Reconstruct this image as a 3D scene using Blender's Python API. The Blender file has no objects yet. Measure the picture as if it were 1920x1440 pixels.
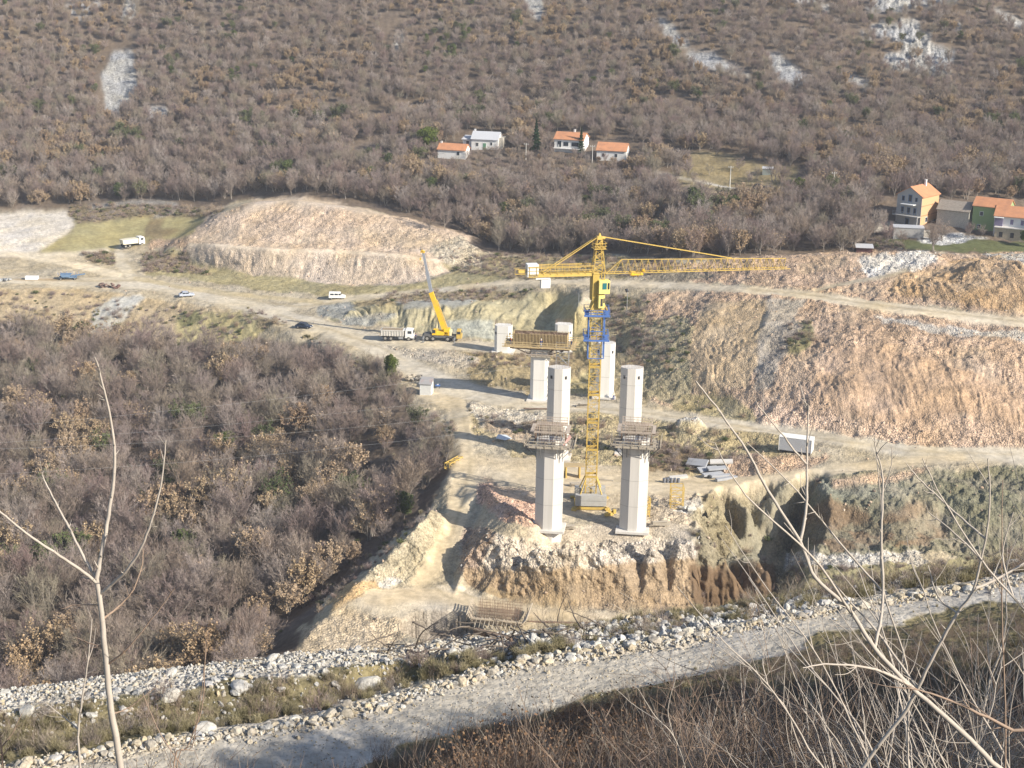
import bpy, bmesh, math, random
import numpy as np
from mathutils import Vector, Matrix
from mathutils.geometry import delaunay_2d_cdt

S = bpy.context.scene
COL = S.collection
random.seed(7)
R = math.radians

# ------------------------------------------------------------------ camera
FPX = 3000.0
PITCH = math.atan(891.0 / FPX)
ROLL = 0.019
CAMZ = 100.0
_F = np.array([0, math.cos(PITCH), -math.sin(PITCH)])
_U0 = np.array([0, math.sin(PITCH), math.cos(PITCH)])
_X0 = np.array([1.0, 0, 0])
_U = _U0 * math.cos(ROLL) - _X0 * math.sin(ROLL)
_X = _X0 * math.cos(ROLL) + _U0 * math.sin(ROLL)
_C = np.array([0, 0, CAMZ])
cam_d = bpy.data.cameras.new('camera')
cam = bpy.data.objects.new('camera', cam_d)
COL.objects.link(cam)
cam_d.sensor_width = 36.0
cam_d.lens = 36.0 * FPX / 1920.0
cam_d.clip_start = 0.1
cam_d.clip_end = 3000
M3 = Matrix((_X, _U, -_F)).transposed()
cam.matrix_world = Matrix.Translation(Vector(_C)) @ M3.to_4x4()
S.camera = cam

# ------------------------------------------------------------------ light
SUN_ELEV = R(29.5)
SUN_DIR = Vector((0.86 * math.cos(SUN_ELEV), -0.51 * math.cos(SUN_ELEV), math.sin(SUN_ELEV))).normalized()
w = bpy.data.worlds.new('World')
S.world = w
w.use_nodes = True
nt = w.node_tree
for n in list(nt.nodes):
    nt.nodes.remove(n)
sky = nt.nodes.new('ShaderNodeTexSky')
sky.sky_type = 'NISHITA'
sky.sun_disc = False
sky.sun_elevation = SUN_ELEV
sky.sun_rotation = math.atan2(SUN_DIR.x, SUN_DIR.y)
sky.altitude = 200
sky.air_density = 1.0
sky.dust_density = 1.2
bg = nt.nodes.new('ShaderNodeBackground')
bg.inputs['Strength'].default_value = 0.10
wo = nt.nodes.new('ShaderNodeOutputWorld')
nt.links.new(sky.outputs[0], bg.inputs[0])
nt.links.new(bg.outputs[0], wo.inputs[0])
sd = bpy.data.lights.new('sun', 'SUN')
sd.energy = 5.0
sd.angle = R(0.53)
sd.color = (1.0, 0.92, 0.78)
so = bpy.data.objects.new('sun', sd)
COL.objects.link(so)
so.rotation_euler = SUN_DIR.to_track_quat('Z', 'Y').to_euler()
S.view_settings.view_transform = 'Standard'
S.view_settings.look = 'None'
S.view_settings.exposure = 0.72
S.view_settings.gamma = 1.0
S.cycles.max_bounces = 4
S.cycles.diffuse_bounces = 2
S.cycles.glossy_bounces = 2
S.cycles.transparent_max_bounces = 4

# ------------------------------------------------------------------ pixel <-> world (photo pixels, 1920 x 1440)
def ray(px, py):
    return _F + (px - 960.0) / FPX * _X - (py - 720.0) / FPX * _U

def PZ(px, py, z):
    d = ray(px, py)
    t = (z - CAMZ) / d[2]
    return _C + d * t

def PY(px, py, Y):
    d = ray(px, py)
    return _C + d * (Y / d[1])

def proj(P):
    v = np.asarray(P) - _C
    d = v @ _F
    return 960.0 + FPX * (v @ _X) / d, 720.0 - FPX * (v @ _U) / d

def zat(x, y, py):
    """height at which a vertical line through (x, y) crosses image row py"""
    lo, hi = -60.0, 99.0
    for _ in range(40):
        m = (lo + hi) / 2
        if proj((x, y, m))[1] > py:
            lo = m
        else:
            hi = m
    return (lo + hi) / 2

# ------------------------------------------------------------------ noise
_rs = np.random.RandomState(11)
_T = _rs.rand(512, 512)

def vnoise(x, y, s=0):
    x = x + 37.7 * s
    y = y + 91.3 * s
    xi = np.floor(x).astype(np.int64); yi = np.floor(y).astype(np.int64)
    fx = x - xi; fy = y - yi
    fx = fx * fx * (3 - 2 * fx); fy = fy * fy * (3 - 2 * fy)
    x0 = xi & 511; x1 = (xi + 1) & 511; y0 = yi & 511; y1 = (yi + 1) & 511
    a = _T[x0, y0]; b = _T[x1, y0]; c = _T[x0, y1]; d = _T[x1, y1]
    return (a * (1 - fx) + b * fx) * (1 - fy) + (c * (1 - fx) + d * fx) * fy

def fbm(x, y, o=4, s=0):
    r = 0; a = 0.5; t = 0
    for k in range(o):
        r = r + a * vnoise(x * 2 ** k, y * 2 ** k, s + k)
        t += a; a *= 0.55
    return r / t * 2 - 1

# ------------------------------------------------------------------ terrain control lines
PTS = []
def addline(ps, step=4.0):
    for i in range(len(ps) - 1):
        a = np.array(ps[i]); b = np.array(ps[i + 1])
        n = max(1, int(np.linalg.norm(b[:2] - a[:2]) / step))
        for k in range(n):
            PTS.append(a + (b - a) * k / n)
    PTS.append(np.array(ps[-1]))

def LZ(*t, step=4.0):
    addline([PZ(*p) for p in t], step)

def LY(*t, step=8.0):
    addline([PY(*p) for p in t], step)

def LW(*t, step=8.0):
    addline([tuple(map(float, p)) for p in t], step)

# hill under the camera (the photographer stands on it) down to the bench road
LW((-90, -60, 112), (90, -60, 112)); LW((-90, -12, 100.5), (90, -12, 100.5))
LW((-60, 0, 98.0), (60, 0, 98.4)); LW((-60, 6, 94.7), (-1, 6, 94.9), (2, 6, 95.7), (60, 6, 96.2))
LW((-60, 16, 88.3), (-3, 16, 88.6), (3, 16, 90.3), (60, 16, 91)); LW((-60, 30, 79.8), (-15, 30, 80.2), (-3, 30, 81.2), (3, 30, 82.7), (20, 30, 83.2), (60, 30, 84))
LW((-60, 42, 72.5), (-16, 42, 72.5)); LW((-60, 48, 69.6), (-17, 48, 69.6))
LZ((760, 1560, 76), (1000, 1500, 76.5), (1300, 1452, 77.8), (1600, 1450, 79), (1920, 1440, 79.6), (2200, 1440, 80))
LZ((900, 1440, 73.5), (1100, 1390, 73.3), (1350, 1330, 73.8), (1600, 1290, 74.2), (1920, 1230, 74.3), (2200, 1200, 74.4))
road_near = [(-260, 1640, 69), (200, 1560, 69), (520, 1470, 69), (700, 1425, 69), (850, 1385, 69.1), (1000, 1345, 69.2), (1250, 1272, 69.4), (1500, 1212, 69.5), (1700, 1170, 69.5), (1920, 1128, 69.5), (2250, 1070, 69.5)]
LZ(*road_near, step=2)
road_far = [(-300, 1520, 69), (0, 1442, 69), (300, 1390, 69), (560, 1358, 69), (800, 1290, 69), (960, 1247, 69), (1100, 1224, 69), (1250, 1200, 69), (1400, 1174, 69), (1500, 1152, 69), (1700, 1120, 69), (1920, 1086, 69), (2250, 1035, 69)]
LZ(*road_far, step=2)
ditch = [(-300, 1470, 67.4), (0, 1408, 67.4), (300, 1368, 67.3), (560, 1330, 67.2), (800, 1270, 67.1), (960, 1232, 67.2), (1250, 1184, 67.5), (1500, 1133, 67.9), (1700, 1100, 68), (1920, 1066, 68), (2250, 1018, 68)]
LZ(*ditch, step=2)
mid_bm = [(-300, 1400, 67.8), (0, 1340, 67.8), (250, 1310, 67.9), (420, 1290, 68), (600, 1262, 68.1), (850, 1228, 68), (1000, 1204, 68)]
LZ(*mid_bm, step=2)
crest = [(-300, 1340, 67.3), (-60, 1300, 67.4), (0, 1292, 67.4), (250, 1262, 67.5), (420, 1241, 67.6), (560, 1224, 67.6), (700, 1218, 67.5), (850, 1200, 67.5), (1000, 1181, 67.5), (1150, 1165, 67.5), (1300, 1149, 67.3), (1450, 1122, 67.3), (1600, 1098, 67.4), (1750, 1078, 67.4), (1920, 1050, 67.5), (2250, 1004, 67.5)]
LZ(*crest, step=2)
cw = [PZ(*p) for p in crest]
addline([(p[0] * 1.08, p[1] + 6, p[2] - 4.5) for p in cw], 4)
addline([(p[0] * 1.5, p[1] + 40, p[2] - 28) for p in cw], 8)
addline([(p[0] * 2.0, p[1] + 80, 8.0) for p in cw], 8)
addline([(p[0] * 2.3, p[1] + 105, -6.0) for p in cw], 8)

# lower site floor
LZ((560, 1215, -9), (700, 1192, -9), (860, 1188, -9), (1000, 1178, -8.5), (1200, 1176, -8.5), (1300, 1166, -9))
LZ((620, 1152, -8.6), (700, 1122, -8), (800, 1112, -8), (900, 1125, -8), (1000, 1142, -8), (1150, 1150, -8), (1300, 1152, -8.5), (1450, 1144, -11))
LZ((885, 1098, -7.5), (940, 1120, -8), (1050, 1132, -8), (1200, 1138, -8), (1310, 1132, -8.5))
LZ((868, 1072, -5.2), (930, 1070, -4.6), (960, 1068, -3.9), (1020, 1065, -4.3), (1080, 1063, -3.6), (1130, 1060, -4.2), (1200, 1055, -3.5), (1250, 1052, -4), (1290, 1048, -3.6))
LZ((880, 1030, -2), (925, 1014, -.3), (1000, 1029, 0), (1060, 1033, 0), (1150, 1027, 0), (1220, 1019, 0), (1275, 1014, -.3), (1300, 1014, -1))
LZ((930, 985, 0), (1010, 985, 0), (1110, 985, -.6), (1200, 975, 0), (1280, 970, 0))
# cut with the tooth marks and the hollow right of the pad
LZ((1312, 1072, -5.2), (1370, 1070, -5.6), (1440, 1062, -6)); LZ((1316, 1134, -11), (1370, 1136, -11.5), (1450, 1128, -12))
LZ((1312, 1000, -1), (1322, 960, .2), (1345, 948, .2), (1400, 940, 0)); LZ((1330, 1012, -7), (1372, 1000, -7), (1405, 985, -6)); LZ((1340, 1045, -8), (1400, 1040, -8.5), (1440, 1035, -9))
LZ((1300, 965, 0), (1330, 940, 0), (1380, 928, .2)); LZ((1490, 905, 1.5), (1450, 950, -2), (1420, 985, -5), (1395, 1025, -8))
LZ((1540, 900, 3), (1552, 930, 2), (1560, 965, 0), (1545, 1010, -2.6), (1525, 1040, -4.2)); LZ((1520, 925, -1), (1505, 960, -5), (1490, 1005, -8.5), (1475, 1050, -10.5))
LZ((1470, 1090, -11.5), (1460, 1120, -12.5))
# slope of spoil right
LZ((1560, 895, 2.8), (1700, 880, 3.8), (1800, 872, 4.2), (1920, 872, 4.6), (2250, 870, 5))
LZ((1580, 950, .2), (1700, 940, 1.4), (1800, 935, 1.9), (1920, 930, 2.3), (2250, 930, 3)); LZ((1600, 990, -2.2), (1680, 985, -.6), (1760, 985, -1.6), (1850, 975, .4), (2250, 975, 0))
LZ((1560, 1045, -4.5), (1640, 1040, -3.6), (1720, 1037, -3.4), (1850, 1025, -2.6), (2250, 1010, -2))
LZ((1520, 1072, -5.5), (1600, 1068, -4.6), (1740, 1062, -4.2), (1920, 1045, -3.6), (2250, 1030, -3))
LZ((1500, 1112, -8), (1750, 1090, -6), (1920, 1072, -5.5), (2250, 1045, -5))
# haul path down to the lower floor
LZ((880, 860, 0), (870, 915, -.5), (862, 955, -1.4), (842, 1005, -3.4), (812, 1060, -6), (785, 1098, -8))
LZ((930, 880, 0), (908, 925, -.5), (900, 960, -1.4), (880, 1000, -2.8), (862, 1050, -5.2), (850, 1085, -7))
LZ((850, 865, 0), (835, 915, -.8), (840, 960, -1.4), (818, 1005, -3.4), (780, 1060, -6), (735, 1100, -8))
LZ((905, 912, 1.4), (935, 935, 2.4), (975, 965, 2.2), (1000, 985, 1.5)); LZ((960, 925, .1), (1005, 950, .1))
LZ((812, 955, .4), (770, 1000, -1.7), (722, 1050, -4.8), (660, 1105, -7.6), (600, 1160, -8.4), (555, 1215, -8.7))
LZ((785, 960, -4), (740, 1000, -6), (690, 1040, -9), (600, 1110, -13), (520, 1185, -16))
# wood on the left
LZ((-300, 1300, -24), (0, 1290, -22), (200, 1275, -20), (400, 1255, -18), (500, 1235, -17))
LZ((-300, 1100, -21), (0, 1100, -20), (200, 1100, -19), (400, 1095, -17), (550, 1080, -14), (640, 1050, -11))
LZ((-300, 900, -17), (0, 900, -16), (200, 900, -15), (400, 900, -13), (600, 900, -10), (720, 905, -7), (800, 900, -4))
LZ((-300, 750, -11), (0, 750, -10), (200, 750, -9), (400, 750, -8), (600, 745, -5), (700, 755, -2.5), (760, 790, -2), (820, 850, -2))
LZ((-300, 640, -8), (0, 640, -7.5), (200, 645, -7), (330, 650, -6.5), (480, 650, -4), (560, 655, -3), (640, 675, -1.5), (700, 705, -1), (755, 745, -.8))
# main haul road, west to east
LZ((-300, 516, 0), (0, 522, 0), (130, 527, 0), (250, 527, 0), (350, 541, 0), (450, 562, .2), (520, 582, .3), (600, 610, .6), (680, 640, .7), (760, 675, .3), (830, 705, .3), (900, 728, .4), (1000, 750, .6), (1100, 757, .8), (1200, 768, 1.4), (1300, 787, 2.2), (1400, 800, 3), (1500, 812, 3.4), (1600, 825, 3.8), (1700, 842, 4), (1920, 848, 4), (2250, 845, 4))
LZ((-300, 536, 0), (0, 540, 0), (200, 545, 0), (340, 560, 0), (430, 585, 0), (500, 605, 0), (560, 632, 0), (640, 655, .2), (720, 690, .1), (780, 740, 0), (860, 760, .2), (940, 770, .4))
LZ((850, 800, 0), (862, 830, 0), (870, 860, 0))
LZ((690, 618, 1), (780, 640, 1.4), (860, 646, 1.6), (930, 658, 1.8), (1000, 660, 1.8), (1080, 665, 1.8))
LZ((620, 600, .8), (700, 608, 1.1), (760, 614, 1.2), (860, 630, 1.6), (930, 640, 1.8), (1000, 638, 1.8), (1060, 640, 2))
LZ((760, 655, 1.2), (850, 668, 1.5), (880, 668, 1.6), (950, 672, 1.8), (1030, 678, 1.8), (1090, 680, 1.8))
LZ((870, 700, .4), (920, 716, .4), (985, 735, .5), (1060, 742, .6), (1140, 745, .8))
LZ((935, 690, 2.5), (960, 705, 1.5))
# cutting behind the far piers
LZ((640, 580, 2), (720, 572, 4.2), (800, 568, 5.2), (900, 562, 6), (960, 556, 6.6), (1020, 552, 8.2))
LZ((1090, 550, 11), (1078, 572, 9.9), (1068, 596, 6.8), (1085, 625, 4), (1125, 655, 3.2), step=2)
LZ((1045, 556, 7.6), (1032, 585, 4), (1036, 612, 2.2), (1052, 636, 2), (1052, 650, 2), step=2)
LZ((1120, 575, 8.6), (1150, 620, 6), (1180, 660, 4))
# road up to the right and the ground above it
LZ((540, 572, .3), (632, 562, 1.5), (760, 549, 3.6), (860, 541, 5.6), (960, 536, 7.8), (1050, 539, 9.8), (1150, 541, 11.6), (1250, 540, 13.4), (1400, 546, 16.3), (1500, 556, 17.3), (1650, 578, 18), (1800, 597, 18), (1920, 612, 18), (2250, 640, 18))
LZ((560, 548, 1.5), (700, 542, 3.6), (860, 524, 6.4), (1000, 520, 9), (1150, 522, 12), (1300, 524, 15), (1400, 533, 16.8), (1500, 542, 17.6), (1650, 562, 18.3), (1800, 580, 18.4), (1920, 596, 18.4), (2250, 615, 18.4))
LZ((850, 508, 6.6), (950, 503, 8.4), (1050, 500, 10.5), (1200, 500, 13.2), (1300, 500, 16))
LZ((1250, 515, 14.6), (1340, 500, 17.5), (1420, 490, 20), (1500, 484, 21.2), (1600, 478, 22.6), (1680, 472, 23.6), (1740, 480, 23.2), (1780, 496, 22.6), (1830, 490, 25), (1920, 490, 26.2), (2250, 500, 26.2))
LZ((1560, 535, 18.4), (1700, 545, 19.8), (1800, 540, 21.6), (1920, 540, 22.6), (2250, 550, 22.6))
LY((1200, 470, 412), (1300, 472, 402), (1500, 474, 402), (1650, 474, 398), (1750, 472, 392), (1920, 474, 392), (2250, 478, 392))
LY((1200, 435, 430), (1300, 432, 424), (1500, 434, 420), (1720, 436, 412), (1850, 448, 404), (1920, 452, 404), (2250, 455, 404))
LY((1650, 405, 424), (1760, 408, 422), (1860, 418, 418), (1980, 425, 418), (2250, 430, 418))
# slope of rubble right
LZ((1200, 600, 9), (1200, 660, 6), (1200, 720, 2.6)); LZ((1320, 610, 12), (1310, 690, 7.5), (1330, 752, 3.6)); LZ((1450, 600, 15.2), (1450, 690, 10.5), (1450, 780, 4.6))
LZ((1600, 640, 15.4), (1600, 720, 11), (1610, 800, 5.4)); LZ((1750, 650, 16), (1750, 735, 11), (1760, 818, 5.2)); LZ((1920, 662, 16.2), (1920, 745, 11), (1930, 825, 5.2)); LZ((2250, 662, 16.2), (2250, 745, 11), (2250, 825, 5.2))
LZ((1230, 752, 2), (1320, 772, 2.8), (1420, 786, 3.4), (1500, 800, 3.9), (1600, 812, 4.2), (1700, 828, 4.4), (1920, 836, 4.4), (2250, 836, 4.4))
# between the two lower roads
LZ((1920, 866, 4.2), (1750, 866, 3.6), (1600, 878, 2.8), (1450, 898, 1.5), (1350, 912, .7), (1250, 918, .2), (1100, 912, 0), (960, 905, 0))
LZ((1300, 812, 2.4), (1340, 806, 3.4), (1420, 815, 3.2)); LZ((1250, 850, .8), (1350, 850, 1.8), (1420, 855, 2.8), (1530, 853, 3.3), (1580, 840, 3.6))
LZ((1240, 885, .1), (1330, 895, .4), (1400, 885, 1.3)); LZ((880, 780, .8), (960, 790, 1), (1060, 790, 1), (1150, 790, 1.2), (1230, 800, 1.5))
LZ((900, 820, .4), (1000, 855, 0), (1100, 868, -.4), (1150, 880, -.5), (1210, 880, 0))
# left: hills of pink spoil
LZ((340, 492, 1), (450, 512, 1.5), (600, 528, 2), (700, 531, 3.2), (800, 523, 5), (860, 500, 6.6))
LZ((310, 458, 4), (340, 457, 5.4), (400, 461, 7), (500, 467, 8.2), (650, 471, 8.6), (760, 481, 9), (820, 490, 8.4), (860, 482, 8.6))
LZ((400, 441, 8), (500, 450, 9), (650, 457, 9.4), (760, 462, 9.8), (850, 457, 10.4))
LZ((370, 428, 8.6), (400, 405, 12), (430, 396, 13.6), (480, 378, 16), (560, 377, 17), (640, 390, 16.5), (720, 405, 15), (800, 425, 13), (860, 440, 12))
LY((420, 392, 476), (480, 378, 482), (560, 374, 480), (700, 388, 474), (850, 418, 462), (920, 450, 450))
LZ((240, 470, 1), (245, 500, .5)); LZ((300, 470, 2), (300, 500, 1)); LZ((150, 505, .2), (80, 490, .1), (-300, 482, 0))
LZ((-300, 478, .2), (0, 474, .3), (80, 472, .6), (180, 472, .8), (230, 462, 1.2))
LZ((-300, 420, 2), (0, 402, 2.4), (100, 398, 3.4), (200, 400, 5), (300, 398, 6.4), (380, 405, 7.5))
LY((-300, 396, 515), (0, 395, 512), (150, 387, 510), (300, 380, 507), (400, 384, 500), (470, 377, 492))
LY((900, 478, 432), (1000, 474, 432), (1100, 474, 428), (1200, 460, 432))
# wooded hillside
LY((900, 390, 465), (1100, 380, 465), (1300, 375, 447), (1500, 365, 443), (1700, 360, 440), (1920, 365, 442), (2250, 370, 442), step=12)
LY((800, 300, 500), (900, 288, 505), (1075, 287, 502), (1160, 302, 494), (1300, 312, 482), (1400, 330, 472), (1600, 300, 474), (1920, 300, 474), (2250, 300, 474), step=12)
LY((-400, 300, 545), (200, 300, 545), (500, 285, 530), (700, 292, 515), step=12)
LY((-400, 200, 585), (200, 200, 580), (600, 200, 565), (1000, 200, 550), (1500, 200, 525), (1920, 200, 515), (2250, 200, 515), step=12)
LY((-400, 100, 625), (200, 100, 618), (600, 100, 600), (1000, 100, 585), (1500, 100, 558), (1920, 100, 548), (2250, 100, 548), step=12)
LY((-400, 0, 660), (200, 0, 652), (600, 0, 635), (1000, 0, 618), (1500, 0, 590), (1920, 0, 580), (2250, 0, 580), step=12)
LY((-400, -90, 700), (1000, -90, 655), (2250, -90, 612), step=16)
LW((-420, 820, 190), (420, 780, 220), step=30); LW((-700, 1000, 300), (700, 1000, 330), step=60)
LW((-420, 640, 40), (-420, 400, -10), (-330, 200, -25), (-200, 60, 60), (-120, 0, 97), (-120, -60, 112), step=20)
LW((420, 640, 110), (400, 400, 30), (330, 200, -5), (200, 60, 70), (120, 0, 97), (120, -60, 112), step=20)
LW((-160, 190, -26), (-120, 200, -24), step=8); LW((-900, 1000, 330), (-900, -60, 60), step=90); LW((900, 1000, 330), (900, -60, 60), step=90)
LW((-900, -60, 60), (-120, -60, 112), step=90); LW((900, -60, 60), (120, -60, 112), step=90)

# ------------------------------------------------------------------ terrain grid (a fan of rows and columns, finest where the ground is seen most)
_dense = np.linspace(-20.2, 20.2, 1180)
_side = np.geomspace(0.05, 1, 60)
ANG = np.radians(np.concatenate([-20.2 - 26 * _side[::-1], _dense, 20.2 + 26 * _side]))
RAD = np.concatenate([np.linspace(-1, 0, 2)[:0], np.linspace(0.5, 38, 60), np.linspace(38.3, 92, 520), np.linspace(93, 205, 70), np.linspace(205.4, 243.5, 80), np.linspace(243.6, 270, 320), np.linspace(270.3, 470, 500), np.linspace(471, 700, 210), np.linspace(705, 990, 30)])
NA, NR = len(ANG), len(RAD)
GA, GR = np.meshgrid(ANG, RAD)
GX = (np.sin(GA) * GR); GY = (np.cos(GA) * GR - 3.0)

_p = np.array(PTS)
_key = {}
for p in _p:
    k = (round(p[0] / 0.8), round(p[1] / 0.8))
    _key.setdefault(k, []).append(p)
_p = np.array([np.mean(v, axis=0) for v in _key.values()])
_co = delaunay_2d_cdt([Vector((a, b)) for a, b, c in _p], [], [], 0, 1e-4)
_tv = np.array([(v.x, v.y) for v in _co[0]])
_tz = np.array([np.mean([_p[i][2] for i in o]) if len(o) else 0 for o in _co[3]])
GZ = np.full(GX.shape, np.nan)
for f in _co[2]:
    a, b, c = [_tv[i] for i in f]
    za, zb, zc = [_tz[i] for i in f]
    det = (b[1] - c[1]) * (a[0] - c[0]) + (c[0] - b[0]) * (a[1] - c[1])
    if abs(det) < 1e-9:
        continue
    xs = np.array([a[0], b[0], c[0]]); ys = np.array([a[1], b[1], c[1]]) + 3.0
    rr = np.hypot(xs, ys)
    aa = np.arctan2(xs, ys)
    # closest radius of the triangle can be smaller than its corners
    rmin = rr.min()
    for i in range(3):
        p0 = np.array([xs[i], ys[i]]); p1 = np.array([xs[(i + 1) % 3], ys[(i + 1) % 3]])
        dd = p1 - p0; t = max(0, min(1, -(p0 @ dd) / (dd @ dd)))
        rmin = min(rmin, np.hypot(*(p0 + dd * t)))
    if ys.min() < 1:
        i0, i1 = 0, NA
        rmin = 0
    else:
        i0, i1 = np.searchsorted(ANG, aa.min() - 1e-6), np.searchsorted(ANG, aa.max() + 1e-6)
    j0, j1 = np.searchsorted(RAD, rmin - 1e-3), np.searchsorted(RAD, rr.max() + 1e-3)
    if i1 <= i0 or j1 <= j0:
        continue
    X = GX[j0:j1, i0:i1]; Y = GY[j0:j1, i0:i1]
    l1 = ((b[1] - c[1]) * (X - c[0]) + (c[0] - b[0]) * (Y - c[1])) / det
    l2 = ((c[1] - a[1]) * (X - c[0]) + (a[0] - c[0]) * (Y - c[1])) / det
    l3 = 1 - l1 - l2
    m = (l1 >= -1e-6) & (l2 >= -1e-6) & (l3 >= -1e-6)
    z = l1 * za + l2 * zb + l3 * zc
    sub = GZ[j0:j1, i0:i1]
    sub[m] = z[m]
if np.isnan(GZ).any():
    print('NAN', np.isnan(GZ).sum())
    GZ[np.isnan(GZ)] = 0

def blur(a, n):
    for _ in range(n):
        b = a.copy()
        b[1:-1] = (a[:-2] + 2 * a[1:-1] + a[2:]) / 4
        c = b.copy()
        c[:, 1:-1] = (b[:, :-2] + 2 * b[:, 1:-1] + b[:, 2:]) / 4
        a = c
    return a
GZ = blur(GZ, 8)
BASEZ = GZ.copy()

def gsample(G, x, y):
    x = np.asarray(x, float); y = np.asarray(y, float) + 3.0
    a = np.arctan2(x, y); r = np.hypot(x, y)
    fi = np.interp(a, ANG, np.arange(NA)); fj = np.interp(r, RAD, np.arange(NR))
    i = np.clip(fi.astype(int), 0, NA - 2); j = np.clip(fj.astype(int), 0, NR - 2)
    u = fi - i; v = fj - j
    return (G[j, i] * (1 - u) + G[j, i + 1] * u) * (1 - v) + (G[j + 1, i] * (1 - u) + G[j + 1, i + 1] * u) * v

def ground(x, y):
    return gsample(GZ, x, y)

def hit(px, py, near=3.0):
    """first point of the ground along the line of sight through a photo pixel"""
    d = ray(px, py)
    t = np.linspace(near, 900, 6000)
    P = _C[None] + d[None] * t[:, None]
    g = ground(P[:, 0], P[:, 1])
    k = np.argmax(P[:, 2] < g)
    if k == 0:
        return P[-1]
    t0, t1 = t[k - 1], t[k]
    for _ in range(20):
        tm = (t0 + t1) / 2
        q = _C + d * tm
        if q[2] < ground(q[0], q[1]):
            t1 = tm
        else:
            t0 = tm
    return _C + d * t1

def inpoly(px, py, poly):
    px = np.asarray(px); py = np.asarray(py)
    poly = np.array(poly, float)
    out = np.zeros(px.shape, bool)
    x0, y0 = poly.min(0); x1, y1 = poly.max(0)
    m = (px >= x0) & (px <= x1) & (py >= y0) & (py <= y1)
    if not m.any():
        return out
    X = px[m]; Y = py[m]; r = np.zeros(X.shape, bool)
    for i in range(len(poly)):
        ax, ay = poly[i]; bx, by = poly[i - 1]
        c = ((ay > Y) != (by > Y)) & (X < (bx - ax) * (Y - ay) / ((by - ay) or 1e-9) + ax)
        r ^= c
    out[m] = r
    return out
# ------------------------------------------------------------------ what the ground is made of, and its bumps
V = np.stack([GX, GY, GZ], -1)
_d = (V - _C)
_dep = np.maximum(_d @ _F, 0.5)
PXg = 960 + FPX * (_d @ _X) / _dep
PYg = 720 - FPX * (_d @ _U) / _dep
# the outline of each kind of ground is ragged, not ruled
wob = np.clip(430.0 / _dep, 0.7, 4)
PXw = PXg + 9 * wob * fbm(GX / 6, GY / 6, 3, 1) + 3.5 * wob * fbm(GX / 1.2, GY / 1.2, 2, 5)
PYw = PYg + 6 * wob * fbm(GX / 6, GY / 6, 3, 9) + 2.5 * wob * fbm(GX / 1.2, GY / 1.2, 2, 3)
FAR = GR > 180
NEAR = ~FAR
TC = np.zeros(GX.shape + (3,)); TC[:] = (.155, .12, .092)      # forest floor
RUB = np.zeros(GX.shape)            # how stony
ROU = np.full(GX.shape, .25)        # bump height in metres
GRV = np.zeros(GX.shape)            # gullies

C_ROAD = (.53, .465, .36); C_TAN = (.40, .34, .245); C_PINK = (.42, .30, .21); C_PALE = (.52, .42, .32)
C_ORANGE = (.41, .285, .19); C_WHITE = (.45, .425, .385); C_CLAY = (.37, .325, .205); C_GREY = (.29, .285, .255); C_SCRUB = (.21, .165, .10)
C_OLIVE = (.29, .255, .125); C_BROWN = (.17, .12, .075); C_GREEN = (.115, .125, .055); C_SCREE = (.34, .335, .33); C_DARK = (.10, .085, .06)

def area(poly, col, rub=0.3, rou=0.2, grv=0.0, where=FAR, mix=1.0, raw=False):
    m = inpoly(PXg if raw else PXw, PYg if raw else PYw, poly) & where
    TC[m] = TC[m] * (1 - mix) + np.array(col) * mix
    if rub is not None: RUB[m] = rub
    if rou is not None: ROU[m] = rou
    if grv is not None: GRV[m] = grv
    return m

def strip(line, wpx, col, rub=0.05, rou=0.03, where=FAR, mix=1.0, mask=None):
    """a track: wpx is the half width in photo rows"""
    ln = np.array(line, float)
    best = np.full(PXg.shape, 1e9)
    x0 = ln[:, 0].min() - 40; x1 = ln[:, 0].max() + 40; y0 = ln[:, 1].min() - 40; y1 = ln[:, 1].max() + 40
    m = (PXg > x0) & (PXg < x1) & (PYg > y0) & (PYg < y1) & where
    X = PXg[m] + 3 * fbm(GX[m] / 4, GY[m] / 4, 3, 21); Y = PYg[m] + 1.5 * fbm(GX[m] / 3, GY[m] / 3, 3, 22)
    b = np.full(X.shape, 1e9)
    for i in range(len(ln) - 1):
        a = ln[i]; c = ln[i + 1]; wa = wpx[i] if np.ndim(wpx) else wpx; wb = wpx[i + 1] if np.ndim(wpx) else wpx
        d = c - a
        # rows are foreshortened: measure mostly down the picture
        t = np.clip(((X - a[0]) * d[0] + (Y - a[1]) * d[1]) / (d @ d), 0, 1)
        dx = (X - a[0] - d[0] * t); dy = (Y - a[1] - d[1] * t)
        b = np.minimum(b, np.hypot(dx * .7, dy) / (wa + (wb - wa) * t))
    k = np.clip((1.25 - b) / .4, 0, 1) * mix
    TC[m] = TC[m] * (1 - k[:, None]) + np.array(col) * k[:, None]
    RUB[m] = RUB[m] * (1 - k) + rub * k
    ROU[m] = ROU[m] * (1 - k) + rou * k
    GRV[m] = GRV[m] * (1 - k)

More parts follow.
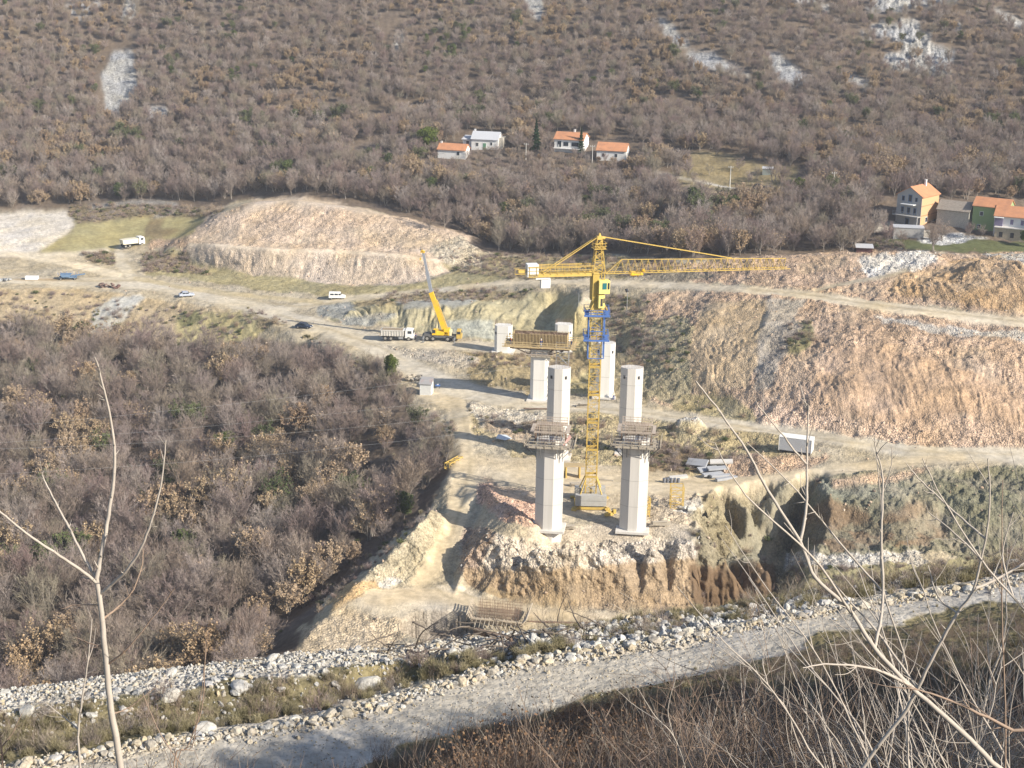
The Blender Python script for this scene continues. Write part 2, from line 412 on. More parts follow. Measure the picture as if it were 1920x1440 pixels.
# hillside: bare scree and rock
for poly in ([(212, 95), (245, 95), (258, 165), (225, 210), (195, 212), (190, 140)], [(283, 200), (320, 205), (310, 222), (280, 220)],
             [(970, -30), (1010, -30), (1022, 40), (995, 28)], [(1232, 32), (1262, 50), (1290, 85), (1272, 88), (1240, 55)],
             [(1290, 92), (1340, 98), (1420, 150), (1385, 140), (1330, 130), (1288, 118)], [(1438, 98), (1475, 110), (1530, 152), (1490, 158), (1455, 140)],
             [(1570, 138), (1600, 145), (1650, 165), (1620, 165)], [(1850, 8), (1900, 30), (1960, 60), (1900, 48)]):
    area(poly, C_SCREE, .9, .5)
_rk = (vnoise(GX / 9, GY / 9, 40) + .5 * vnoise(GX / 3, GY / 3, 41)) / 1.5
for poly, th in (([(1640, -60), (1790, -60), (1800, 60), (1780, 140), (1690, 140), (1640, 100), (1600, 40), (1500, 60), (1480, -40)], .50),
             ([(120, -60), (300, -60), (300, 30), (120, 40)], .62), ([(740, -20), (870, -20), (830, 170), (740, 170)], .70)):
    m = inpoly(PXw, PYw, poly) & FAR & (_rk > th + .07)
    TC[m] = C_SCREE; RUB[m] = .9; ROU[m] = 1.4
ROCKY = _rk
# terraced fields
area([(1300, 284), (1380, 290), (1420, 305), (1500, 315), (1480, 350), (1420, 362), (1300, 352), (1240, 345), (1250, 325), (1290, 318)], (.25, .20, .11), .2, .25)
area([(1340, 296), (1400, 298), (1400, 304), (1330, 302)], C_DARK, .1, .1)
strip([(1220, 322), (1300, 338), (1370, 352), (1400, 354)], 1.6, (.5, .47, .42))
strip([(1230, 355), (1320, 360), (1480, 364)], 1.6, (.42, .33, .2))
area([(1640, 452), (1700, 440), (1700, 448), (1920, 452), (2300, 455), (2300, 476), (1700, 470)], C_GREEN, .1, .1)
area([(1640, 415), (1700, 412), (1730, 425), (1680, 435), (1640, 430)], (.42, .38, .32), .8, .3)
area([(1720, 445), (1800, 438), (1860, 445), (1800, 456), (1730, 455)], (.45, .44, .42), .9, .4)
# whole site
SITE = [(-400, 398), (0, 396), (130, 392), (220, 384), (330, 392), (400, 398), (440, 378), (490, 372), (570, 372), (700, 392), (800, 422), (870, 440), (880, 470), (1000, 480), (1130, 478), (1240, 486),
        (1330, 484), (1430, 480), (1600, 472), (1700, 464), (1780, 474), (1920, 474), (2400, 480), (2400, 1240), (1300, 1240), (550, 1240), (560, 1190), (620, 1120), (720, 1030), (800, 960), (835, 900), (850, 860), (800, 800), (770, 745), (700, 690), (640, 660), (560, 645), (470, 630), (330, 640), (200, 625), (100, 600), (-400, 590)]
SITEM = area(SITE, C_TAN, .35, .25)
area([(-400, 535), (0, 540), (140, 540), (200, 545), (300, 560), (430, 580), (470, 635), (330, 645), (200, 630), (100, 605), (-400, 595)], (.40, .315, .20), .35, .25, .25)
area([(180, 575), (215, 555), (270, 555), (240, 600), (200, 625), (165, 620)], (.44, .42, .37), .2, .1, .2)
area([(330, 585), (450, 580), (500, 612), (470, 640), (330, 645)], (.37, .315, .165), .3, .3, .2)
area([(330, 590), (370, 580), (380, 600), (340, 610)], (.17, .16, .08), .3, .5)
area([(460, 575), (500, 590), (540, 605), (480, 615)], (.25, .20, .12), .5, .4)
area([(-400, 400), (0, 402), (90, 396), (135, 392), (135, 430), (70, 470), (0, 478), (-400, 482)], (.62, .56, .48), .35, .15, .15)
area([(140, 388), (220, 384), (330, 392), (400, 398), (420, 405), (380, 440), (300, 450), (260, 460), (190, 472), (70, 472), (140, 430)], (.36, .31, .155), .06, .06)
area([(130, 386), (220, 382), (330, 388), (420, 392), (400, 408), (320, 405), (240, 408), (150, 420), (125, 400)], C_SCRUB, .3, .4)
area([(280, 410), (310, 405), (300, 430), (350, 430), (300, 447), (265, 447)], (.24, .185, .10), .1, .1)
strip([(170, 388), (230, 382), (300, 378), (330, 384)], 2.2, C_SCREE, .9, .3)
strip([(290, 408), (330, 396)], 1.6, C_SCREE, .9, .3)
# pink spoil hills
area([(360, 440), (370, 425), (395, 400), (430, 396), (480, 373), (575, 371), (640, 385), (720, 400), (800, 418), (880, 440), (880, 480), (840, 508), (790, 526), (640, 530), (520, 520), (420, 510), (375, 485), (340, 460)], (.50, .385, .285), .6, .3, .3)
area([(480, 373), (575, 371), (640, 382), (730, 402), (700, 402), (600, 385), (520, 382), (440, 400)], C_PALE, .3, .15)
area([(500, 385), (640, 395), (700, 420), (600, 425), (450, 420)], (.49, .37, .27), .7, .35, .3)
area([(640, 425), (820, 435), (880, 450), (860, 475), (700, 462)], (.48, .375, .275), .8, .35)
area([(340, 462), (500, 472), (820, 492), (840, 508), (790, 528), (640, 532), (520, 522), (420, 512), (370, 488)], (.52, .415, .315), .55, .25, .3)
area([(620, 478), (760, 482), (770, 505), (640, 500)], (.50, .40, .30), .6, .25, .4)
strip([(330, 458), (420, 462), (520, 468), (700, 476), (820, 488)], 3, (.66, .55, .42))
area([(280, 450), (350, 445), (350, 462), (280, 466)], C_PINK, .8, .3)
area([(265, 475), (330, 465), (360, 490), (470, 512), (640, 535), (800, 530), (870, 505), (960, 505), (960, 525), (800, 545), (640, 555), (500, 545), (350, 525), (270, 515)], (.33, .285, .16), .3, .25)
area([(265, 475), (350, 470), (360, 500), (400, 515), (270, 512)], C_SCRUB, .4, .6)
area([(150, 472), (215, 475), (215, 500), (170, 490)], C_SCRUB, .4, .6)
area([(-400, 475), (40, 476), (50, 484), (-400, 496)], (.18, .13, .10), .1, .2)
area([(820, 490), (920, 480), (1130, 482), (1250, 490), (1330, 505), (1200, 520), (980, 524), (850, 512)], (.285, .235, .135), .4, .45)
area([(860, 440), (900, 470), (900, 500), (850, 500), (800, 470)], (.42, .36, .27), 1, .6)
# cutting behind the far piers
area([(620, 560), (700, 552), (860, 548), (1000, 545), (1090, 552), (1065, 600), (1070, 645), (930, 645), (860, 632), (700, 608), (610, 596)], C_CLAY, .2, .2, .8)
area([(700, 550), (860, 545), (1000, 542), (980, 560), (860, 565), (720, 572), (640, 575)], (.27, .215, .125), .4, .4)
area([(600, 572), (650, 565), (670, 580), (640, 595), (590, 590)], C_GREY, .4, .4)
area([(640, 595), (710, 585), (750, 592), (700, 612), (640, 606)], C_GREY, .6, .4)
area([(740, 565), (900, 562), (880, 572), (760, 580)], C_GREY, .2, .15)
area([(830, 600), (930, 600), (930, 640), (860, 632)], (.40, .39, .31), .2, .2, .4)
area([(1050, 575), (1120, 560), (1130, 650), (1100, 740), (1040, 740), (1020, 690), (1060, 640)], (.38, .315, .165), .3, .25, 1.0)
area([(1130, 552), (1210, 555), (1190, 600), (1150, 620), (1130, 600)], (.20, .165, .105), .4, .4)
area([(860, 660), (1100, 662), (1110, 690), (1000, 740), (880, 715)], (.30, .235, .13), .4, .4, .4)
area([(690, 640), (800, 645), (900, 672), (870, 690), (800, 680), (720, 655)], (.40, .35, .28), .9, .3)
# right slope
area([(1130, 570), (1200, 560), (1260, 560), (1250, 700), (1210, 760), (1130, 745), (1110, 690)], (.33, .27, .16), .5, .4, .4)
area([(1200, 548), (1330, 545), (1430, 552), (1560, 566), (1750, 592), (1920, 612), (2400, 640), (2400, 840), (1920, 842), (1700, 832), (1560, 812), (1400, 792), (1250, 762), (1210, 745), (1260, 690), (1230, 620)], C_PINK, .8, .4, .45)
area([(1190, 600), (1280, 590), (1320, 640), (1290, 760), (1210, 745), (1200, 690)], (.30, .26, .165), .7, .5, .3)
area([(1320, 575), (1420, 560), (1480, 565), (1440, 640), (1400, 730), (1330, 740), (1290, 720), (1290, 640)], (.44, .33, .21), .5, .25, .5)
area([(1440, 565), (1510, 562), (1470, 640), (1430, 730), (1415, 680)], (.39, .34, .28), .5, .2, .4)
area([(1480, 605), (1520, 600), (1525, 640), (1500, 670), (1465, 660)], (.21, .19, .10), .4, .5)
area([(1470, 600), (1500, 610), (1450, 720), (1410, 735), (1430, 680)], (.30, .26, .22), .7, .4)
area([(1250, 740), (1330, 735), (1430, 775), (1470, 800), (1380, 790), (1260, 765)], (.30, .25, .14), .5, .4)
area([(1560, 655), (1610, 650), (1660, 645), (1700, 660), (1780, 680), (1860, 700), (1920, 730), (1920, 790), (1850, 790), (1760, 770), (1650, 790), (1590, 785), (1550, 765), (1520, 720), (1540, 690)], C_ORANGE, .45, .4, .6)
area([(1540, 680), (1600, 665), (1720, 690), (1800, 730), (1780, 770), (1620, 780), (1530, 740)], (.42, .295, .20), .4, .35, .55)
area([(1600, 800), (1920, 815), (2400, 820), (2400, 845), (1700, 835)], C_PINK, 1, .5)
area([(1400, 750), (1560, 780), (1700, 800), (1700, 832), (1560, 815), (1420, 795)], (.50, .365, .27), 1, .6)
area([(1640, 590), (1760, 605), (1920, 625), (1920, 640), (1750, 620), (1650, 605)], (.44, .40, .35), .8, .3)
# above the upper road
area([(1180, 500), (1330, 486), (1430, 480), (1600, 470), (1700, 462), (1780, 476), (1900, 470), (2400, 470), (2400, 610), (1920, 596), (1700, 570), (1500, 545), (1400, 532), (1250, 524)], C_PINK, .8, .45, .3)
area([(1180, 500), (1280, 505), (1350, 515), (1280, 525), (1180, 522)], (.26, .215, .15), .6, .4)
area([(1610, 480), (1740, 470), (1760, 485), (1720, 505), (1640, 520), (1610, 505)], (.52, .49, .45), 1, .6)
area([(1680, 520), (1760, 495), (1830, 482), (1920, 484), (2400, 484), (2400, 590), (1920, 590), (1750, 565), (1660, 545)], (.40, .27, .155), .7, .4, .6)
area([(1840, 476), (1920, 474), (2400, 476), (2400, 492), (1920, 494)], C_WHITE, .9, .4)
area([(1500, 490), (1590, 485), (1580, 505), (1500, 512)], (.42, .31, .21), .6, .3, .5)
strip([(1530, 545), (1600, 528), (1660, 518), (1700, 508)], 3, C_TAN)
# lower site
area([(880, 760), (1000, 765), (1150, 775), (1270, 780), (1420, 800), (1480, 820), (1440, 880), (1300, 900), (1210, 880), (1000, 880), (940, 840), (880, 800)], (.36, .295, .17), .7, .5)
area([(870, 755), (1030, 768), (1030, 790), (900, 800)], (.50, .44, .35), .9, .4)
area([(900, 790), (1010, 790), (1010, 850), (950, 830)], (.40, .30, .20), .8, .5)
area([(1270, 778), (1320, 782), (1310, 805), (1270, 805)], C_WHITE, .9, .4)
area([(1210, 830), (1300, 840), (1340, 870), (1290, 890), (1210, 885)], (.17, .125, .075), .4, .6)
area([(1380, 850), (1480, 855), (1560, 855), (1500, 885), (1380, 900), (1330, 890)], C_PINK, .95, .4)
area([(1500, 800), (1600, 820), (1690, 835), (1620, 842), (1540, 830)], (.48, .44, .38), .9, .3)
area([(850, 850), (1010, 860), (1150, 870), (1210, 885), (1350, 895), (1350, 925), (1270, 950), (1150, 960), (1000, 975), (900, 930), (835, 960), (820, 1010), (840, 920)], (.49, .41, .295), .2, .1)
area([(895, 905), (960, 920), (1010, 945), (1010, 990), (940, 975), (890, 940)], (.52, .34, .25), 1, .45)
area([(905, 895), (1010, 925), (1010, 945), (930, 925)], (.50, .37, .26), .5, .15)
area([(1210, 930), (1320, 930), (1350, 950), (1320, 985), (1220, 990)], (.46, .38, .28), .8, .4)
area([(1280, 940), (1330, 935), (1350, 950), (1310, 965), (1270, 965)], C_WHITE, .7, .3)
area([(860, 1020), (930, 1000), (1010, 1008), (1060, 1018), (1150, 1008), (1280, 1000), (1310, 1040), (1280, 1060), (1080, 1065), (960, 1070), (865, 1078)], (.45, .39, .32), 1, .95)
area([(990, 985), (1290, 980), (1290, 1008), (1060, 1020), (990, 1016)], (.46, .39, .30), .4, .1)
area([(865, 985), (930, 995), (930, 1020), (890, 1080), (862, 1075)], (.30, .225, .175), 1, .7)
area([(870, 1070), (960, 1068), (1080, 1062), (1200, 1054), (1310, 1046), (1320, 1140), (1200, 1145), (1050, 1136), (940, 1124), (880, 1100)], (.30, .22, .14), .6, .6, .25)
area([(900, 1100), (1000, 1118), (1100, 1125), (1040, 1136), (930, 1124)], (.30, .225, .135), .3, .3, .15)
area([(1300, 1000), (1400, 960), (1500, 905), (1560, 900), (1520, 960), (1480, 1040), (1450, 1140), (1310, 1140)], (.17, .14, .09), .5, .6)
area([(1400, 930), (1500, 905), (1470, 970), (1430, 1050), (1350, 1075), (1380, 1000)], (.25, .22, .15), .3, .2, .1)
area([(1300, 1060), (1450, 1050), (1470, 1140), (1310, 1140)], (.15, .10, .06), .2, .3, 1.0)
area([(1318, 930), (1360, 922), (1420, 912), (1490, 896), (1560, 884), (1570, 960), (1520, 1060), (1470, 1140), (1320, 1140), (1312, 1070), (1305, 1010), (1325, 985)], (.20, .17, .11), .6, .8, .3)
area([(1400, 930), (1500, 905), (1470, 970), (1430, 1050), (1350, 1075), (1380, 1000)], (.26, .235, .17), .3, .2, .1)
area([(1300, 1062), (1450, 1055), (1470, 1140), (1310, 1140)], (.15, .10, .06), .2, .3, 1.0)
area([(1300, 955), (1400, 935), (1420, 960), (1340, 985), (1300, 975)], (.27, .235, .16), .7, .4)
area([(1520, 890), (1700, 880), (1920, 872), (2400, 872), (2400, 1000), (1920, 1060), (1850, 1060), (1750, 1040), (1600, 1040), (1490, 1045), (1510, 960)], (.17, .16, .105), .5, .8, .2)  # olive and brown spoil, colours darkened further for half shade in its relief
area([(1520, 905), (1640, 890), (1700, 905), (1640, 930), (1530, 935)], (.175, .175, .135), .6, .6)
area([(1600, 920), (1700, 910), (1720, 925), (1620, 950)], (.185, .185, .145), .5, .5)
area([(1500, 960), (1560, 938), (1610, 955), (1640, 975), (1700, 945), (1760, 950), (1780, 1000), (1740, 1030), (1650, 1020), (1560, 1035), (1500, 1010)], C_BROWN, .5, .55, .3)
area([(1560, 900), (1700, 880), (1750, 878), (1700, 895), (1560, 915)], C_PINK, .9, .3)
area([(1475, 1038), (1600, 1036), (1725, 1036), (1740, 1058), (1600, 1064), (1475, 1068)], C_WHITE, 1, .5)
area([(1480, 1062), (1740, 1058), (1920, 1030), (2400, 1020), (2400, 1100), (1500, 1130)], (.27, .24, .14), .3, .4)
# berm and floor left of the pad
area([(815, 950), (850, 960), (845, 990), (800, 1060), (740, 1105), (690, 1110), (660, 1110), (720, 1040), (770, 990)], (.36, .315, .23), .7, .5, .2)
area([(700, 1100), (735, 1078), (750, 1090), (735, 1105)], C_WHITE, .6, .3)
area([(640, 1090), (700, 1085), (720, 1110), (650, 1130), (610, 1150)], (.44, .31, .17), .5, .3)
area([(620, 1150), (700, 1110), (800, 1100), (870, 1100), (920, 1130), (1000, 1145), (900, 1150), (800, 1160), (700, 1165)], (.53, .455, .345), .2, .08)
area([(560, 1230), (570, 1180), (640, 1140), (760, 1165), (760, 1200), (700, 1230)], (.46, .37, .255), .8, .4)
# pit near the rebar cage
_pd = ((PXg - 828) / 72) ** 2 + ((PYg - 1172) / 26) ** 2
_pit = np.clip(1.2 - _pd, 0, 1) * FAR * (GR < 260)
GZ -= 5.5 * np.clip(_pit * 3.0, 0, 1)
m = (_pit > 0) & FAR; TC[m] = (.22, .185, .15); RUB[m] = .7; ROU[m] = .3  # pit soil coloured darker to strengthen the shade inside it
# roads
strip([(-300, 520), (0, 524), (130, 529), (250, 530), (350, 545), (450, 568), (520, 590), (600, 614), (680, 644), (740, 672), (790, 700), (840, 725), (900, 738), (1000, 757), (1100, 762), (1200, 772), (1300, 788), (1400, 800), (1500, 812), (1600, 828), (1700, 846), (1800, 852), (1920, 855), (2300, 855)],
      [6, 6, 7, 9, 10, 11, 12, 11, 10, 12, 16, 17, 14, 12, 10, 9, 9, 9, 9, 9, 11, 13, 15, 15], C_ROAD)
strip([(520, 590), (600, 606), (660, 625), (740, 642), (860, 648), (930, 652), (1000, 650)], [7, 7, 7, 8, 9, 9, 8], C_ROAD)
strip([(1800, 858), (1600, 876), (1450, 898), (1350, 908), (1250, 910), (1100, 905), (950, 895)], [8, 9, 10, 12, 14, 16, 18], (.57, .475, .335))
strip([(520, 580), (632, 562), (760, 549), (860, 540)], [5, 5, 4, 4], C_ROAD)
strip([(860, 537), (960, 530), (1060, 528), (1180, 532), (1280, 536), (1400, 544), (1500, 552), (1650, 574), (1800, 592), (1920, 606), (2300, 640)], [3, 3, 4, 5, 5, 6, 7, 8, 8, 9, 9], (.60, .51, .375))
strip([(240, 455), (226, 470), (230, 495), (250, 518)], [6, 7, 9, 10], C_ROAD)
strip([(0, 474), (80, 484), (150, 498), (220, 516)], [4, 5, 6, 6], (.66, .57, .43))
strip([(200, 470), (130, 478), (60, 478), (-300, 482)], 4, (.66, .57, .43))
strip([(800, 740), (860, 760), (862, 800), (868, 850), (870, 900), (862, 950), (842, 1000), (815, 1050), (790, 1090)], [10, 12, 14, 15, 16, 15, 14, 13, 14], (.58, .48, .33))
strip([(700, 1120), (800, 1115), (900, 1130), (1000, 1150), (1150, 1160), (1300, 1165)], [14, 12, 9, 9, 9, 9], (.55, .45, .31))
# wheel ruts
for ln in ([(-100, 522), (130, 526), (260, 526), (350, 541), (450, 560), (560, 575), (640, 566)], [(1400, 542), (1500, 551), (1650, 572), (1800, 590), (1920, 603)], [(868, 780), (880, 830), (882, 870), (872, 920), (862, 960), (845, 1005)],
           [(850, 775), (850, 830), (850, 880)], [(1000, 757), (1200, 773), (1400, 801), (1700, 845), (1900, 852)], [(1700, 858), (1500, 884), (1350, 905), (1150, 902)],
           [(810, 1080), (850, 1105), (900, 1125), (1000, 1145)], [(800, 1090), (840, 1120), (920, 1140)], [(232, 470), (240, 495), (262, 518)], [(520, 590), (620, 618), (700, 646), (760, 676)], [(1500, 905), (1450, 960), (1400, 1030), (1360, 1070)], [(1530, 910), (1480, 975), (1440, 1040)]):
    strip(ln, 1.7, (.40, .33, .22), .1, .02, mix=.75)
_bn = (fbm(GX / 4, GY / 4 + GZ / 2, 4, 120) > .05) & inpoly(PXw, PYw, [(1500, 930), (1700, 925), (1830, 940), (1850, 1030), (1560, 1040), (1490, 1010)])
TC[_bn] = TC[_bn] * .35 + np.array((.165, .16, .115)) * .65
_bn = (fbm(GX / 5, GY / 5 + GZ / 2, 4, 121) > .12) & inpoly(PXw, PYw, [(1540, 890), (2300, 870), (2300, 1060), (1800, 1040)])
TC[_bn] = TC[_bn] * .5 + np.array((.23, .20, .15)) * .5
strip([(255, 522), (350, 540), (480, 556), (600, 566)], 4, (.47, .38, .22), .1, .02, mix=.7)
strip([(30, 524), (130, 524)], 2, (.42, .30, .18), mix=.6)

_hx, _hy = PZ(1292, 800, 2.5)[:2]
GZ += 2.2 * np.clip(1 - ((GX - _hx) / 3.4) ** 2 - ((GY - _hy) / 3.0) ** 2, 0, 1) ** .7
# ---------------- near ground: bench with the gravel road
def bandpoly(a, b):
    return [(p[0], p[1]) for p in a] + [(p[0], p[1]) for p in b[::-1]]
m = NEAR
TC[m] = (.11, .085, .06); RUB[m] = .2; ROU[m] = .35
area([(-700, 1700)] + [(p[0], p[1]) for p in crest] + [(2300, 1700)], (.17, .145, .08), .35, .25, 0, NEAR)
area(bandpoly(crest, mid_bm + [(1150, 1185), (1300, 1168)][:1]), (.44, .41, .36), 1, .25, 0, NEAR)
area([(1000, 1175), (1300, 1140), (1600, 1090), (2250, 1000), (2250, 1025), (1600, 1115), (1300, 1165), (1000, 1200)], (.24, .21, .13), .5, .25, 0, NEAR)
area(bandpoly(mid_bm, [(-300, 1450), (0, 1390), (300, 1350), (560, 1315), (800, 1258), (960, 1222)]), (.20, .17, .095), .4, .28, 0, NEAR)
area(bandpoly([(p[0], p[1] - 14) for p in road_far], [(p[0], p[1] + 12) for p in road_far]), (.44, .39, .32), 1, .14, 0, NEAR)
area(bandpoly([(p[0], p[1] + 8) for p in road_far], [(p[0], p[1] - 4) for p in road_near]), (.43, .395, .345), .22, .03, 0, NEAR)
m = (GR < 180) & (GR > 95)
TC[m] = (.2, .17, .1)

# ---------------- kinds of ground run into one another
for _ch in range(3):
    TC[..., _ch] = np.where(FAR, blur(TC[..., _ch], 3), blur(TC[..., _ch], 2))
RUB = blur(RUB, 3); ROU = blur(ROU, 3)
_l = TC.mean(-1, keepdims=True); TC = TC * .97 + _l * .03
# soil swept over the rubble in patches
_pn = np.clip(fbm(GX / 7, GY / 7, 4, 95) * 2.2, 0, 1) * SITEM * (RUB > .45)
TC = TC * (1 - .30 * _pn[..., None]) + np.array((.44, .37, .28)) * .30 * _pn[..., None]
RUB = RUB * (1 - .35 * _pn)
# ---------------- displacement
n1 = fbm(GX / 2.2, GY / 2.2, 4, 3)
n2 = fbm(GX / .7, GY / .7, 3, 8)
n3 = fbm(GX / 9, GY / 9, 3, 13)
far2 = FAR.astype(float)
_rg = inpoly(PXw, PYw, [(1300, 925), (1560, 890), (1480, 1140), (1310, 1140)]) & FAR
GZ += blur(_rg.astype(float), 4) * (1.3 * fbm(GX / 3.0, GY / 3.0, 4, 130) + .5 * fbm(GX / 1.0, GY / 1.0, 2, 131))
GZ += ROU * (1.1 * n1 * (.5 + far2 * .5) + .5 * n2) + far2 * np.clip(ROU - .08, 0, .3) * 2.0 * n3
# gullies run down the slope: noise stretched along the line towards the viewer
gx = GX + 1.5 * fbm(GX / 7, GY / 7, 3, 31) + .5 * (GY - 300) * fbm(GX / 60, GY / 60, 2, 37)
gul = (np.abs(vnoise(gx / 2.3, GY / 7, 30) * 2 - 1) + .6 * np.abs(vnoise(gx / .8, GY / 3.5, 33) * 2 - 1)) * (.35 + 1.1 * vnoise(GX / 5, GY / 5, 38))
big = vnoise(gx / 7.0, GY / 9, 35) * 1.2
GRVs = blur(GRV, 4)
GZ += far2 * GRVs * (.75 * (gul - .7) + 1.6 * (big - .6))
GZ += far2 * np.clip(RUB - .25, 0, 1) * (.42 * (vnoise(GX / .75, GY / .75, 44) - .5) + .8 * (fbm(GX / 3.2, GY / 3.2, 3, 45)) * .38)
# relief on the steep cut faces: push the ground in and out, not only up and down
_sl = np.zeros_like(GZ); _sl[1:-1] = np.abs(GZ[2:] - GZ[:-2]) / np.maximum(GR[2:] - GR[:-2], .05)
_st = blur(np.clip((_sl - .6) / 1.0, 0, 1) * far2 * (GR < 480), 3)
_gz = GZ.copy()
GY2 = GY + _st * (.8 * fbm(GX / 1.6, _gz / 1.6, 3, 101) + .8 * (vnoise(GX / .7, _gz / .6, 102) - .5) * RUB - .9 * GRVs * np.abs(vnoise((GX + .8 * fbm(GX / 2, _gz / 2, 2, 104)) / .9, _gz / 6, 103) * 2 - 1))
# colour varies with patches of soil
pc = fbm(GX / 5, GY / 5 + GZ / 3, 4, 50)[..., None]; pd = fbm(GX / 1.1, GY / 1.1 + GZ / .8, 3, 55)[..., None]
TC *= (1 + .26 * pc + .20 * pd)
TC[..., 0] *= 1 + .05 * fbm(GX / 7, GY / 7, 3, 61)
TC[..., 2] *= 1 - .12 * fbm(GX / 7, GY / 7, 3, 61)
TC = np.clip(TC, .01, .85)
V = np.stack([GX, GY2, GZ], -1)

me = bpy.data.meshes.new('ground')
nv = NA * NR
me.vertices.add(nv)
me.vertices.foreach_set('co', V.reshape(-1).astype(np.float32))
ii = (np.arange(NR - 1)[:, None] * NA + np.arange(NA - 1)[None]).reshape(-1)
quads = np.stack([ii, ii + NA, ii + NA + 1, ii + 1], -1).astype(np.int32)
quads = quads[:, ::-1].copy()
nf = len(quads)
me.loops.add(nf * 4)
me.loops.foreach_set('vertex_index', quads.reshape(-1))
me.polygons.add(nf)
me.polygons.foreach_set('loop_start', np.arange(0, nf * 4, 4, dtype=np.int32))
me.polygons.foreach_set('use_smooth', np.ones(nf, bool))
me.update(calc_edges=True)
at = me.attributes.new('soil', 'FLOAT_VECTOR', 'POINT')
at.data.foreach_set('vector', TC.reshape(-1).astype(np.float32))
at = me.attributes.new('stony', 'FLOAT', 'POINT')
at.data.foreach_set('value', RUB.reshape(-1).astype(np.float32))
gobj = bpy.data.objects.new('ground', me)
COL.objects.link(gobj)
gobj['kind'] = 'structure'
gobj['label'] = 'earth, rubble and gravel of the valley and building site'

def nodes(mt):
    mt.use_nodes = True
    t = mt.node_tree
    for n in list(t.nodes): t.nodes.remove(n)
    return t
def N(t, k, **kw):
    n = t.nodes.new(k)
    for a, b in kw.items():
        if a.startswith('i_'):
            n.inputs[a[2:].replace('_', ' ')].default_value = b
        else:
            setattr(n, a, b)
    return n
def maths(t, op, a, b=None, c=None):
    n = t.nodes.new('ShaderNodeMath'); n.operation = op
    for k, v in enumerate((a, b, c)):
        if v is None: continue
        if isinstance(v, (int, float)): n.inputs[k].default_value = v
        else: t.links.new(v, n.inputs[k])
    return n.outputs[0]

gm = bpy.data.materials.new('ground_soil')
t = nodes(gm)
out = N(t, 'ShaderNodeOutputMaterial'); bs = N(t, 'ShaderNodeBsdfPrincipled', i_Roughness=.95)
bs.inputs['Specular IOR Level'].default_value = .15
t.links.new(bs.outputs[0], out.inputs[0])
a1 = N(t, 'ShaderNodeAttribute', attribute_name='soil'); a2 = N(t, 'ShaderNodeAttribute', attribute_name='stony')
tc = N(t, 'ShaderNodeTexCoord')
v1 = N(t, 'ShaderNodeTexVoronoi', feature='F1', i_Scale=2.6); v2 = N(t, 'ShaderNodeTexVoronoi', feature='F1', i_Scale=6.5)
v3 = N(t, 'ShaderNodeTexVoronoi', feature='F1', i_Scale=15.0)
for v in (v1, v2, v3): t.links.new(tc.outputs['Object'], v.inputs['Vector'])
def rnd(v):
    s = N(t, 'ShaderNodeSeparateColor'); t.links.new(v.outputs['Color'], s.inputs[0]); return s.outputs[0]
r1 = maths(t, 'MULTIPLY_ADD', rnd(v1), 1.15, -.5); r2 = maths(t, 'MULTIPLY_ADD', rnd(v2), 1.0, -.47); r3 = maths(t, 'MULTIPLY_ADD', rnd(v3), .5, -.25)
sm = maths(t, 'ADD', maths(t, 'ADD', r1, r2), r3)
ns = N(t, 'ShaderNodeTexNoise', i_Scale=.9, i_Detail=6.0, i_Roughness=.65); t.links.new(tc.outputs['Object'], ns.inputs['Vector'])
nn = maths(t, 'MULTIPLY_ADD', ns.outputs[0], .9, -.45)
k = maths(t, 'ADD', maths(t, 'MULTIPLY_ADD', maths(t, 'MULTIPLY', sm, a2.outputs['Fac']), .66, .98), nn)
vm = N(t, 'ShaderNodeVectorMath', operation='SCALE'); t.links.new(a1.outputs['Vector'], vm.inputs[0]); t.links.new(k, vm.inputs['Scale'])
t.links.new(vm.outputs[0], bs.inputs['Base Color'])
hgt = maths(t, 'ADD', maths(t, 'MULTIPLY', maths(t, 'SUBTRACT', .6, v1.outputs['Distance']), .32), maths(t, 'MULTIPLY', maths(t, 'SUBTRACT', .6, v2.outputs['Distance']), .10))
hgt = maths(t, 'ADD', maths(t, 'MULTIPLY', hgt, a2.outputs['Fac']), maths(t, 'MULTIPLY', ns.outputs[0], .10))
bp = N(t, 'ShaderNodeBump', i_Strength=.9, i_Distance=1.0); t.links.new(hgt, bp.inputs['Height']); t.links.new(bp.outputs[0], bs.inputs['Normal'])
me.materials.append(gm)
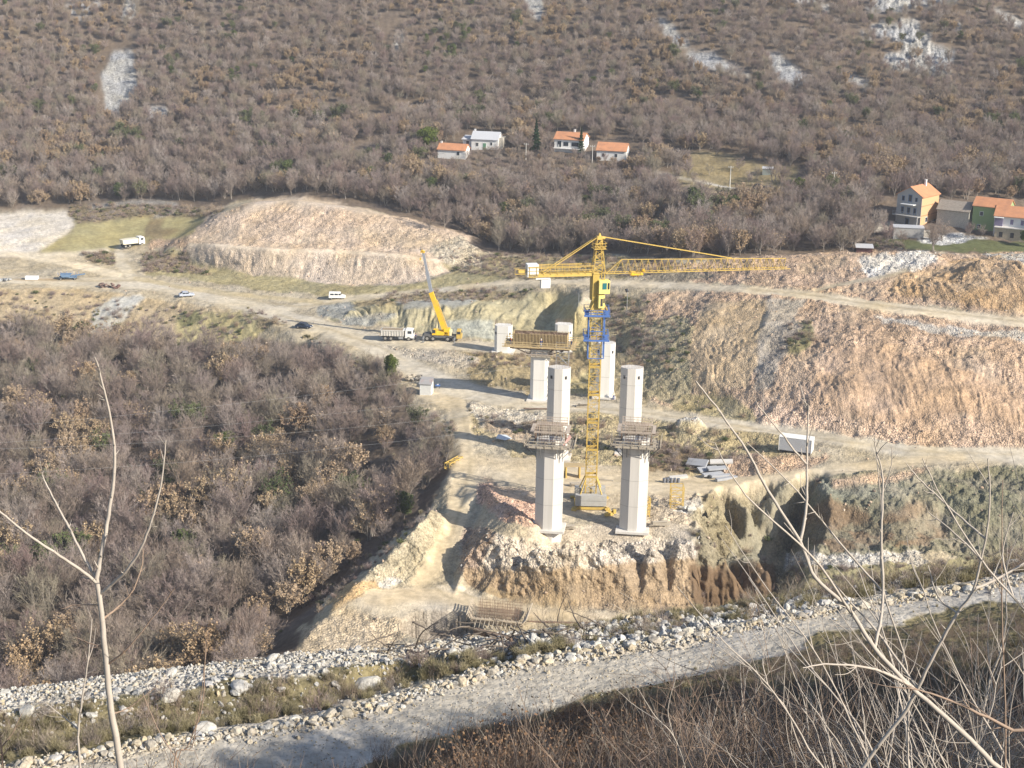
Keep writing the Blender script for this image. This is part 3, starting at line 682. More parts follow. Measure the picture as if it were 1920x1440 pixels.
# ------------------------------------------------------------------ materials for things
_M = {}
def mat(name, col, rough=.7, var=.12, scale=3.0, metal=0.0, bump=0.0, spec=.3, dirt=None, stretch=None, rand=0.0, trans=0.0):
    if name in _M: return _M[name]
    m = bpy.data.materials.new(name)
    t = nodes(m)
    out = N(t, 'ShaderNodeOutputMaterial'); bs = N(t, 'ShaderNodeBsdfPrincipled', i_Roughness=rough, i_Metallic=metal)
    bs.inputs['Specular IOR Level'].default_value = spec
    tc = N(t, 'ShaderNodeTexCoord')
    src = tc.outputs['Object']
    if stretch:
        mp = N(t, 'ShaderNodeMapping'); mp.inputs['Scale'].default_value = stretch
        t.links.new(src, mp.inputs[0]); src = mp.outputs[0]
    n1 = N(t, 'ShaderNodeTexNoise', i_Scale=scale, i_Detail=5.0, i_Roughness=.6); t.links.new(src, n1.inputs['Vector'])
    k = maths(t, 'MULTIPLY_ADD', n1.outputs[0], var * 4, 1 - var * 2)
    if rand:
        oi = N(t, 'ShaderNodeObjectInfo')
        k = maths(t, 'MULTIPLY', k, maths(t, 'MULTIPLY_ADD', oi.outputs['Random'], rand * 2, 1 - rand))
    vm = N(t, 'ShaderNodeVectorMath', operation='SCALE'); vm.inputs[0].default_value = col; t.links.new(k, vm.inputs['Scale'])
    c = vm.outputs[0]
    if dirt:
        n2 = N(t, 'ShaderNodeTexNoise', i_Scale=scale * .45, i_Detail=4.0); t.links.new(src, n2.inputs['Vector'])
        f = maths(t, 'MULTIPLY', maths(t, 'SUBTRACT', n2.outputs[0], .48), 3.0); n2c = maths(t, 'MINIMUM', maths(t, 'MAXIMUM', f, 0), .8)
        mx = N(t, 'ShaderNodeMix', data_type='VECTOR'); t.links.new(n2c, mx.inputs['Factor']); t.links.new(c, mx.inputs['A']); mx.inputs['B'].default_value = dirt
        c = mx.outputs['Result']
    t.links.new(c, bs.inputs['Base Color'])
    if bump:
        bp = N(t, 'ShaderNodeBump', i_Strength=.6, i_Distance=bump); t.links.new(n1.outputs[0], bp.inputs['Height']); t.links.new(bp.outputs[0], bs.inputs['Normal'])
    t.links.new(bs.outputs[0], out.inputs[0])
    _M[name] = m
    return m

CONC = mat('concrete', (.64, .61, .57), .85, .07, .8, dirt=(.51, .485, .445), stretch=(1.6, 1.6, .16))
CONC_W = mat('pale_concrete', (.76, .74, .70), .85, .06, .8, dirt=(.62, .60, .55), stretch=(1.6, 1.6, .16))
YEL = mat('yellow_paint', (.60, .42, .11), .55, .10, 2.0, dirt=(.42, .30, .12))
YEL2 = mat('bright_yellow_paint', (.80, .50, .03), .45, .06, 1.5, dirt=(.60, .40, .10))
BLUE = mat('blue_paint', (.09, .18, .46), .5, .08, 2.0)
WHITE = mat('white_paint', (.78, .78, .76), .5, .03, 1.5)
GREYM = mat('grey_metal', (.33, .34, .35), .5, .08, 3.0, metal=.2)
DARK = mat('dark_metal', (.05, .05, .055), .6, .1, 3.0)
RUBBER = mat('rubber', (.03, .03, .03), .9, .1, 6.0)
RIM = mat('wheel_rim', (.28, .27, .25), .6, .1, 6.0)
GLASS = mat('window_glass', (.03, .04, .055), .08, .02, 1.0, spec=.6)
TEAL = mat('teal_glass', (.03, .17, .19), .1, .02, 1.0, spec=.6)
TIMBER = mat('timber', (.42, .32, .18), .85, .15, 3.0)
TIMBER2 = mat('weathered_timber', (.42, .37, .30), .9, .15, 3.0)
RUST = mat('rusty_steel', (.22, .155, .115), .8, .15, 3.0)
TILE = mat('roof_tile', (.50, .235, .125), .85, .12, 1.2, dirt=(.36, .18, .11))
WALLW = mat('white_render', (.70, .69, .68), .9, .04, .8, dirt=(.58, .56, .53))
SHEET = mat('sheet_roof', (.48, .49, .52), .5, .05, 1.0)
BRICK = mat('orange_brick', (.56, .34, .19), .9, .08, 3.0)
PLAST = mat('grey_render', (.36, .35, .34), .9, .08, 1.0)
STONE = mat('field_stone', (.42, .39, .34), .9, .35, 4.0)
GREENW = mat('green_render', (.26, .34, .16), .9, .06, 1.0)
SKIN = mat('skin', (.45, .27, .19), .6, .03, 3.0)
NAVY = mat('navy_cloth', (.04, .06, .14), .9, .1, 8.0)
LTBLUE = mat('light_blue_cloth', (.35, .42, .55), .9, .1, 8.0)
WCLOTH = mat('pale_cloth', (.60, .58, .52), .9, .1, 8.0)

# ------------------------------------------------------------------ mesh builder
class MB:
    def __init__(self): self.v = []; self.f = []
    def add(self, vs, fs):
        o = len(self.v); self.v += [tuple(map(float, a)) for a in vs]; self.f += [tuple(i + o for i in f) for f in fs]; return self
    def box(self, c, s, rz=0.0, rx=0.0, ry=0.0):
        hx, hy, hz = s[0] / 2, s[1] / 2, s[2] / 2
        m = Matrix.Rotation(rz, 3, 'Z') @ Matrix.Rotation(ry, 3, 'Y') @ Matrix.Rotation(rx, 3, 'X')
        vs = []
        for x, y, z in ((-1, -1, -1), (1, -1, -1), (1, 1, -1), (-1, 1, -1), (-1, -1, 1), (1, -1, 1), (1, 1, 1), (-1, 1, 1)):
            p = m @ Vector((x * hx, y * hy, z * hz)); vs.append((p.x + c[0], p.y + c[1], p.z + c[2]))
        return self.add(vs, [(0, 3, 2, 1), (4, 5, 6, 7), (0, 1, 5, 4), (1, 2, 6, 5), (2, 3, 7, 6), (3, 0, 4, 7)])
    def bar(self, p, q, r, n=4, r2=None, cap=True):
        p = Vector(p); q = Vector(q); d = q - p
        if d.length < 1e-6: return self
        d.normalize(); a = Vector((0, 0, 1)) if abs(d.z) < .9 else Vector((1, 0, 0))
        u = d.cross(a).normalized(); w_ = d.cross(u)
        r2 = r if r2 is None else r2
        vs = []
        for c, rr in ((p, r), (q, r2)):
            for k in range(n):
                t = 2 * math.pi * (k + .5) / n; e = c + u * (math.cos(t) * rr) + w_ * (math.sin(t) * rr); vs.append((e.x, e.y, e.z))
        fs = [(k, (k + 1) % n, n + (k + 1) % n, n + k) for k in range(n)]
        if cap: fs += [tuple(range(n))[::-1], tuple(range(n, 2 * n))]
        return self.add(vs, fs)
    def prism(self, poly, z0, z1):
        n = len(poly)
        return self.add([(x, y, z0) for x, y in poly] + [(x, y, z1) for x, y in poly], [(k, (k + 1) % n, n + (k + 1) % n, n + k) for k in range(n)] + [tuple(range(n))[::-1], tuple(range(n, 2 * n))])
    def xprism(self, poly, x0, x1):
        """polygon in (y, z) drawn out along x"""
        n = len(poly)
        return self.add([(x0, y, z) for y, z in poly] + [(x1, y, z) for y, z in poly], [(k, (k + 1) % n, n + (k + 1) % n, n + k) for k in range(n)] + [tuple(range(n))[::-1], tuple(range(n, 2 * n))])
    def yprism(self, poly, y0, y1):
        """polygon in (x, z) drawn out along y"""
        n = len(poly)
        return self.add([(x, y0, z) for x, z in poly] + [(x, y1, z) for x, z in poly], [(k, (k + 1) % n, n + (k + 1) % n, n + k)[::-1] for k in range(n)] + [tuple(range(n)), tuple(range(n, 2 * n))[::-1]])
    def wheel(self, c, r, w_, axis='y', n=14):
        a = {'x': Vector((1, 0, 0)), 'y': Vector((0, 1, 0))}[axis] * (w_ / 2)
        return self.bar(Vector(c) - a, Vector(c) + a, r, n)
    def build(self, name, m, parent=None, smooth=False, bevel=0.0):
        me_ = bpy.data.meshes.new(name); me_.from_pydata(self.v, [], self.f); me_.update()
        bm = bmesh.new(); bm.from_mesh(me_); bmesh.ops.recalc_face_normals(bm, faces=bm.faces); bm.to_mesh(me_); bm.free()
        if smooth: me_.polygons.foreach_set('use_smooth', [True] * len(me_.polygons))
        me_.materials.append(m)
        o = bpy.data.objects.new(name, me_); COL.objects.link(o)
        if parent: o.parent = parent
        if bevel:
            b = o.modifiers.new('bevel', 'BEVEL'); b.width = bevel; b.segments = 2
        return o

def tag(o, label, cat, group=None, kind=None):
    o['label'] = label
    if cat: o['category'] = cat
    if group: o['group'] = group
    if kind: o['kind'] = kind
    return o
def thing(name, label, cat, loc, rz=0.0, group=None):
    o = bpy.data.objects.new(name, None); COL.objects.link(o)
    o.location = loc; o.rotation_euler = (0, 0, rz); o.empty_display_size = .5
    return tag(o, label, cat, group)
def copy_tree(o, loc, rz, label, group=None, scale=None):
    c = o.copy(); COL.objects.link(c); c.location = loc; c.rotation_euler = (0, 0, rz)
    if scale: c.scale = scale
    c['label'] = label
    if group: c['group'] = group
    for ch in list(o.children):
        d = ch.copy(); COL.objects.link(d); d.parent = c
        for g in list(ch.children):
            e = g.copy(); COL.objects.link(e); e.parent = d
    return c
def on(px, py, dz=0.0):
    p = hit(px, py); return (p[0], p[1], p[2] + dz)
def onz(x, y, dz=0.0):
    return (x, y, float(ground(x, y)) + dz)
# ------------------------------------------------------------------ bridge piers
AX = None
def pier_poly(w, d, front):
    a, b = w / 2, d / 2; f = front / 2; s = b * .38
    return [(-f, -b), (f, -b), (a, -s), (a, s), (f, b), (-f, b), (-a, s), (-a, -s)]

def pier(px, Y, top_py, label, w=4.2, d=3.0, rz=-.12, holes=True, rebar=1.1, mt=CONC, front=1.5, footing=True, base=None):
    p = PY(px, 800, Y)
    if base:
        p = hit(px, base); Y = float(p[1]) + d / 2; print('PIER', p)
    # the column stands where its axis meets the ground
    x = p[0]
    g = float(ground(x, Y))
    zt = zat(x, Y, top_py)
    o = thing('bridge_pier', label, 'bridge pier', (x, Y, g), rz, 'concrete piers of the unfinished bridge')
    h = zt - g
    mb = MB()
    pol = pier_poly(w, d, front)
    # casting lifts: each joint is a hair proud
    z = -3.0; lifts = []
    k = 0
    while z < h - .01:
        z2 = min(h, (0 if z < 0 else z) + 4.6) if z >= 0 else 4.6
        z2 = min(z2, h)
        s = 1.0 + (.004 if k % 2 else 0)
        mb.prism([(a * s, b * s) for a, b in pol], z + (0.002 if z > 0 else 0), z2)
        z = z2; k += 1
    sh = mb.build('shaft', mt, o)
    jn = 4.6
    while jn < h - .5:
        MB().prism([(a * 1.012, b * 1.012) for a, b in pol], jn - .035, jn + .035).build('pour_joint', mat('joint_grey', (.43, .41, .38), .9, .1, 2.0), sh); jn += 4.6
    if footing:
        MB().box((0, 0, .05), (w + 1.1, d + 1.2, .4)).build('footing', CONC, o)
    if rebar:
        r = MB()
        for i, (a, b) in enumerate(pol):
            c, e = pol[(i + 1) % 8]
            L = math.hypot(c - a, e - b); n = max(2, int(L / .3))
            for q in range(n):
                t = q / n; hh = rebar * random.uniform(.75, 1.1)
                xx, yy = (a + (c - a) * t) * .93, (b + (e - b) * t) * .93
                r.bar((xx, yy, h - .1), (xx + random.uniform(-.04, .04), yy, h + hh), .022, 3)
        r.build('rebar', RUST, o)
    if holes:
        hb = MB(); fr = MB()
        for sx in (-1, 1):
            # on the chamfered faces beside the front
            ax_, ay_ = sx * (front / 2 + (w - front) / 4 * .9), -d / 2 + (d / 2 - d / 2 * .38) / 2 * .9
            an = math.atan2(d / 2 - d / 2 * .38, (w - front) / 2) * sx
            MB().box((ax_, ay_ - .03, h - 1.75), (.42, .12, .6), an).build('anchor_recess', DARK, o)
    return o, x, Y, g, zt

P1L = pier(1028, 253.0, 822, 'near left bridge pier, pale octagonal concrete column under a timber formwork platform', w=4.5, d=3.2, holes=False, rebar=0, front=1.55, base=1010)
P1R = pier(1187, 254.0, 822, 'near right bridge pier, pale octagonal concrete column under a timber formwork platform', w=4.5, d=3.2, holes=False, rebar=0, front=1.55, base=1004)
P2L = pier(1046, 289.0, 688, 'second row left bridge pier, bare top with two dark holes, behind the near left formwork', mt=CONC)
P2R = pier(1181, 291.0, 688, 'second row right bridge pier, bare top with two dark holes, behind the near right formwork', mt=CONC)
P3L = pier(1010, 324.0, 664, 'bridge pier carrying the wide timber crosshead platform, stair shadow on its face', w=3.9, rebar=0, holes=False, mt=CONC_W, front=2.4, d=3.4)
P3R = pier(1131, 325.0, 642, 'bright white bridge pier right of the blue cage of the tower crane', w=3.9, mt=CONC_W, front=2.2)
P4L = pier(941, 357.0, 609, 'farthest left bridge pier, short white block by the road', w=4.0, mt=CONC_W, front=2.6)
P4R = pier(1052, 360.0, 607, 'farthest right bridge pier, white top with rebar behind the crosshead platform', w=4.0, mt=CONC_W, front=2.6)

# ------------------------------------------------------------------ climbing formwork on the near piers
def climbing_formwork(P, label, flip):
    _, x, Y, g, zt = P
    o = thing('climbing_formwork', label, 'formwork', (x, Y, zt), -.12, 'climbing formwork on the near piers')
    W, D = 6.6, 5.6
    z0 = -.9
    d = MB()
    # boards round the column
    for i in range(8):
        y = -D / 2 + .32 + i * .19
        d.box((0, y, z0), (W + random.uniform(-.3, .5), .17, .07))
        d.box((0, -y, z0), (W + random.uniform(-.3, .5), .17, .07))
    for i in range(5):
        xx = W / 2 + .5 - i * .22
        d.box((xx, 0, z0 + .08), (.2, D - 1.5, .06)); d.box((-xx, 0, z0 + .08), (.2, D - 1.5, .06))
    d.build('deck', TIMBER2, o)
    e = MB()
    e.box((0, -D / 2 + .06, z0 + .12), (W + .5, .06, .34)); e.box((0, D / 2 - .06, z0 + .12), (W + .5, .06, .34))
    for s in (-1, 1): e.box((s * (W / 2 + .75), 0, z0 + .15), (.06, D - 1.0, .3))
    e.build('edge_board', TIMBER2, o)
    r = MB()
    for s in (-1, 1):
        for k in range(6):
            xx = -W / 2 + k * W / 5
            r.bar((xx, s * (D / 2), z0), (xx, s * (D / 2 + .12), z0 + 1.25), .05)
        for hh in (.62, 1.15):
            r.box((0, s * (D / 2 + .06), z0 + hh), (W + .7, .05, .13))
        for k in range(4):
            yy = -D / 2 + .5 + k * (D - 1) / 3
            r.bar((s * (W / 2 + .8), yy, z0), (s * (W / 2 + .95), yy, z0 + 1.35), .05)
        for hh in (.55, 1.2):
            r.box((s * (W / 2 + .9), 0, z0 + hh), (.05, D - .6, .12))
    r.build('guardrail', TIMBER2, o)
    # steel panels
    for s in (-1, 1):
        p = MB()
        pw, ph, zz = 3.4, 2.3, z0 + .25
        for k in range(9):
            xx = -pw / 2 + k * pw / 8
            p.box((xx, s * 1.86, zz + ph / 2), (.05, .10, ph))
        for k in range(6):
            p.box((0, s * 1.865, zz + .05 + k * (ph - .1) / 5), (pw + .2, .12, .06))
        p.build('form_panel', RUST, o)
    for s in (-1, 1):
        p = MB()
        for k in range(5):
            p.box((s * 2.5, -1.2 + k * .6, z0 + 1.35), (.1, .05, 2.2))
        for k in range(5):
            p.box((s * 2.505, 0, z0 + .3 + k * .52), (.12, 2.6, .06))
        p.build('form_panel', RUST, o)
    pb = MB(); pb.box((0, 1.74, z0 + 1.4), (3.2, .05, 2.2)); pb.build('back_shutter', TIMBER2, o)
    # braces
    for s in (-1, 1):
        b = MB()
        for xx in (-1.9, 0, 1.9):
            b.bar((xx, s * (D / 2 - .2), z0 + .05), (xx, s * 2.0, z0 + 2.3), .06)
            b.bar((xx - .9, s * (D / 2 - .35), z0 + .1), (xx + .6, s * (D / 2 - .35), z0 + 1.1), .045)
            b.bar((xx + .9, s * (D / 2 - .35), z0 + .1), (xx - .6, s * (D / 2 - .35), z0 + 1.1), .045)
        b.bar((-2.9, s * (D / 2 - .35), z0 + .6), (2.9, s * (D / 2 - .35), z0 + .6), .04)
        b.build('brace', GREYM, o)
    # upper walkway
    u = MB(); zu = z0 + 2.6
    for s in (-1, 1):
        u.box((0, s * 2.25, zu), (5.2, .75, .07))
        u.box((0, s * 2.62, zu + .2), (5.2, .05, .28))
        u.box((s * 2.9, 0, zu + .02), (.6, 4.4, .06))
        for hh in (.7, 1.15): u.box((0, s * 2.64, zu + hh), (5.2, .045, .10))
        for k in range(5): u.bar((-2.5 + k * 1.25, s * 2.62, zu - .3), (-2.5 + k * 1.25, s * 2.66, zu + 1.3), .045)
        for k in range(14): u.bar((-2.4 + k * .37, s * 2.0, zu), (-2.4 + k * .37, s * 2.0, zu + 1.3), .02, 3)
    u.build('upper_walkway', mat('pink_plank', (.44, .37, .31), .9, .12, 3.0), o)
    # brackets under the deck
    for s in (-1, 1):
        for yy in (-1.3, 1.3):
            k_ = MB()
            k_.bar((s * 2.1, yy, z0 - 2.1), (s * (W / 2 + .7), yy, z0 - .06), .08)
            k_.bar((s * 2.1, yy, z0 - .12), (s * (W / 2 + .8), yy, z0 - .12), .09)
            k_.bar((s * 2.2, yy, z0 - 2.6), (s * 2.2, yy, z0 + .1), .08); k_.build('bracket', DARK if flip else GREYM, o)
        for xx in (-1.4, 1.4):
            k_ = MB()
            k_.bar((xx, s * 1.7, z0 - 1.9), (xx, s * (D / 2 - .05), z0 - .06), .08)
            k_.bar((xx, s * 1.6, z0 - .12), (xx, s * (D / 2), z0 - .12), .09); k_.bar((xx, s * 1.62, z0 - 2.0), (xx, s * 1.62, z0 - .1), .07); k_.build('bracket', DARK if flip else GREYM, o)
    rb = MB()
    for k in range(40):
        t = k / 40 * 8; i = int(t); fr_ = t - i; pol = pier_poly(4.2, 2.9, 1.45)
        a, b2 = pol[i]; c, e2 = pol[(i + 1) % 8]
        xx, yy = (a + (c - a) * fr_) * .92, (b2 + (e2 - b2) * fr_) * .92
        rb.bar((xx, yy, -.1), (xx, yy, 2.4 + random.uniform(-.3, .4)), .022, 3)
    rb.build('rebar', RUST, o)
    return o
climbing_formwork(P1L, 'timber and steel formwork platform round the top of the near left pier', False)
climbing_formwork(P1R, 'timber and steel formwork platform round the top of the near right pier', True)
# loose planks on the left platform
_, x_, Y_, g_, zt_ = P1L
pk = MB()
for k in range(4): pk.bar((1.9 + .1 * k, -1.9 + .2 * k, -.7), (3.1 + .1 * k, -1.4 + .2 * k, 1.2 - .2 * k), .07)
o = pk.build('plank_bundle', mat('red_white_plank', (.55, .35, .32), .8, .3, 6.0)); o.location = (x_, Y_, zt_); tag(o, 'pinkish planks leaning on the rail of the near left formwork platform', 'planks')

# ------------------------------------------------------------------ crosshead formwork on the third row left pier
_, x_, Y_, g_, zt_ = P3L
o = thing('crosshead_formwork', 'wide ochre timber crosshead platform with picket shutters on top of a pier', 'formwork', (x_, Y_, zt_), -.12)
c = MB()
c.box((0, 0, .1), (4.6, 4.6, .25)); c.build('collar_deck', TIMBER2, o)
c = MB()
for s in (-1, 1):
    c.box((0, s * 2.4, .5), (6.2, .06, .16)); c.box((0, s * 2.4, 1.05), (6.2, .06, .14))
    for k in range(6): c.box((-2.9 + k * 1.16, s * 2.34, .7), (.1, .06, 1.4))
c.build('collar_rail', mat('pink_plank', (.48, .36, .30)), o)
c = MB(); c.box((0, 0, .9), (3.6, 3.2, 1.5)); c.build('head_block', CONC_W, o)
hb = 1.75
c = MB()
for yy in (-2.0, -.7, .7, 2.0): c.box((0, yy, hb), (12.5, .25, .5))
for s in (-1, 1):
    c.bar((s * 2.0, -1.6, .3), (s * 5.2, -1.6, hb - .2), .12); c.bar((s * 2.0, 1.6, .3), (s * 5.2, 1.6, hb - .2), .12)
c.build('steel_beam', RUST, o)
c = MB()
for k in range(34): c.box((-7.3 + k * .44, 0, hb + .3), (.4, 6.2 + random.uniform(-.2, .3), .07))
c.build('deck', TIMBER, o)
c = MB()
for s in (-1, 1):
    c.box((0, s * 3.05, hb + .42), (15.6, .06, .22)); c.box((.4, s * 3.1, hb + .95), (16.4, .05, .14)); c.box((.6, s * 3.1, hb + 1.4), (15.4, .05, .12))
    for k in range(9): c.box((-7 + k * 1.75, s * 3.07, hb + .9), (.09, .07, 1.3))
for s in (-1, 1):
    for hh in (.95, 1.4): c.box((s * 7.3, 0, hb + hh), (.05, 6, .12))
c.build('guardrail', mat('ochre_timber', (.52, .40, .22), .85, .12, 3.0), o)
c = MB()
for s in (-1, 1):
    for k in range(38):
        xx = -5.6 + k * .303
        c.box((xx, s * 1.5, hb + 1.75), (.10, .12, 2.6 - .25 * (k < 12)))
for xx in (-5.7, 5.7):
    for k in range(8): c.box((xx, -1.4 + k * .4, hb + 1.7), (.12, .1, 2.5))
c.build('shutter_studs', mat('ochre_timber', (.60, .43, .19)), o)
c = MB()
for s in (-1, 1): c.box((0, s * 1.38, hb + 1.65), (11.3, .05, 2.3))
c.build('shutter_board', mat('gap_shade_board', (.13, .085, .06), .9, .15, 3.0), o)  # board colour darkened to stand for the shade between the studs
c = MB()
for k in range(80): c.bar((random.uniform(-5.4, 5.4), random.uniform(-1.2, 1.2), hb + .4), (random.uniform(-5.4, 5.4), random.uniform(-1.2, 1.2), hb + 2.9), .025, 3)
for k in range(30):
    xx = -5.4 + k * .37; c.bar((xx, 0, hb + .5), (xx, 0, hb + random.uniform(2.6, 3.4)), .025, 3)
c.build('rebar', RUST, o)

# scaffold stair tower right of that pier
sx, sy = x_ + 4.6, Y_ - 2.2
gz = float(ground(sx, sy)); H_ = zt_ + 3.0 - gz
o = thing('stair_tower', 'grey scaffold stair tower beside the crosshead platform', 'scaffold', (sx, sy, gz), -.12)
c = MB()
for a in (-1.3, 1.3):
    for b in (-.8, .8): c.bar((a, b, 0), (a, b, H_), .05, 6)
k = 0
while k * 2.0 < H_:
    zz = k * 2.0 + .1
    for b in (-.8, .8): c.bar((-1.3, b, zz), (1.3, b, zz), .04); c.bar((-1.3, b, zz + 1), (1.3, b, zz + 1), .03)
    for a in (-1.3, 1.3): c.bar((a, -.8, zz), (a, .8, zz), .04); c.bar((a, -.8, zz + 1), (a, .8, zz + 1), .03)
    k += 1
c.build('frame', GREYM, o)
c = MB()
for k in range(int(H_ / 2)):
    s = 1 if k % 2 else -1
    zz = k * 2.0 + .1; yy = -.4 if k % 2 else .4
    c.bar((-1.1 * s, yy - .33, zz), (1.1 * s, yy - .33, zz + 2.0), .06); c.bar((-1.1 * s, yy + .33, zz), (1.1 * s, yy + .33, zz + 2.0), .06)
    for q in range(7):
        t_ = (q + .5) / 7; c.box((-1.1 * s + 2.2 * s * t_, yy, zz + 2.0 * t_), (.26, .64, .05))
c.build('stair_flight', GREYM, o)

# ------------------------------------------------------------------ tower crane
cx, cy = PY(1106, 960, 264)[:2]
gz = float(ground(cx, cy))
JA = math.atan2(7.0, 33.0)
crane = thing('tower_crane', 'tall yellow tower crane with a blue climbing cage, between the bridge piers', 'tower crane', (cx, cy, gz), 0)
def lz(px_off, py): return zat(cx, cy, py) - gz
z_top_mast = zat(cx, cy, 580) - gz
z_base = zat(cx, cy, 950) - gz
c = MB()
for s in (-1, 1):
    c.box((0, s * 2.6, .35), (6.4, .35, .4)); c.box((s * 2.6, 0, .36), (.35, 6.4, .38))
    c.bar((-3, s * 3, .4), (3, -s * 3, .4), .18)
for a in (-3, 3):
    for b in (-3, 3): c.box((a, b, .15), (.8, .8, .5))
c.build('base_frame', YEL, crane)
for i, (a, b) in enumerate(((0, -2.1), (0, 2.1))):
    c = MB()
    for k in range(2): c.box((a, b, 1.25 + k * .95), (5.4, 1.3, .9))
    c.build('ballast_block', mat('ballast_concrete', (.42, .41, .39), .9, .1, 1.5), crane)
HW = .95
def mast_section(z0, z1, m_, hw=HW, r=.075, name='mast_section'):
    c = MB(); n = max(1, round((z1 - z0) / 1.9)); dz = (z1 - z0) / n
    for a in (-hw, hw):
        for b in (-hw, hw): c.bar((a, b, z0), (a, b, z1), r * 1.25)
    cor = [(-hw, -hw), (hw, -hw), (hw, hw), (-hw, hw)]
    for k in range(n):
        za, zb = z0 + k * dz, z0 + (k + 1) * dz
        for i in range(4):
            p, q = cor[i], cor[(i + 1) % 4]
            if k % 2: p, q = q, p
            c.bar((*p, za), (*q, zb), r * .6)
            c.bar((*p, za), (*q, za), r * .6)
    for i in range(4):
        p, q = cor[i], cor[(i + 1) % 4]
        c.bar((*p, z1 - .1), (*q, z1 - .1), r * 1.3); c.bar((*p, z0 + .1), (*q, z0 + .1), r * 1.3)
    # ladder
    c.bar((-.25, 0, z0), (-.25, 0, z1), .03); c.bar((.25, 0, z0), (.25, 0, z1), .03)
    for k in range(int((z1 - z0) / .45)): c.bar((-.25, 0, z0 + k * .45), (.25, 0, z0 + k * .45), .02)
    return c.build(name, m_, crane)
zb = .6; nsec = 7
hs = (z_top_mast - zb) / nsec
for k in range(nsec): mast_section(zb + k * hs + .01, zb + (k + 1) * hs - .01, YEL)
c = MB()
for a in (-1, 1):
    for b in (-1, 1): c.bar((a * HW, b * HW, 5.2), (a * 2.6, b * 2.6, .6), .12)
c.build('foot_strut', YEL, crane)
# blue climbing cage
zc0 = zat(cx, cy, 668) - gz; zc1 = zat(cx, cy, 584) - gz; zc2 = zat(cx, cy, 634) - gz
c = MB(); hw = 1.35; n = 5; dz = (zc1 - zc0) / n
cor = [(-hw, -hw), (hw, -hw), (hw, hw), (-hw, hw)]
for a, b in cor: c.bar((a, b, zc0), (a, b, zc1), .12)
for k in range(n + 1):
    for i in range(4):
        p, q = cor[i], cor[(i + 1) % 4]
        if k in (0, 2, 3, 5): c.bar((*p, zc0 + k * dz), (*q, zc0 + k * dz), .08)
        if k < n and i != 0: c.bar((*p, zc0 + k * dz), (*q, zc0 + (k + 1) * dz), .05)
c.build('climbing_cage', BLUE, crane)
for zz in (zc2, zc1 - .4):
    c = MB()
    for s in (-1, 1):
        c.box((0, s * 1.75, zz), (4.4, .6, .08)); c.box((s * 1.75, 0, zz + .09), (.6, 4.0, .08))
        for hh in (.55, 1.05):
            c.bar((-2.2, s * 2.05, zz + hh), (2.2, s * 2.05, zz + hh), .045); c.bar((s * 2.1, -2.05, zz + hh), (s * 2.1, 2.05, zz + hh), .045)
        for k in range(5): c.bar((-2.1 + k * 1.05, s * 2.05, zz), (-2.1 + k * 1.05, s * 2.05, zz + 1.1), .045)
    c.box((0, -2.06, zz + .1), (4.4, .05, .35))
    c.build('cage_platform', BLUE, crane)
# slewing part (everything above turns with the jib)
zs = zat(cx, cy, 578) - gz
ztop = zat(cx, cy, 440) - gz
zj = zat(cx, cy, 511) - gz
ct, st = math.cos(JA), math.sin(JA)
def J(u, v, z): return (u * ct - v * st, u * st + v * ct, z)
c = MB()
c.add([J(-1.1, -1.1, zs), J(1.1, -1.1, zs), J(1.1, 1.1, zs), J(-1.1, 1.1, zs), J(-.85, -.85, zs + 1.1), J(.85, -.85, zs + 1.1), J(.85, .85, zs + 1.1), J(-.85, .85, zs + 1.1)],
      [(0, 1, 5, 4), (1, 2, 6, 5), (2, 3, 7, 6), (3, 0, 4, 7), (4, 5, 6, 7), (0, 3, 2, 1)])
for a in (-1, 1): c.bar(J(a * .9, -1.0, zs + 1.1), J(a * 1.5, -1.3, zs - .1), .1)
c.bar((0, 0, zs + 1.0), (0, 0, zs + 1.5), 1.0, 16)
c.build('slewing_ring', YEL, crane)
c = MB()
for u, v in ((-.9, -.9), (.9, -.9), (.9, .9), (-.9, .9)): c.bar(J(u, v, zs + 1.3), J(u, v, zj), .13)
for z0, z1 in ((zs + 1.4, zs + 3.2), (zs + 3.3, zj - .1)):
    c.bar(J(-.9, .9, z0), J(.9, .9, z1), .08); c.bar(J(-.9, -.9, z0), J(-.9, .9, z1), .08)
c.box(J(-.55, 0, (zs + 1.5 + zj) / 2), (1.1, 2.0, zj - zs - 1.7), JA)
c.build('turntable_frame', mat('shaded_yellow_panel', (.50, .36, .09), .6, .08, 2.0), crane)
cab = MB()
cz = zj - 2.2
cab.box(J(.75, -1.0, cz), (1.9, 1.5, 2.3), JA); cab.box(J(.35, -1.1, cz - 2.5), (1.1, 1.2, 2.2), JA)
cab = cab.build('cab', mat('pale_yellow_paint', (.78, .66, .22), .5, .05, 2.0), crane, bevel=.05)
c = MB(); c.box(J(.75, -1.765, cz + .2), (.75, .04, 1.1), JA); c.build('cab_window', TEAL, cab)
c = MB(); c.box(J(1.715, -1.0, cz + .2), (.04, 1.1, 1.2), JA); c.box(J(1.45, -1.765, cz + .2), (.3, .04, 1.1), JA); c.build('cab_window', GLASS, cab)
c = MB(); c.box(J(.35, -1.72, cz - 2.6), (.35, .05, 1.3), JA); c.box(J(.75, -1.72, cz - 2.3), (.2, .05, .8), JA); c.build('service_opening', DARK, crane)
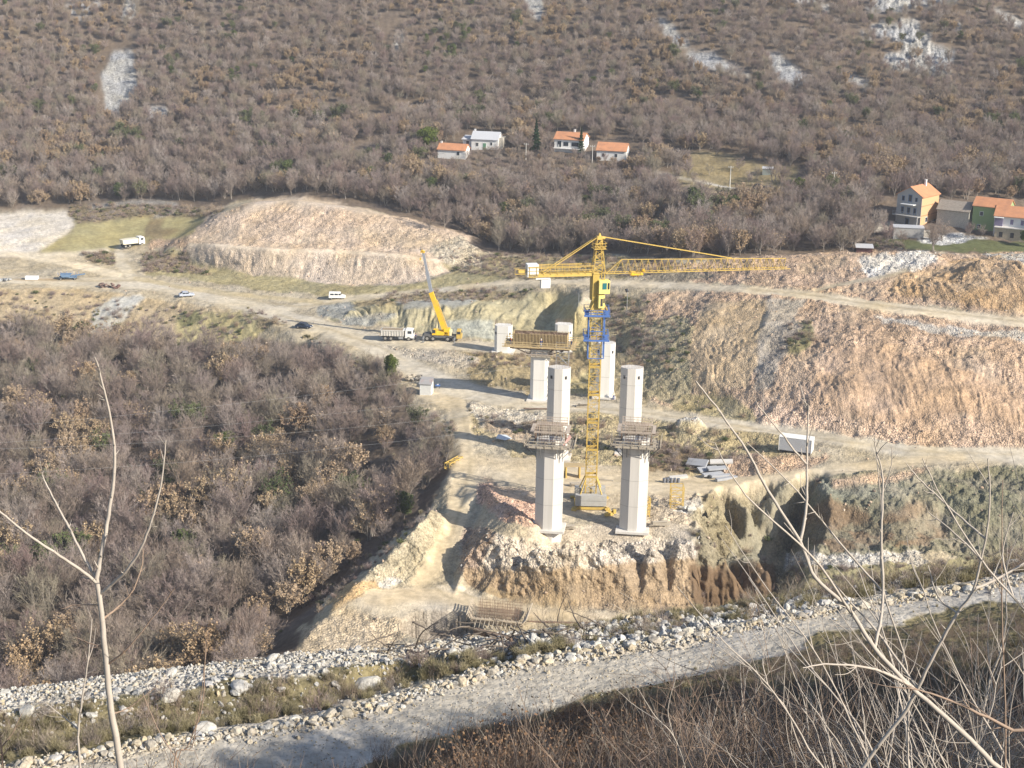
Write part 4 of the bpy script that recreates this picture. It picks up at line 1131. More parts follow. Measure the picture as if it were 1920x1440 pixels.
# apex tower
c = MB(); n = 6
for k in range(n):
    t0, t1 = k / n, (k + 1) / n
    h0, h1 = 1.0 * (1 - t0) + .42 * t0, 1.0 * (1 - t1) + .42 * t1
    z0, z1 = zj + (ztop - .8 - zj) * t0, zj + (ztop - .8 - zj) * t1
    co = [(-1, -1), (1, -1), (1, 1), (-1, 1)]
    for i in range(4):
        a, b = co[i]; a2, b2 = co[(i + 1) % 4]
        c.bar(J(a * h0, b * h0, z0), J(a * h1, b * h1, z1), .10)
        if k % 2: c.bar(J(a * h0, b * h0, z0), J(a2 * h1, b2 * h1, z1), .055)
        else: c.bar(J(a2 * h0, b2 * h0, z0), J(a * h1, b * h1, z1), .055)
        c.bar(J(a * h0, b * h0, z0), J(a2 * h0, b2 * h0, z0), .05)
c.box(J(0, 0, ztop - .5), (.9, .9, .6), JA); c.bar(J(0, 0, ztop - .4), J(.05, 0, ztop + .25), .3, 8, .15); c.bar(J(0, 0, ztop - .5), J(1.0, 0, ztop - .6), .28, 8)
c.build('apex_tower', YEL, crane)
c = MB(); zz = ztop - 2.3
c.box(J(0, 0, zz), (2.2, 2.2, .07), JA)
for s in (-1, 1):
    for hh in (.5, 1.0):
        c.bar(J(-1.1, s * 1.1, zz + hh), J(1.1, s * 1.1, zz + hh), .04); c.bar(J(s * 1.1, -1.1, zz + hh), J(s * 1.1, 1.1, zz + hh), .04)
    for q in (-1.1, 0, 1.1): c.bar(J(q, s * 1.1, zz), J(q, s * 1.1, zz + 1.0), .04); c.bar(J(s * 1.1, q, zz), J(s * 1.1, q, zz + 1.0), .04)
c.build('apex_platform', YEL, crane)
# jib
LJ = 34.0; HJ0, HJ1 = 2.25, 1.7; W2 = .65
c = MB(); u0 = 1.2; u1 = 4.0; nb = 25
zl = zj - .1
for s in (-1, 1): c.bar(J(u0, s * W2, zl), J(LJ, s * W2, zl), .078)
c.bar(J(u1, 0, zl + HJ0), J(LJ - .6, 0, zl + HJ1), .078)
for s in (-1, 1): c.bar(J(u0, s * W2, zl), J(u1, 0, zl + HJ0), .06); c.bar(J(u0 + 1.4, s * W2, zl), J(u1, 0, zl + HJ0), .05)
du = (LJ - u1 - .6) / nb
for k in range(nb):
    ua, ub = u1 + k * du, u1 + (k + 1) * du
    ha, hb_ = HJ0 + (HJ1 - HJ0) * k / nb, HJ0 + (HJ1 - HJ0) * (k + 1) / nb
    for s in (-1, 1):
        um = (ua + ub) / 2
        c.bar(J(ua, 0, zl + ha), J(um, s * W2, zl), .036); c.bar(J(um, s * W2, zl), J(ub, 0, zl + hb_), .036)
    c.bar(J((ua + ub) / 2, -W2, zl), J((ua + ub) / 2, W2, zl), .04)
c.build('jib', YEL, crane)
c = MB(); c.box(J(6.6, 0, zl - .25), (2.2, 1.5, .3), JA)
for a in (5.8, 7.4): c.bar(J(a, -.8, zl - .1), J(a, .8, zl - .1), .2, 8)
c.bar(J(6.2, 0, zl - .3), J(6.2, 0, zl - .75), .16, 6); c.bar(J(7.0, 0, zl - .3), J(7.0, 0, zl - .75), .16, 6); c.box(J(7.9, 0, zl + .3), (.5, .5, .4), JA)
c.build('trolley', YEL2, crane)
c = MB(); c.bar(J(.8, 0, ztop - .4), J(23.6, 0, zl + 1.98), .11); c.build('jib_tie', YEL, crane)
# counter-jib
LC = 12.2
c = MB()
for s in (-1, 1): c.box(J(-LC / 2, s * .75, zj - .1), (LC, .2, .55), JA)
for k in range(9): c.box(J(-.8 - k * 1.4, 0, zj - .1), (.12, 1.5, .2), JA)
c.box(J(-LC / 2, 0, zj + .05), (LC, 1.4, .06), JA)
c.build('counter_jib', YEL, crane)
c = MB()
for s in (-1, 1):
    for hh in (.6, 1.15, 1.3): c.bar(J(-LC, s * .9, zj + .15 + hh), J(-1, s * .9, zj + .15 + hh), .05)
    for k in range(10): c.bar(J(-1.2 - k * 1.2, s * .9, zj), J(-1.2 - k * 1.2, s * .9, zj + 1.45), .05)
c.build('handrail', YEL, crane)
for s in (-.3, .3):
    c = MB(); c.bar(J(-.4, s, ztop - .4), J(-LC + 2.6, s * 2, zj + .2), .09); c.build('counter_tie', YEL, crane)
c = MB(); c.box(J(-LC + .8, 0, zj + .75), (1.9, 1.7, 2.1), JA); c.build('winch_box', WHITE, crane, bevel=.04)
c = MB(); c.box(J(-LC + 3.1, 0, zj - 1.35), (1.6, 1.0, 2.0), JA); c.box(J(-LC + 2.5, 0, zj - .55), (2.4, 1.3, .5), JA); c.build('counterweight', WHITE, crane, bevel=.04)
c = MB(); c.box(J(-LC - 1.0, 0, zj + .6), (1.2, .9, .5), JA); c.bar(J(-LC - 2.2, -.5, zj + .2), J(-LC, -.5, zj + .2), .07); c.bar(J(-LC - 2.2, -.5, zj + 1), J(-LC, -.5, zj + 1), .04); c.bar(J(-LC - 2.2, .5, zj + 1), J(-LC, .5, zj + 1), .04); c.bar(J(-LC - 2.2, -.5, zj + .2), J(-LC - 2.2, -.5, zj + 1), .05)
c.build('rear_platform', YEL, crane)
# ------------------------------------------------------------------ wheels shared by vehicles
def wheels(o, xs, r, y, wd=.3):
    for xx in xs:
        for s in (-1, 1):
            wm = MB().wheel((xx, s * y, r), r, wd, 'y', 14).build('wheel', RUBBER, o)
            MB().wheel((xx, s * (y + wd * .5 + .01), r), r * .55, .03, 'y', 10).build('rim', RIM, wm)

# dump truck
p = on(748, 637)
o = thing('dump_truck', 'white dump truck with ribbed grey tipping body parked beside the mobile crane', 'truck', p, R(-4))
MB().box((-.3, 0, .85), (7.6, .9, .3)).build('chassis', DARK, o)
c = MB(); c.yprism([(-4.1, 1.15), (1.25, 1.15), (1.35, 2.55), (-4.35, 2.5)], -1.22, 1.22)
bd = c.build('tipping_body', mat('tipper_grey', (.50, .48, .44), .6, .08, 2.0), o)
c = MB()
for k in range(9):
    for s in (-1, 1): c.box((-4.0 + k * .64, s * 1.27, 1.85), (.13, .1, 1.35))
for s in (-1, 1): c.box((-1.4, s * 1.27, 2.52), (5.6, .12, .14))
c.box((1.5, 0, 2.6), (.9, 2.4, .08)); c.build('rib', mat('tipper_rib', (.68, .66, .62), .6, .05, 2.0), bd)
c = MB(); c.box((-1.4, 0, 2.56), (5.2, 2.2, .06)); c.build('load', mat('earth_load', (.30, .24, .17), .95, .2, 3.0), bd)
c = MB(); c.yprism([(1.6, .75), (3.55, .75), (3.6, 1.7), (3.42, 2.75), (1.75, 2.85), (1.6, 2.2)], -1.2, 1.2)
cb = c.build('cab', WHITE, o, bevel=.06)
c = MB(); c.box((3.55, 0, 2.2), (.05, 2.1, .75), 0, 0, R(-9)); c.build('windscreen', GLASS, cb)
for s in (-1, 1): MB().box((2.7, s * 1.21, 2.2), (.9, .04, .65)).build('side_window', GLASS, cb)
for s in (-1, 1): MB().box((3.62, s * .85, 1.0), (.06, .35, .25)).build('headlight', WHITE, cb)
c = MB(); c.box((3.6, 0, .62), (.25, 2.4, .35)); c.build('bumper', GREYM, o)
wheels(o, (-3.1, -1.75, 2.5), .55, 1.0, .4)
c = MB(); c.box((0, 1.0, .75), (1.2, .4, .5)); c.box((.6, -1.0, .75), (1.0, .4, .5)); c.build('fuel_tank', GREYM, o)

# mobile crane
p = on(830, 638)
o = thing('mobile_crane', 'yellow mobile crane with its telescopic boom raised steeply', 'mobile crane', p, R(-3))
c = MB(); c.box((-.3, 0, 1.15), (9.0, 2.3, .45)); c.box((-3.6, 0, 1.55), (1.6, 2.1, .35)); c.build('carrier', mat('grey_carrier', (.12, .12, .12), .7, .1, 2.0), o)
wheels(o, (-3.6, -2.2, 1.3, 2.7), .62, 1.02, .42)
c = MB(); c.yprism([(3.3, .8), (4.6, .8), (4.65, 1.9), (4.35, 2.7), (3.4, 2.75)], -1.2, 1.2); cb = c.build('driving_cab', YEL, o, bevel=.05)
MB().box((4.5, 0, 2.25), (.06, 2.0, .7), 0, 0, R(-20)).build('windscreen', GLASS, cb)
MB().box((3.9, -1.21, 2.2), (.8, .04, .6)).build('side_window', GLASS, cb)
c = MB(); c.box((-.2, 0, 1.9), (3.2, 2.2, .9)); c.box((1.0, 0, 2.2), (1.4, 2.2, 1.5)); c.build('superstructure', YEL2, o, bevel=.06)
c = MB(); c.box((1.95, 0, 2.0), (.5, 2.3, 1.1)); c.build('counterweight', mat('cream_paint', (.75, .68, .45), .6, .05, 2.0), o)
c = MB(); c.yprism([(-2.5, 1.5), (-1.2, 1.5), (-1.0, 3.0), (-2.1, 3.0)], -1.25, -.45); cb = c.build('crane_cab', YEL2, o, bevel=.05)
MB().box((-2.0, -1.265, 2.4), (.8, .04, .8)).build('cab_window', GLASS, cb)
x0, y0, z0 = p
def bl(py, px):  # boom point seen at a pixel, in the vertical plane of the carrier
    q = PY(px, py, y0); return (q[0] - x0, 0.0, q[2] - z0)
A = (.5, 0, 2.4); B = bl(548, 808); Cc = bl(472, 793)
def beam(mb, a, b, w_, h):
    a = Vector(a); b = Vector(b); d = (b - a).normalized(); n = Vector((-d.z, 0, d.x)) * (h / 2); y = Vector((0, w_ / 2, 0))
    vs = [a - n - y, a + n - y, a + n + y, a - n + y, b - n - y, b + n - y, b + n + y, b - n + y]
    mb.add([tuple(v) for v in vs], [(0, 1, 5, 4), (1, 2, 6, 5), (2, 3, 7, 6), (3, 0, 4, 7), (3, 2, 1, 0), (4, 5, 6, 7)])
c = MB(); beam(c, A, B, .85, 1.05); c.build('boom_base', YEL2, o)
c = MB(); Bv, Cv = Vector(B), Vector(Cc); mid = Bv.lerp(Cv, .5)
beam(c, Vector(A).lerp(Bv, .95), mid, .62, .75); beam(c, Bv.lerp(Cv, .48), Cv, .48, .58)
c.build('boom_extension', mat('grey_boom', (.27, .29, .33), .5, .06, 1.5), o)
c = MB(); c.box(tuple(Cv), (.9, .6, .5), 0, 0, R(20)); c.bar((Cv.x - .3, -.3, Cv.z), (Cv.x - .3, .3, Cv.z), .3, 8); c.build('boom_head', YEL2, o)
c = MB(); c.bar((-1.5, .0, 2.1), tuple(Vector(A).lerp(Bv, .42) + Vector((-.3, 0, -.2))), .2, 8); c.build('lift_cylinder', mat('cream_paint', (.75, .68, .45)), o)
c = MB(); Q = Vector(A).lerp(Bv, .8)
beam(c, Vector(A) + Vector((.75, 0, .2)), Q + Vector((.75, 0, 0)), .3, .28); c.build('lattice_extension', YEL, o)
for sx_ in (-4.4, 3.0):
    for s in (-1, 1):
        c = MB(); c.box((sx_, s * 1.6, .95), (.3, 1.4, .3)); c.bar((sx_, s * 2.2, .05), (sx_, s * 2.2, 1.1), .1); c.box((sx_, s * 2.2, .06), (.6, .6, .08)); c.build('outrigger', GREYM, o)
hk = MB(); hk.bar((Cv.x - .6, 0, Cv.z), (Cv.x - .6, 0, Cv.z - 1.6), .02); hk.box((Cv.x - .6, 0, Cv.z - 1.8), (.3, .3, .5)); hk.build('hook_block', YEL2, o)

# cars
def car(name, label, cat, px, py, rz, paint, L=4.2, Wd=1.7, H=1.45, van=False):
    p = on(px, py)
    o = thing(name, label, cat, p, rz)
    c = MB()
    if van:
        pr = [(-L / 2, .35), (L / 2, .35), (L / 2, .85), (L / 2 - .75, 1.0), (L / 2 - 1.35, H), (-L / 2 + .1, H + .03), (-L / 2, .9)]
    else:
        pr = [(-L / 2, .35), (L / 2, .35), (L / 2 - .05, .72), (L / 2 - 1.05, .88), (L / 2 - 1.75, H - .05), (-L / 2 + 1.0, H), (-L / 2 + .35, .92), (-L / 2, .85)]
    c.yprism(pr, -Wd / 2, Wd / 2)
    b = c.build('body', paint, o, bevel=.07)
    c = MB()
    if van:
        for s in (-1, 1):
            for xx, ww in ((-1.25, .95), (-.15, .9), (.75, .6)): c.box((xx, s * (Wd / 2 + .005), H - .42), (ww, .03, .42))
    else:
        for s in (-1, 1):
            for xx, ww in ((-.65, .8), (.2, .75)): c.box((xx - .1, s * (Wd / 2 + .005), H - .35), (ww, .03, .36))
    c.build('side_window', GLASS, b)
    c = MB(); xw = L / 2 - (1.03 if van else 1.38)
    c.box((xw, 0, (H + (.98 if van else .86)) / 2), (.05, Wd - .25, .62), 0, 0, R(-40 if van else -50)); c.build('windscreen', GLASS, b)
    c = MB(); c.box((-L / 2 + (.03 if van else .62), 0, H - .32), (.05, Wd - .3, .4), 0, 0, R(4 if van else 50)); c.build('rear_window', GLASS, b)
    for s in (-1, 1): MB().box((L / 2 - .02, s * (Wd / 2 - .25), .66), (.06, .3, .16)).build('headlight', WHITE, b)
    wheels(o, (-L / 2 + .75, L / 2 - .8), .31, Wd / 2 - .12, .22)
    return o
car('van', 'small white panel van with dark side windows driving up the haul road', 'van', 632, 560, R(3), WHITE, 4.3, 1.7, 1.75, True)
car('car', 'silver hatchback parked on the roadside above the left wood', 'car', 350, 556, R(20), mat('silver_blue_paint', (.42, .46, .55), .35, .03, 1.0), 4.0)
car('car', 'dark blue car on the haul road left of the dump truck', 'car', 570, 615, R(-14), mat('dark_blue_paint', (.03, .045, .08), .3, .03, 1.0), 4.1)
car('car', 'small black car on the field track below the terraced meadow', 'car', 1424, 354, R(-5), mat('black_paint', (.02, .02, .025), .3, .03, 1.0), 4.1)

# far truck by the grass slope
p = on(250, 462)
o = thing('tipper_truck', 'dusty cream tipper truck climbing the side road towards the pink hill', 'truck', p, R(38))
DUST = mat('dusty_cream_paint', (.66, .62, .50), .7, .08, 2.0)
c = MB(); c.box((0, 0, .8), (7, .9, .3)); c.build('chassis', DARK, o)
c = MB(); c.yprism([(-3.6, 1.1), (1.1, 1.1), (1.2, 2.5), (-3.8, 2.4)], -1.2, 1.2); c.build('tipping_body', DUST, o)
c = MB(); c.yprism([(1.4, .7), (3.3, .7), (3.3, 1.7), (3.1, 2.8), (1.5, 2.85)], -1.15, 1.15); cb = c.build('cab', WHITE, o, bevel=.05)
MB().box((3.25, 0, 2.2), (.05, 2.0, .7), 0, 0, R(-9)).build('windscreen', GLASS, cb); MB().box((2.4, -1.16, 2.2), (.9, .04, .6)).build('side_window', GLASS, cb)
wheels(o, (-2.9, -1.6, 2.3), .52, 1.0, .4)

# blue machine, long white box and heaps at the road's west end
p = on(128, 524)
o = thing('rock_crusher', 'blue conveyor machine standing on the verge at the west end of the road', 'machine', p, R(8)); o.scale = (.85, .85, .62)
c = MB(); c.box((0, 0, 1.2), (5.5, 1.6, .5)); c.yprism([(-1.8, 1.4), (.6, 1.4), (1.2, 2.6), (-2.4, 2.6)], -1.3, 1.3); c.build('hopper', mat('sky_blue_paint', (.13, .21, .33), .8, .15, 2.0), o)
c = MB(); c.bar((1.0, 0, 1.6), (5.4, 0, 2.5), .3); c.build('conveyor', mat('sky_blue_paint', (.12, .26, .48)), o)
wheels(o, (-2.2, 2.2), .5, .8, .3)
c = MB()
for k in range(8):
    c.bar((-3 + k * .9, .6, 1.4), (-3.3 + k * .95, .8, 2.9 + .4 * (k % 2)), .06)
c.build('side_post', BLUE, o)
p = on(60, 524); o = thing('storage_box', 'low white box lying on the road verge left of the blue machine', 'box', p, R(4))
c = MB(); c.box((0, 0, .45), (3.4, 1.6, .8)); c.build('box_body', WHITE, o, bevel=.04); c = MB(); c.box((0, 0, .9), (3.6, 1.7, .08)); c.build('lid', WALLW, o)
def heap(name, label, cat, px, py, sz, m_, n=16, rz=0):
    p = on(px, py); c = MB()
    for k in range(n):
        c.box((random.uniform(-1, 1) * sz[0] / 2, random.uniform(-1, 1) * sz[1] / 2, random.uniform(0.1, sz[2])), (random.uniform(.4, 1.1), random.uniform(.3, .8), random.uniform(.15, .5)), random.uniform(0, 3), random.uniform(-.4, .4), random.uniform(-.4, .4))
    o = c.build(name, m_); o.location = p; o.rotation_euler = (0, 0, rz); return tag(o, label, cat)
heap('scrap_heap', 'reddish brown heap of scrap and sacks on the verge left of the silver car', 'scrap heap', 200, 539, (4.5, 1.5, 1.0), mat('red_brown_scrap', (.20, .14, .12), .9, .3, 2.0), 20)
heap('scrap_crate', 'small dark red crate of scrap at the right end of the verge heap', 'crate', 222, 540, (1.4, 1.0, .9), mat('dark_red_scrap', (.17, .10, .085), .9, .3, 2.0), 8)
heap('pipe_heap', 'dark low heap of pipes at the far left end of the road', 'pipes', 8, 527, (3.5, 1.2, .6), GREYM, 12)

# ------------------------------------------------------------------ white containers
p = on(1494, 851)
o = thing('site_container', 'large white site container with a grey shaded side between the two lower roads', 'container', (p[0], p[1] + 1.2, p[2] - .1), R(-20))
c = MB(); c.box((0, 0, 1.75), (6.1, 2.5, 2.6)); bd = c.build('body', mat('container_white', (.60, .62, .64), .5, .03, 1.0), o)
c = MB()
for k in range(30): c.box((-2.9 + k * .2, -1.262, 1.75), (.09, .03, 2.3))
c.build('side_ribs', mat('container_white', (.60, .62, .64)), bd)
c = MB(); c.box((0, 0, 3.09), (6.25, 2.6, .1)); c.build('roof', WHITE, o)
c = MB()
for a in (-1, 1):
    for b in (-1, 1): c.box((a * 3.03, b * 1.24, 1.75), (.14, .14, 2.62))
c.build('corner_post', WHITE, o)
c = MB(); c.box((3.07, 0, 1.75), (.04, 2.2, 2.3)); c.build('end_door', WHITE, o)
c = MB()
for a in (-2.6, 0, 2.6): c.box((a, 0, .22), (.4, 2.4, .45))
c.build('bearer', DARK, o)
c = MB(); c.box((0, -1.24, .5), (6.0, .1, .12)); c.build('base_rail', DARK, o)

p = on(799, 741)
o = thing('site_hut', 'small white metal hut with a sloping grey roof beside the haul road', 'hut', (p[0], p[1] + 1.1, p[2] - .1), R(-8))
c = MB(); c.xprism([(-1.1, 0), (1.3, 0), (1.3, 3.3), (-1.1, 2.5)], -1.25, 1.25); bd = c.build('body', WHITE, o)
c = MB()
for k in range(12): c.box((-1.15 + k * .21, -1.12, 1.3), (.06, .03, 2.3))
c.build('wall_ribs', WHITE, bd)
c = MB(); c.add([(-1.4, -1.3, 2.50), (1.4, -1.3, 2.50), (1.4, 1.4, 3.42), (-1.4, 1.4, 3.42), (-1.4, -1.3, 2.58), (1.4, -1.3, 2.58), (1.4, 1.4, 3.5), (-1.4, 1.4, 3.5)], [(0, 3, 2, 1), (4, 5, 6, 7), (0, 1, 5, 4), (1, 2, 6, 5), (2, 3, 7, 6), (3, 0, 4, 7)])
c.build('roof', mat('grey_red_roof', (.32, .31, .31), .7, .06, .8, dirt=(.42, .17, .12)), o)
p = on(821, 728); o = thing('wheelbarrow_cart', 'small blue and white cart standing right of the white hut', 'cart', p)
c = MB(); c.box((0, 0, .7), (1.0, .6, .3)); c.build('tray', BLUE, o); c = MB(); c.box((0, 0, .9), (.4, .5, .25)); c.build('lid', WHITE, o)
c = MB()
for a in (-.4, .4):
    for b in (-.25, .25): c.bar((a, b, 0), (a, b, .6), .05)
c.build('leg', DARK, o)
heap('timber_scrap', 'pile of broken boards and barrels left of the white hut', 'scrap heap', 776, 713, (3, 1.6, 1.2), TIMBER2, 18)

# ------------------------------------------------------------------ precast slabs by the lower road
SL = [(1307, 874, 4.6, 2.2, .25, -.5, .5, .55), (1328, 884, 4.6, 2.0, .22, .35, .25, .3), (1352, 874, 4.8, 2.0, .25, -.1, .1, .75), (1336, 892, 5.0, 1.2, .3, .5, .1, .2), (1352, 895, 5.2, 1.1, .3, .45, .05, .2), (1362, 899, 5.0, 1.0, .35, .45, 0, .05), (1272, 897, 3.8, 1.4, .35, .1, 0, .1), (1345, 884, 4.6, 1.5, .25, .3, .12, .5)]
SLM = mat('blue_grey_concrete', (.34, .35, .375), .8, .06, 1.5)
SLN = ['tilted bluish concrete slab at the upper left of the slab stack by the lower road', 'broad blue grey concrete slab in the middle of the slab stack', 'pale concrete slab lying on top at the right of the slab stack', 'long concrete slab low in the middle of the slab stack', 'long concrete slab in front of the slab stack, second from the road', 'lowest long concrete slab of the stack, nearest the lower road', 'separate pale concrete slab lying flat left of the slab stack', 'narrow concrete slab just below the topmost slab of the stack']
for (px, py, L, W_, T, rz, rx, dz), lb in zip(SL, SLN):
    p = on(px, py)
    L *= .88; W_ *= .8
    c = MB(); c.box((0, 0, 0), (L, W_, T + .1))
    o = c.build('concrete_slab', SLM if 'pale' not in lb else CONC, bevel=.03); o.location = (p[0], p[1], p[2] + dz + .15); o.rotation_euler = (rx, random.uniform(-.1, .1), rz); tag(o, lb, 'concrete slab', 'precast slabs stacked by the lower road')

# ------------------------------------------------------------------ mast sections and tables lying about
def loose_section(label, px, py, L, rz, ry, hw=.95, sink=.0):
    p = on(px, py); c = MB(); r = .08
    n = 3; cor = [(-hw, -hw), (hw, -hw), (hw, hw), (-hw, hw)]
    for a, b in cor: c.bar((0, a, b + hw), (L, a, b + hw), r)
    for k in range(n + 1):
        for i in range(4):
            a, b = cor[i]; a2, b2 = cor[(i + 1) % 4]; u = L * k / n
            c.bar((u, a, b + hw), (u, a2, b2 + hw), r * .8)
            if k < n: c.bar((u, a, b + hw), (L * (k + 1) / n, a2, b2 + hw), r * .6)
    o = c.build('mast_section', YEL); o.location = p; o.rotation_euler = (0, ry, rz)
    return tag(o, label, 'crane section', 'spare yellow crane sections on the ground')
loose_section('yellow lattice crane section standing upright by the lower road right of the piers', 1280, 950, 3.9, 0, R(-90), 1.1)
loose_section('yellow lattice crane section lying at the left edge of the haul path', 838, 880, 5.0, R(62), 0, .55)
loose_section('short yellow lattice crane section standing just right of the near right pier', 1216, 968, 3.4, .2, R(-88), .5)
p = on(1073, 894); o = thing('cutting_table', 'workbench with timber top and yellow legs behind the near left pier', 'workbench', p, .1)
c = MB(); c.box((.2, 0, 2.3), (4.0, 1.9, .16)); c.build('table_top', TIMBER, o)
c = MB(); c.box((1.2, -.1, 1.1), (.12, 1.7, 2.2)); c.box((-1.2, 0, 1.1), (.12, 1.7, 2.2))
c.build('side_panel', YEL, o)
for a in (-1.3, 1.3):
    for b in (-.8, .8): MB().bar((a, b, 0), (a, b, 2.25), .09).build('leg', YEL, o)
for lb, px, py, L, rz in (('loose timber beam on the ground right of the crane mast', 1135, 901, 3.0, -.25), ('second loose beam on the ground nearer the crane base', 1133, 912, 2.4, .2), ('dark steel channel lying along the near verge right of the rebar cage', 1050, 1168, 10.0, -.02), ('thin dark pole lying in the debris below the rebar cage', 925, 1196, 2.0, -.5)):
    p = on(px, py); c = MB(); c.box((0, 0, .12), (L, .25, .22)); o = c.build('beam', RUST if 'dark' in lb else TIMBER2); o.location = p; o.rotation_euler = (0, 0, rz); tag(o, lb, 'beam')
p = on(945, 826); c = MB(); c.add([(-1.6, -.6, .7), (.2, -1.1, .5), (1.5, -.2, .6), (.4, .9, .9), (-1.2, .8, 1.0), (-1.6, -.6, .6), (.2, -1.1, .4), (1.5, -.2, .5), (.4, .9, .8), (-1.2, .8, .9)], [(0, 1, 2, 3, 4), (9, 8, 7, 6, 5), (0, 5, 6, 1), (1, 6, 7, 2), (2, 7, 8, 3), (3, 8, 9, 4), (4, 9, 5, 0)])
o = c.build('metal_sheet', mat('pale_blue_sheet', (.55, .60, .66), .5, .04, 1.0)); o.location = p; tag(o, 'pale bluish metal sheet lying in the rubble left of the near left formwork', 'sheet')

for lb, px, py, kind_ in (('stack of boards on the ground left of the crane base', 1062, 992, 0), ('small stack of boards behind the crane base', 1085, 912, 0), ('white sacks and dark pipes on the white spoil right of the piers', 1290, 958, 1), ('yellow machine part lying right of the crane base', 1142, 968, 2), ('row of steel drums by the slab stack', 1245, 905, 3), ('bundle of rebar on the ground below the crosshead pier', 1010, 768, 4), ('bundle of planks beside the white pier', 1095, 762, 0), ('small heap of formwork boards right of the near right pier', 1236, 985, 0)):
    p = on(px, py); c = MB()
    if kind_ == 0:
        for k in range(7): c.box((random.uniform(-.2, .2), random.uniform(-.25, .25), .08 + .1 * k), (random.uniform(2.2, 3.4), random.uniform(.5, .9), .07), random.uniform(-.2, .2))
        nm, m_, ct = 'board_stack', TIMBER2, 'boards'
    elif kind_ == 1:
        for k in range(7): c.box((random.uniform(-1.2, 1.2), random.uniform(-.6, .6), .3 + .2 * (k % 2)), (.9, .6, .4), random.uniform(0, 3), random.uniform(-.3, .3))
        nm, m_, ct = 'sack_pile', WCLOTH, 'sacks'
    elif kind_ == 2:
        c.box((0, 0, .4), (1.6, .5, .5), .5); c.bar((-.8, 0, .5), (1.1, .5, .9), .15, 6); c.box((.9, .3, .8), (.5, .5, .7), .3); nm, m_, ct = 'crane_part', YEL, 'crane part'
    elif kind_ == 3:
        for k in range(5): c.bar((k * .65, .1 * (k % 2), 0), (k * .65, .1 * (k % 2), .88), .29, 12)
        nm, m_, ct = 'drum_row', mat('rusty_blue', (.15, .16, .19)), 'drums'
    else:
        for k in range(24): c.bar((-3 + random.uniform(-.3, .3), random.uniform(-.4, .4), .08 + random.uniform(0, .25)), (3, random.uniform(-.4, .4), .08 + random.uniform(0, .25)), .03, 4)
        nm, m_, ct = 'rebar_bundle', RUST, 'rebar'
    o = c.build(nm, m_); o.location = p; tag(o, lb, ct)
# ------------------------------------------------------------------ abutment rebar cage near the lower floor
p = PZ(935, 1160, -8.2); gz = float(ground(p[0], p[1]))
o = thing('abutment_cage', 'timber and rebar cage of an abutment being built at the foot of the near bank', 'rebar cage', (p[0], p[1], gz), R(-10))
c = MB()
for k in range(26):
    for yy in (-.9, .2, 1.3, 2.4):
        c.bar((-3.4 + k * .27, yy, 0), (-3.4 + k * .27 + random.uniform(-.05, .05), yy, 2.6 + random.uniform(-.3, .5)), .028, 3)
for zz in (.4, .9, 1.4, 1.9, 2.4):
    for yy in (-.9, .2, 1.3, 2.4): c.bar((-3.5, yy, zz), (3.5, yy, zz), .028, 3)
c.build('rebar', RUST, o)
c = MB()
for k in range(3): c.box((0, -1.5 - .25 * k, .35 + .3 * k), (8.2, .12, .25))
for k in range(7): c.box((-3.6 + k * 1.2, -1.65, .5), (.1, .14, 1.4))
c.box((0, -1.35, .45), (7.8, .05, .9)); c.build('front_shutter', mat('pale_plank', (.52, .44, .34), .9, .15, 3.0), o)
for s in (-1, 1):
    c = MB()
    for k in range(5): c.bar((s * 3.9 + .22 * k * s, -2.1, .5 + .25 * k), (s * 4.5 + .1 * k * s, 3.0, 1.1 + .28 * k), .09)
    for k in range(4): c.box((s * 4.2, -1.6 + k * 1.3, .9), (.1, .12, 1.6))
    c.build('side_shutter', mat('pale_plank', (.52, .44, .34)), o)
c = MB()
for k in range(10): c.bar((-3.2 + k * .7, -3.6, .2), (-3.2 + k * .7, -1.4, 1.0), .05)
c.build('prop', TIMBER2, o)

# ------------------------------------------------------------------ houses
def window_on(par, xx, y, zz, w_, h_, side, m_=GLASS, shut=None):
    f = MB()
    if side in ('f', 'b'):
        s = -1 if side == 'f' else 1
        wn = MB().box((xx, y + s * .02, zz), (w_ + .16, .06, h_ + .16)).build('window', WHITE, par)
        MB().box((xx, y + s * .055, zz), (w_, .03, h_)).build('pane', m_, wn)
        if shut: MB().box((xx - w_ * .75, y + s * .05, zz), (w_ * .45, .05, h_ + .1)).build('shutter', shut, wn)
    else:
        s = 1 if side == 'r' else -1
        wn = MB().box((xx + s * .02, y, zz), (.06, w_ + .16, h_ + .16)).build('window', WHITE, par)
        MB().box((xx + s * .055, y, zz), (.03, w_, h_)).build('pane', m_, wn)

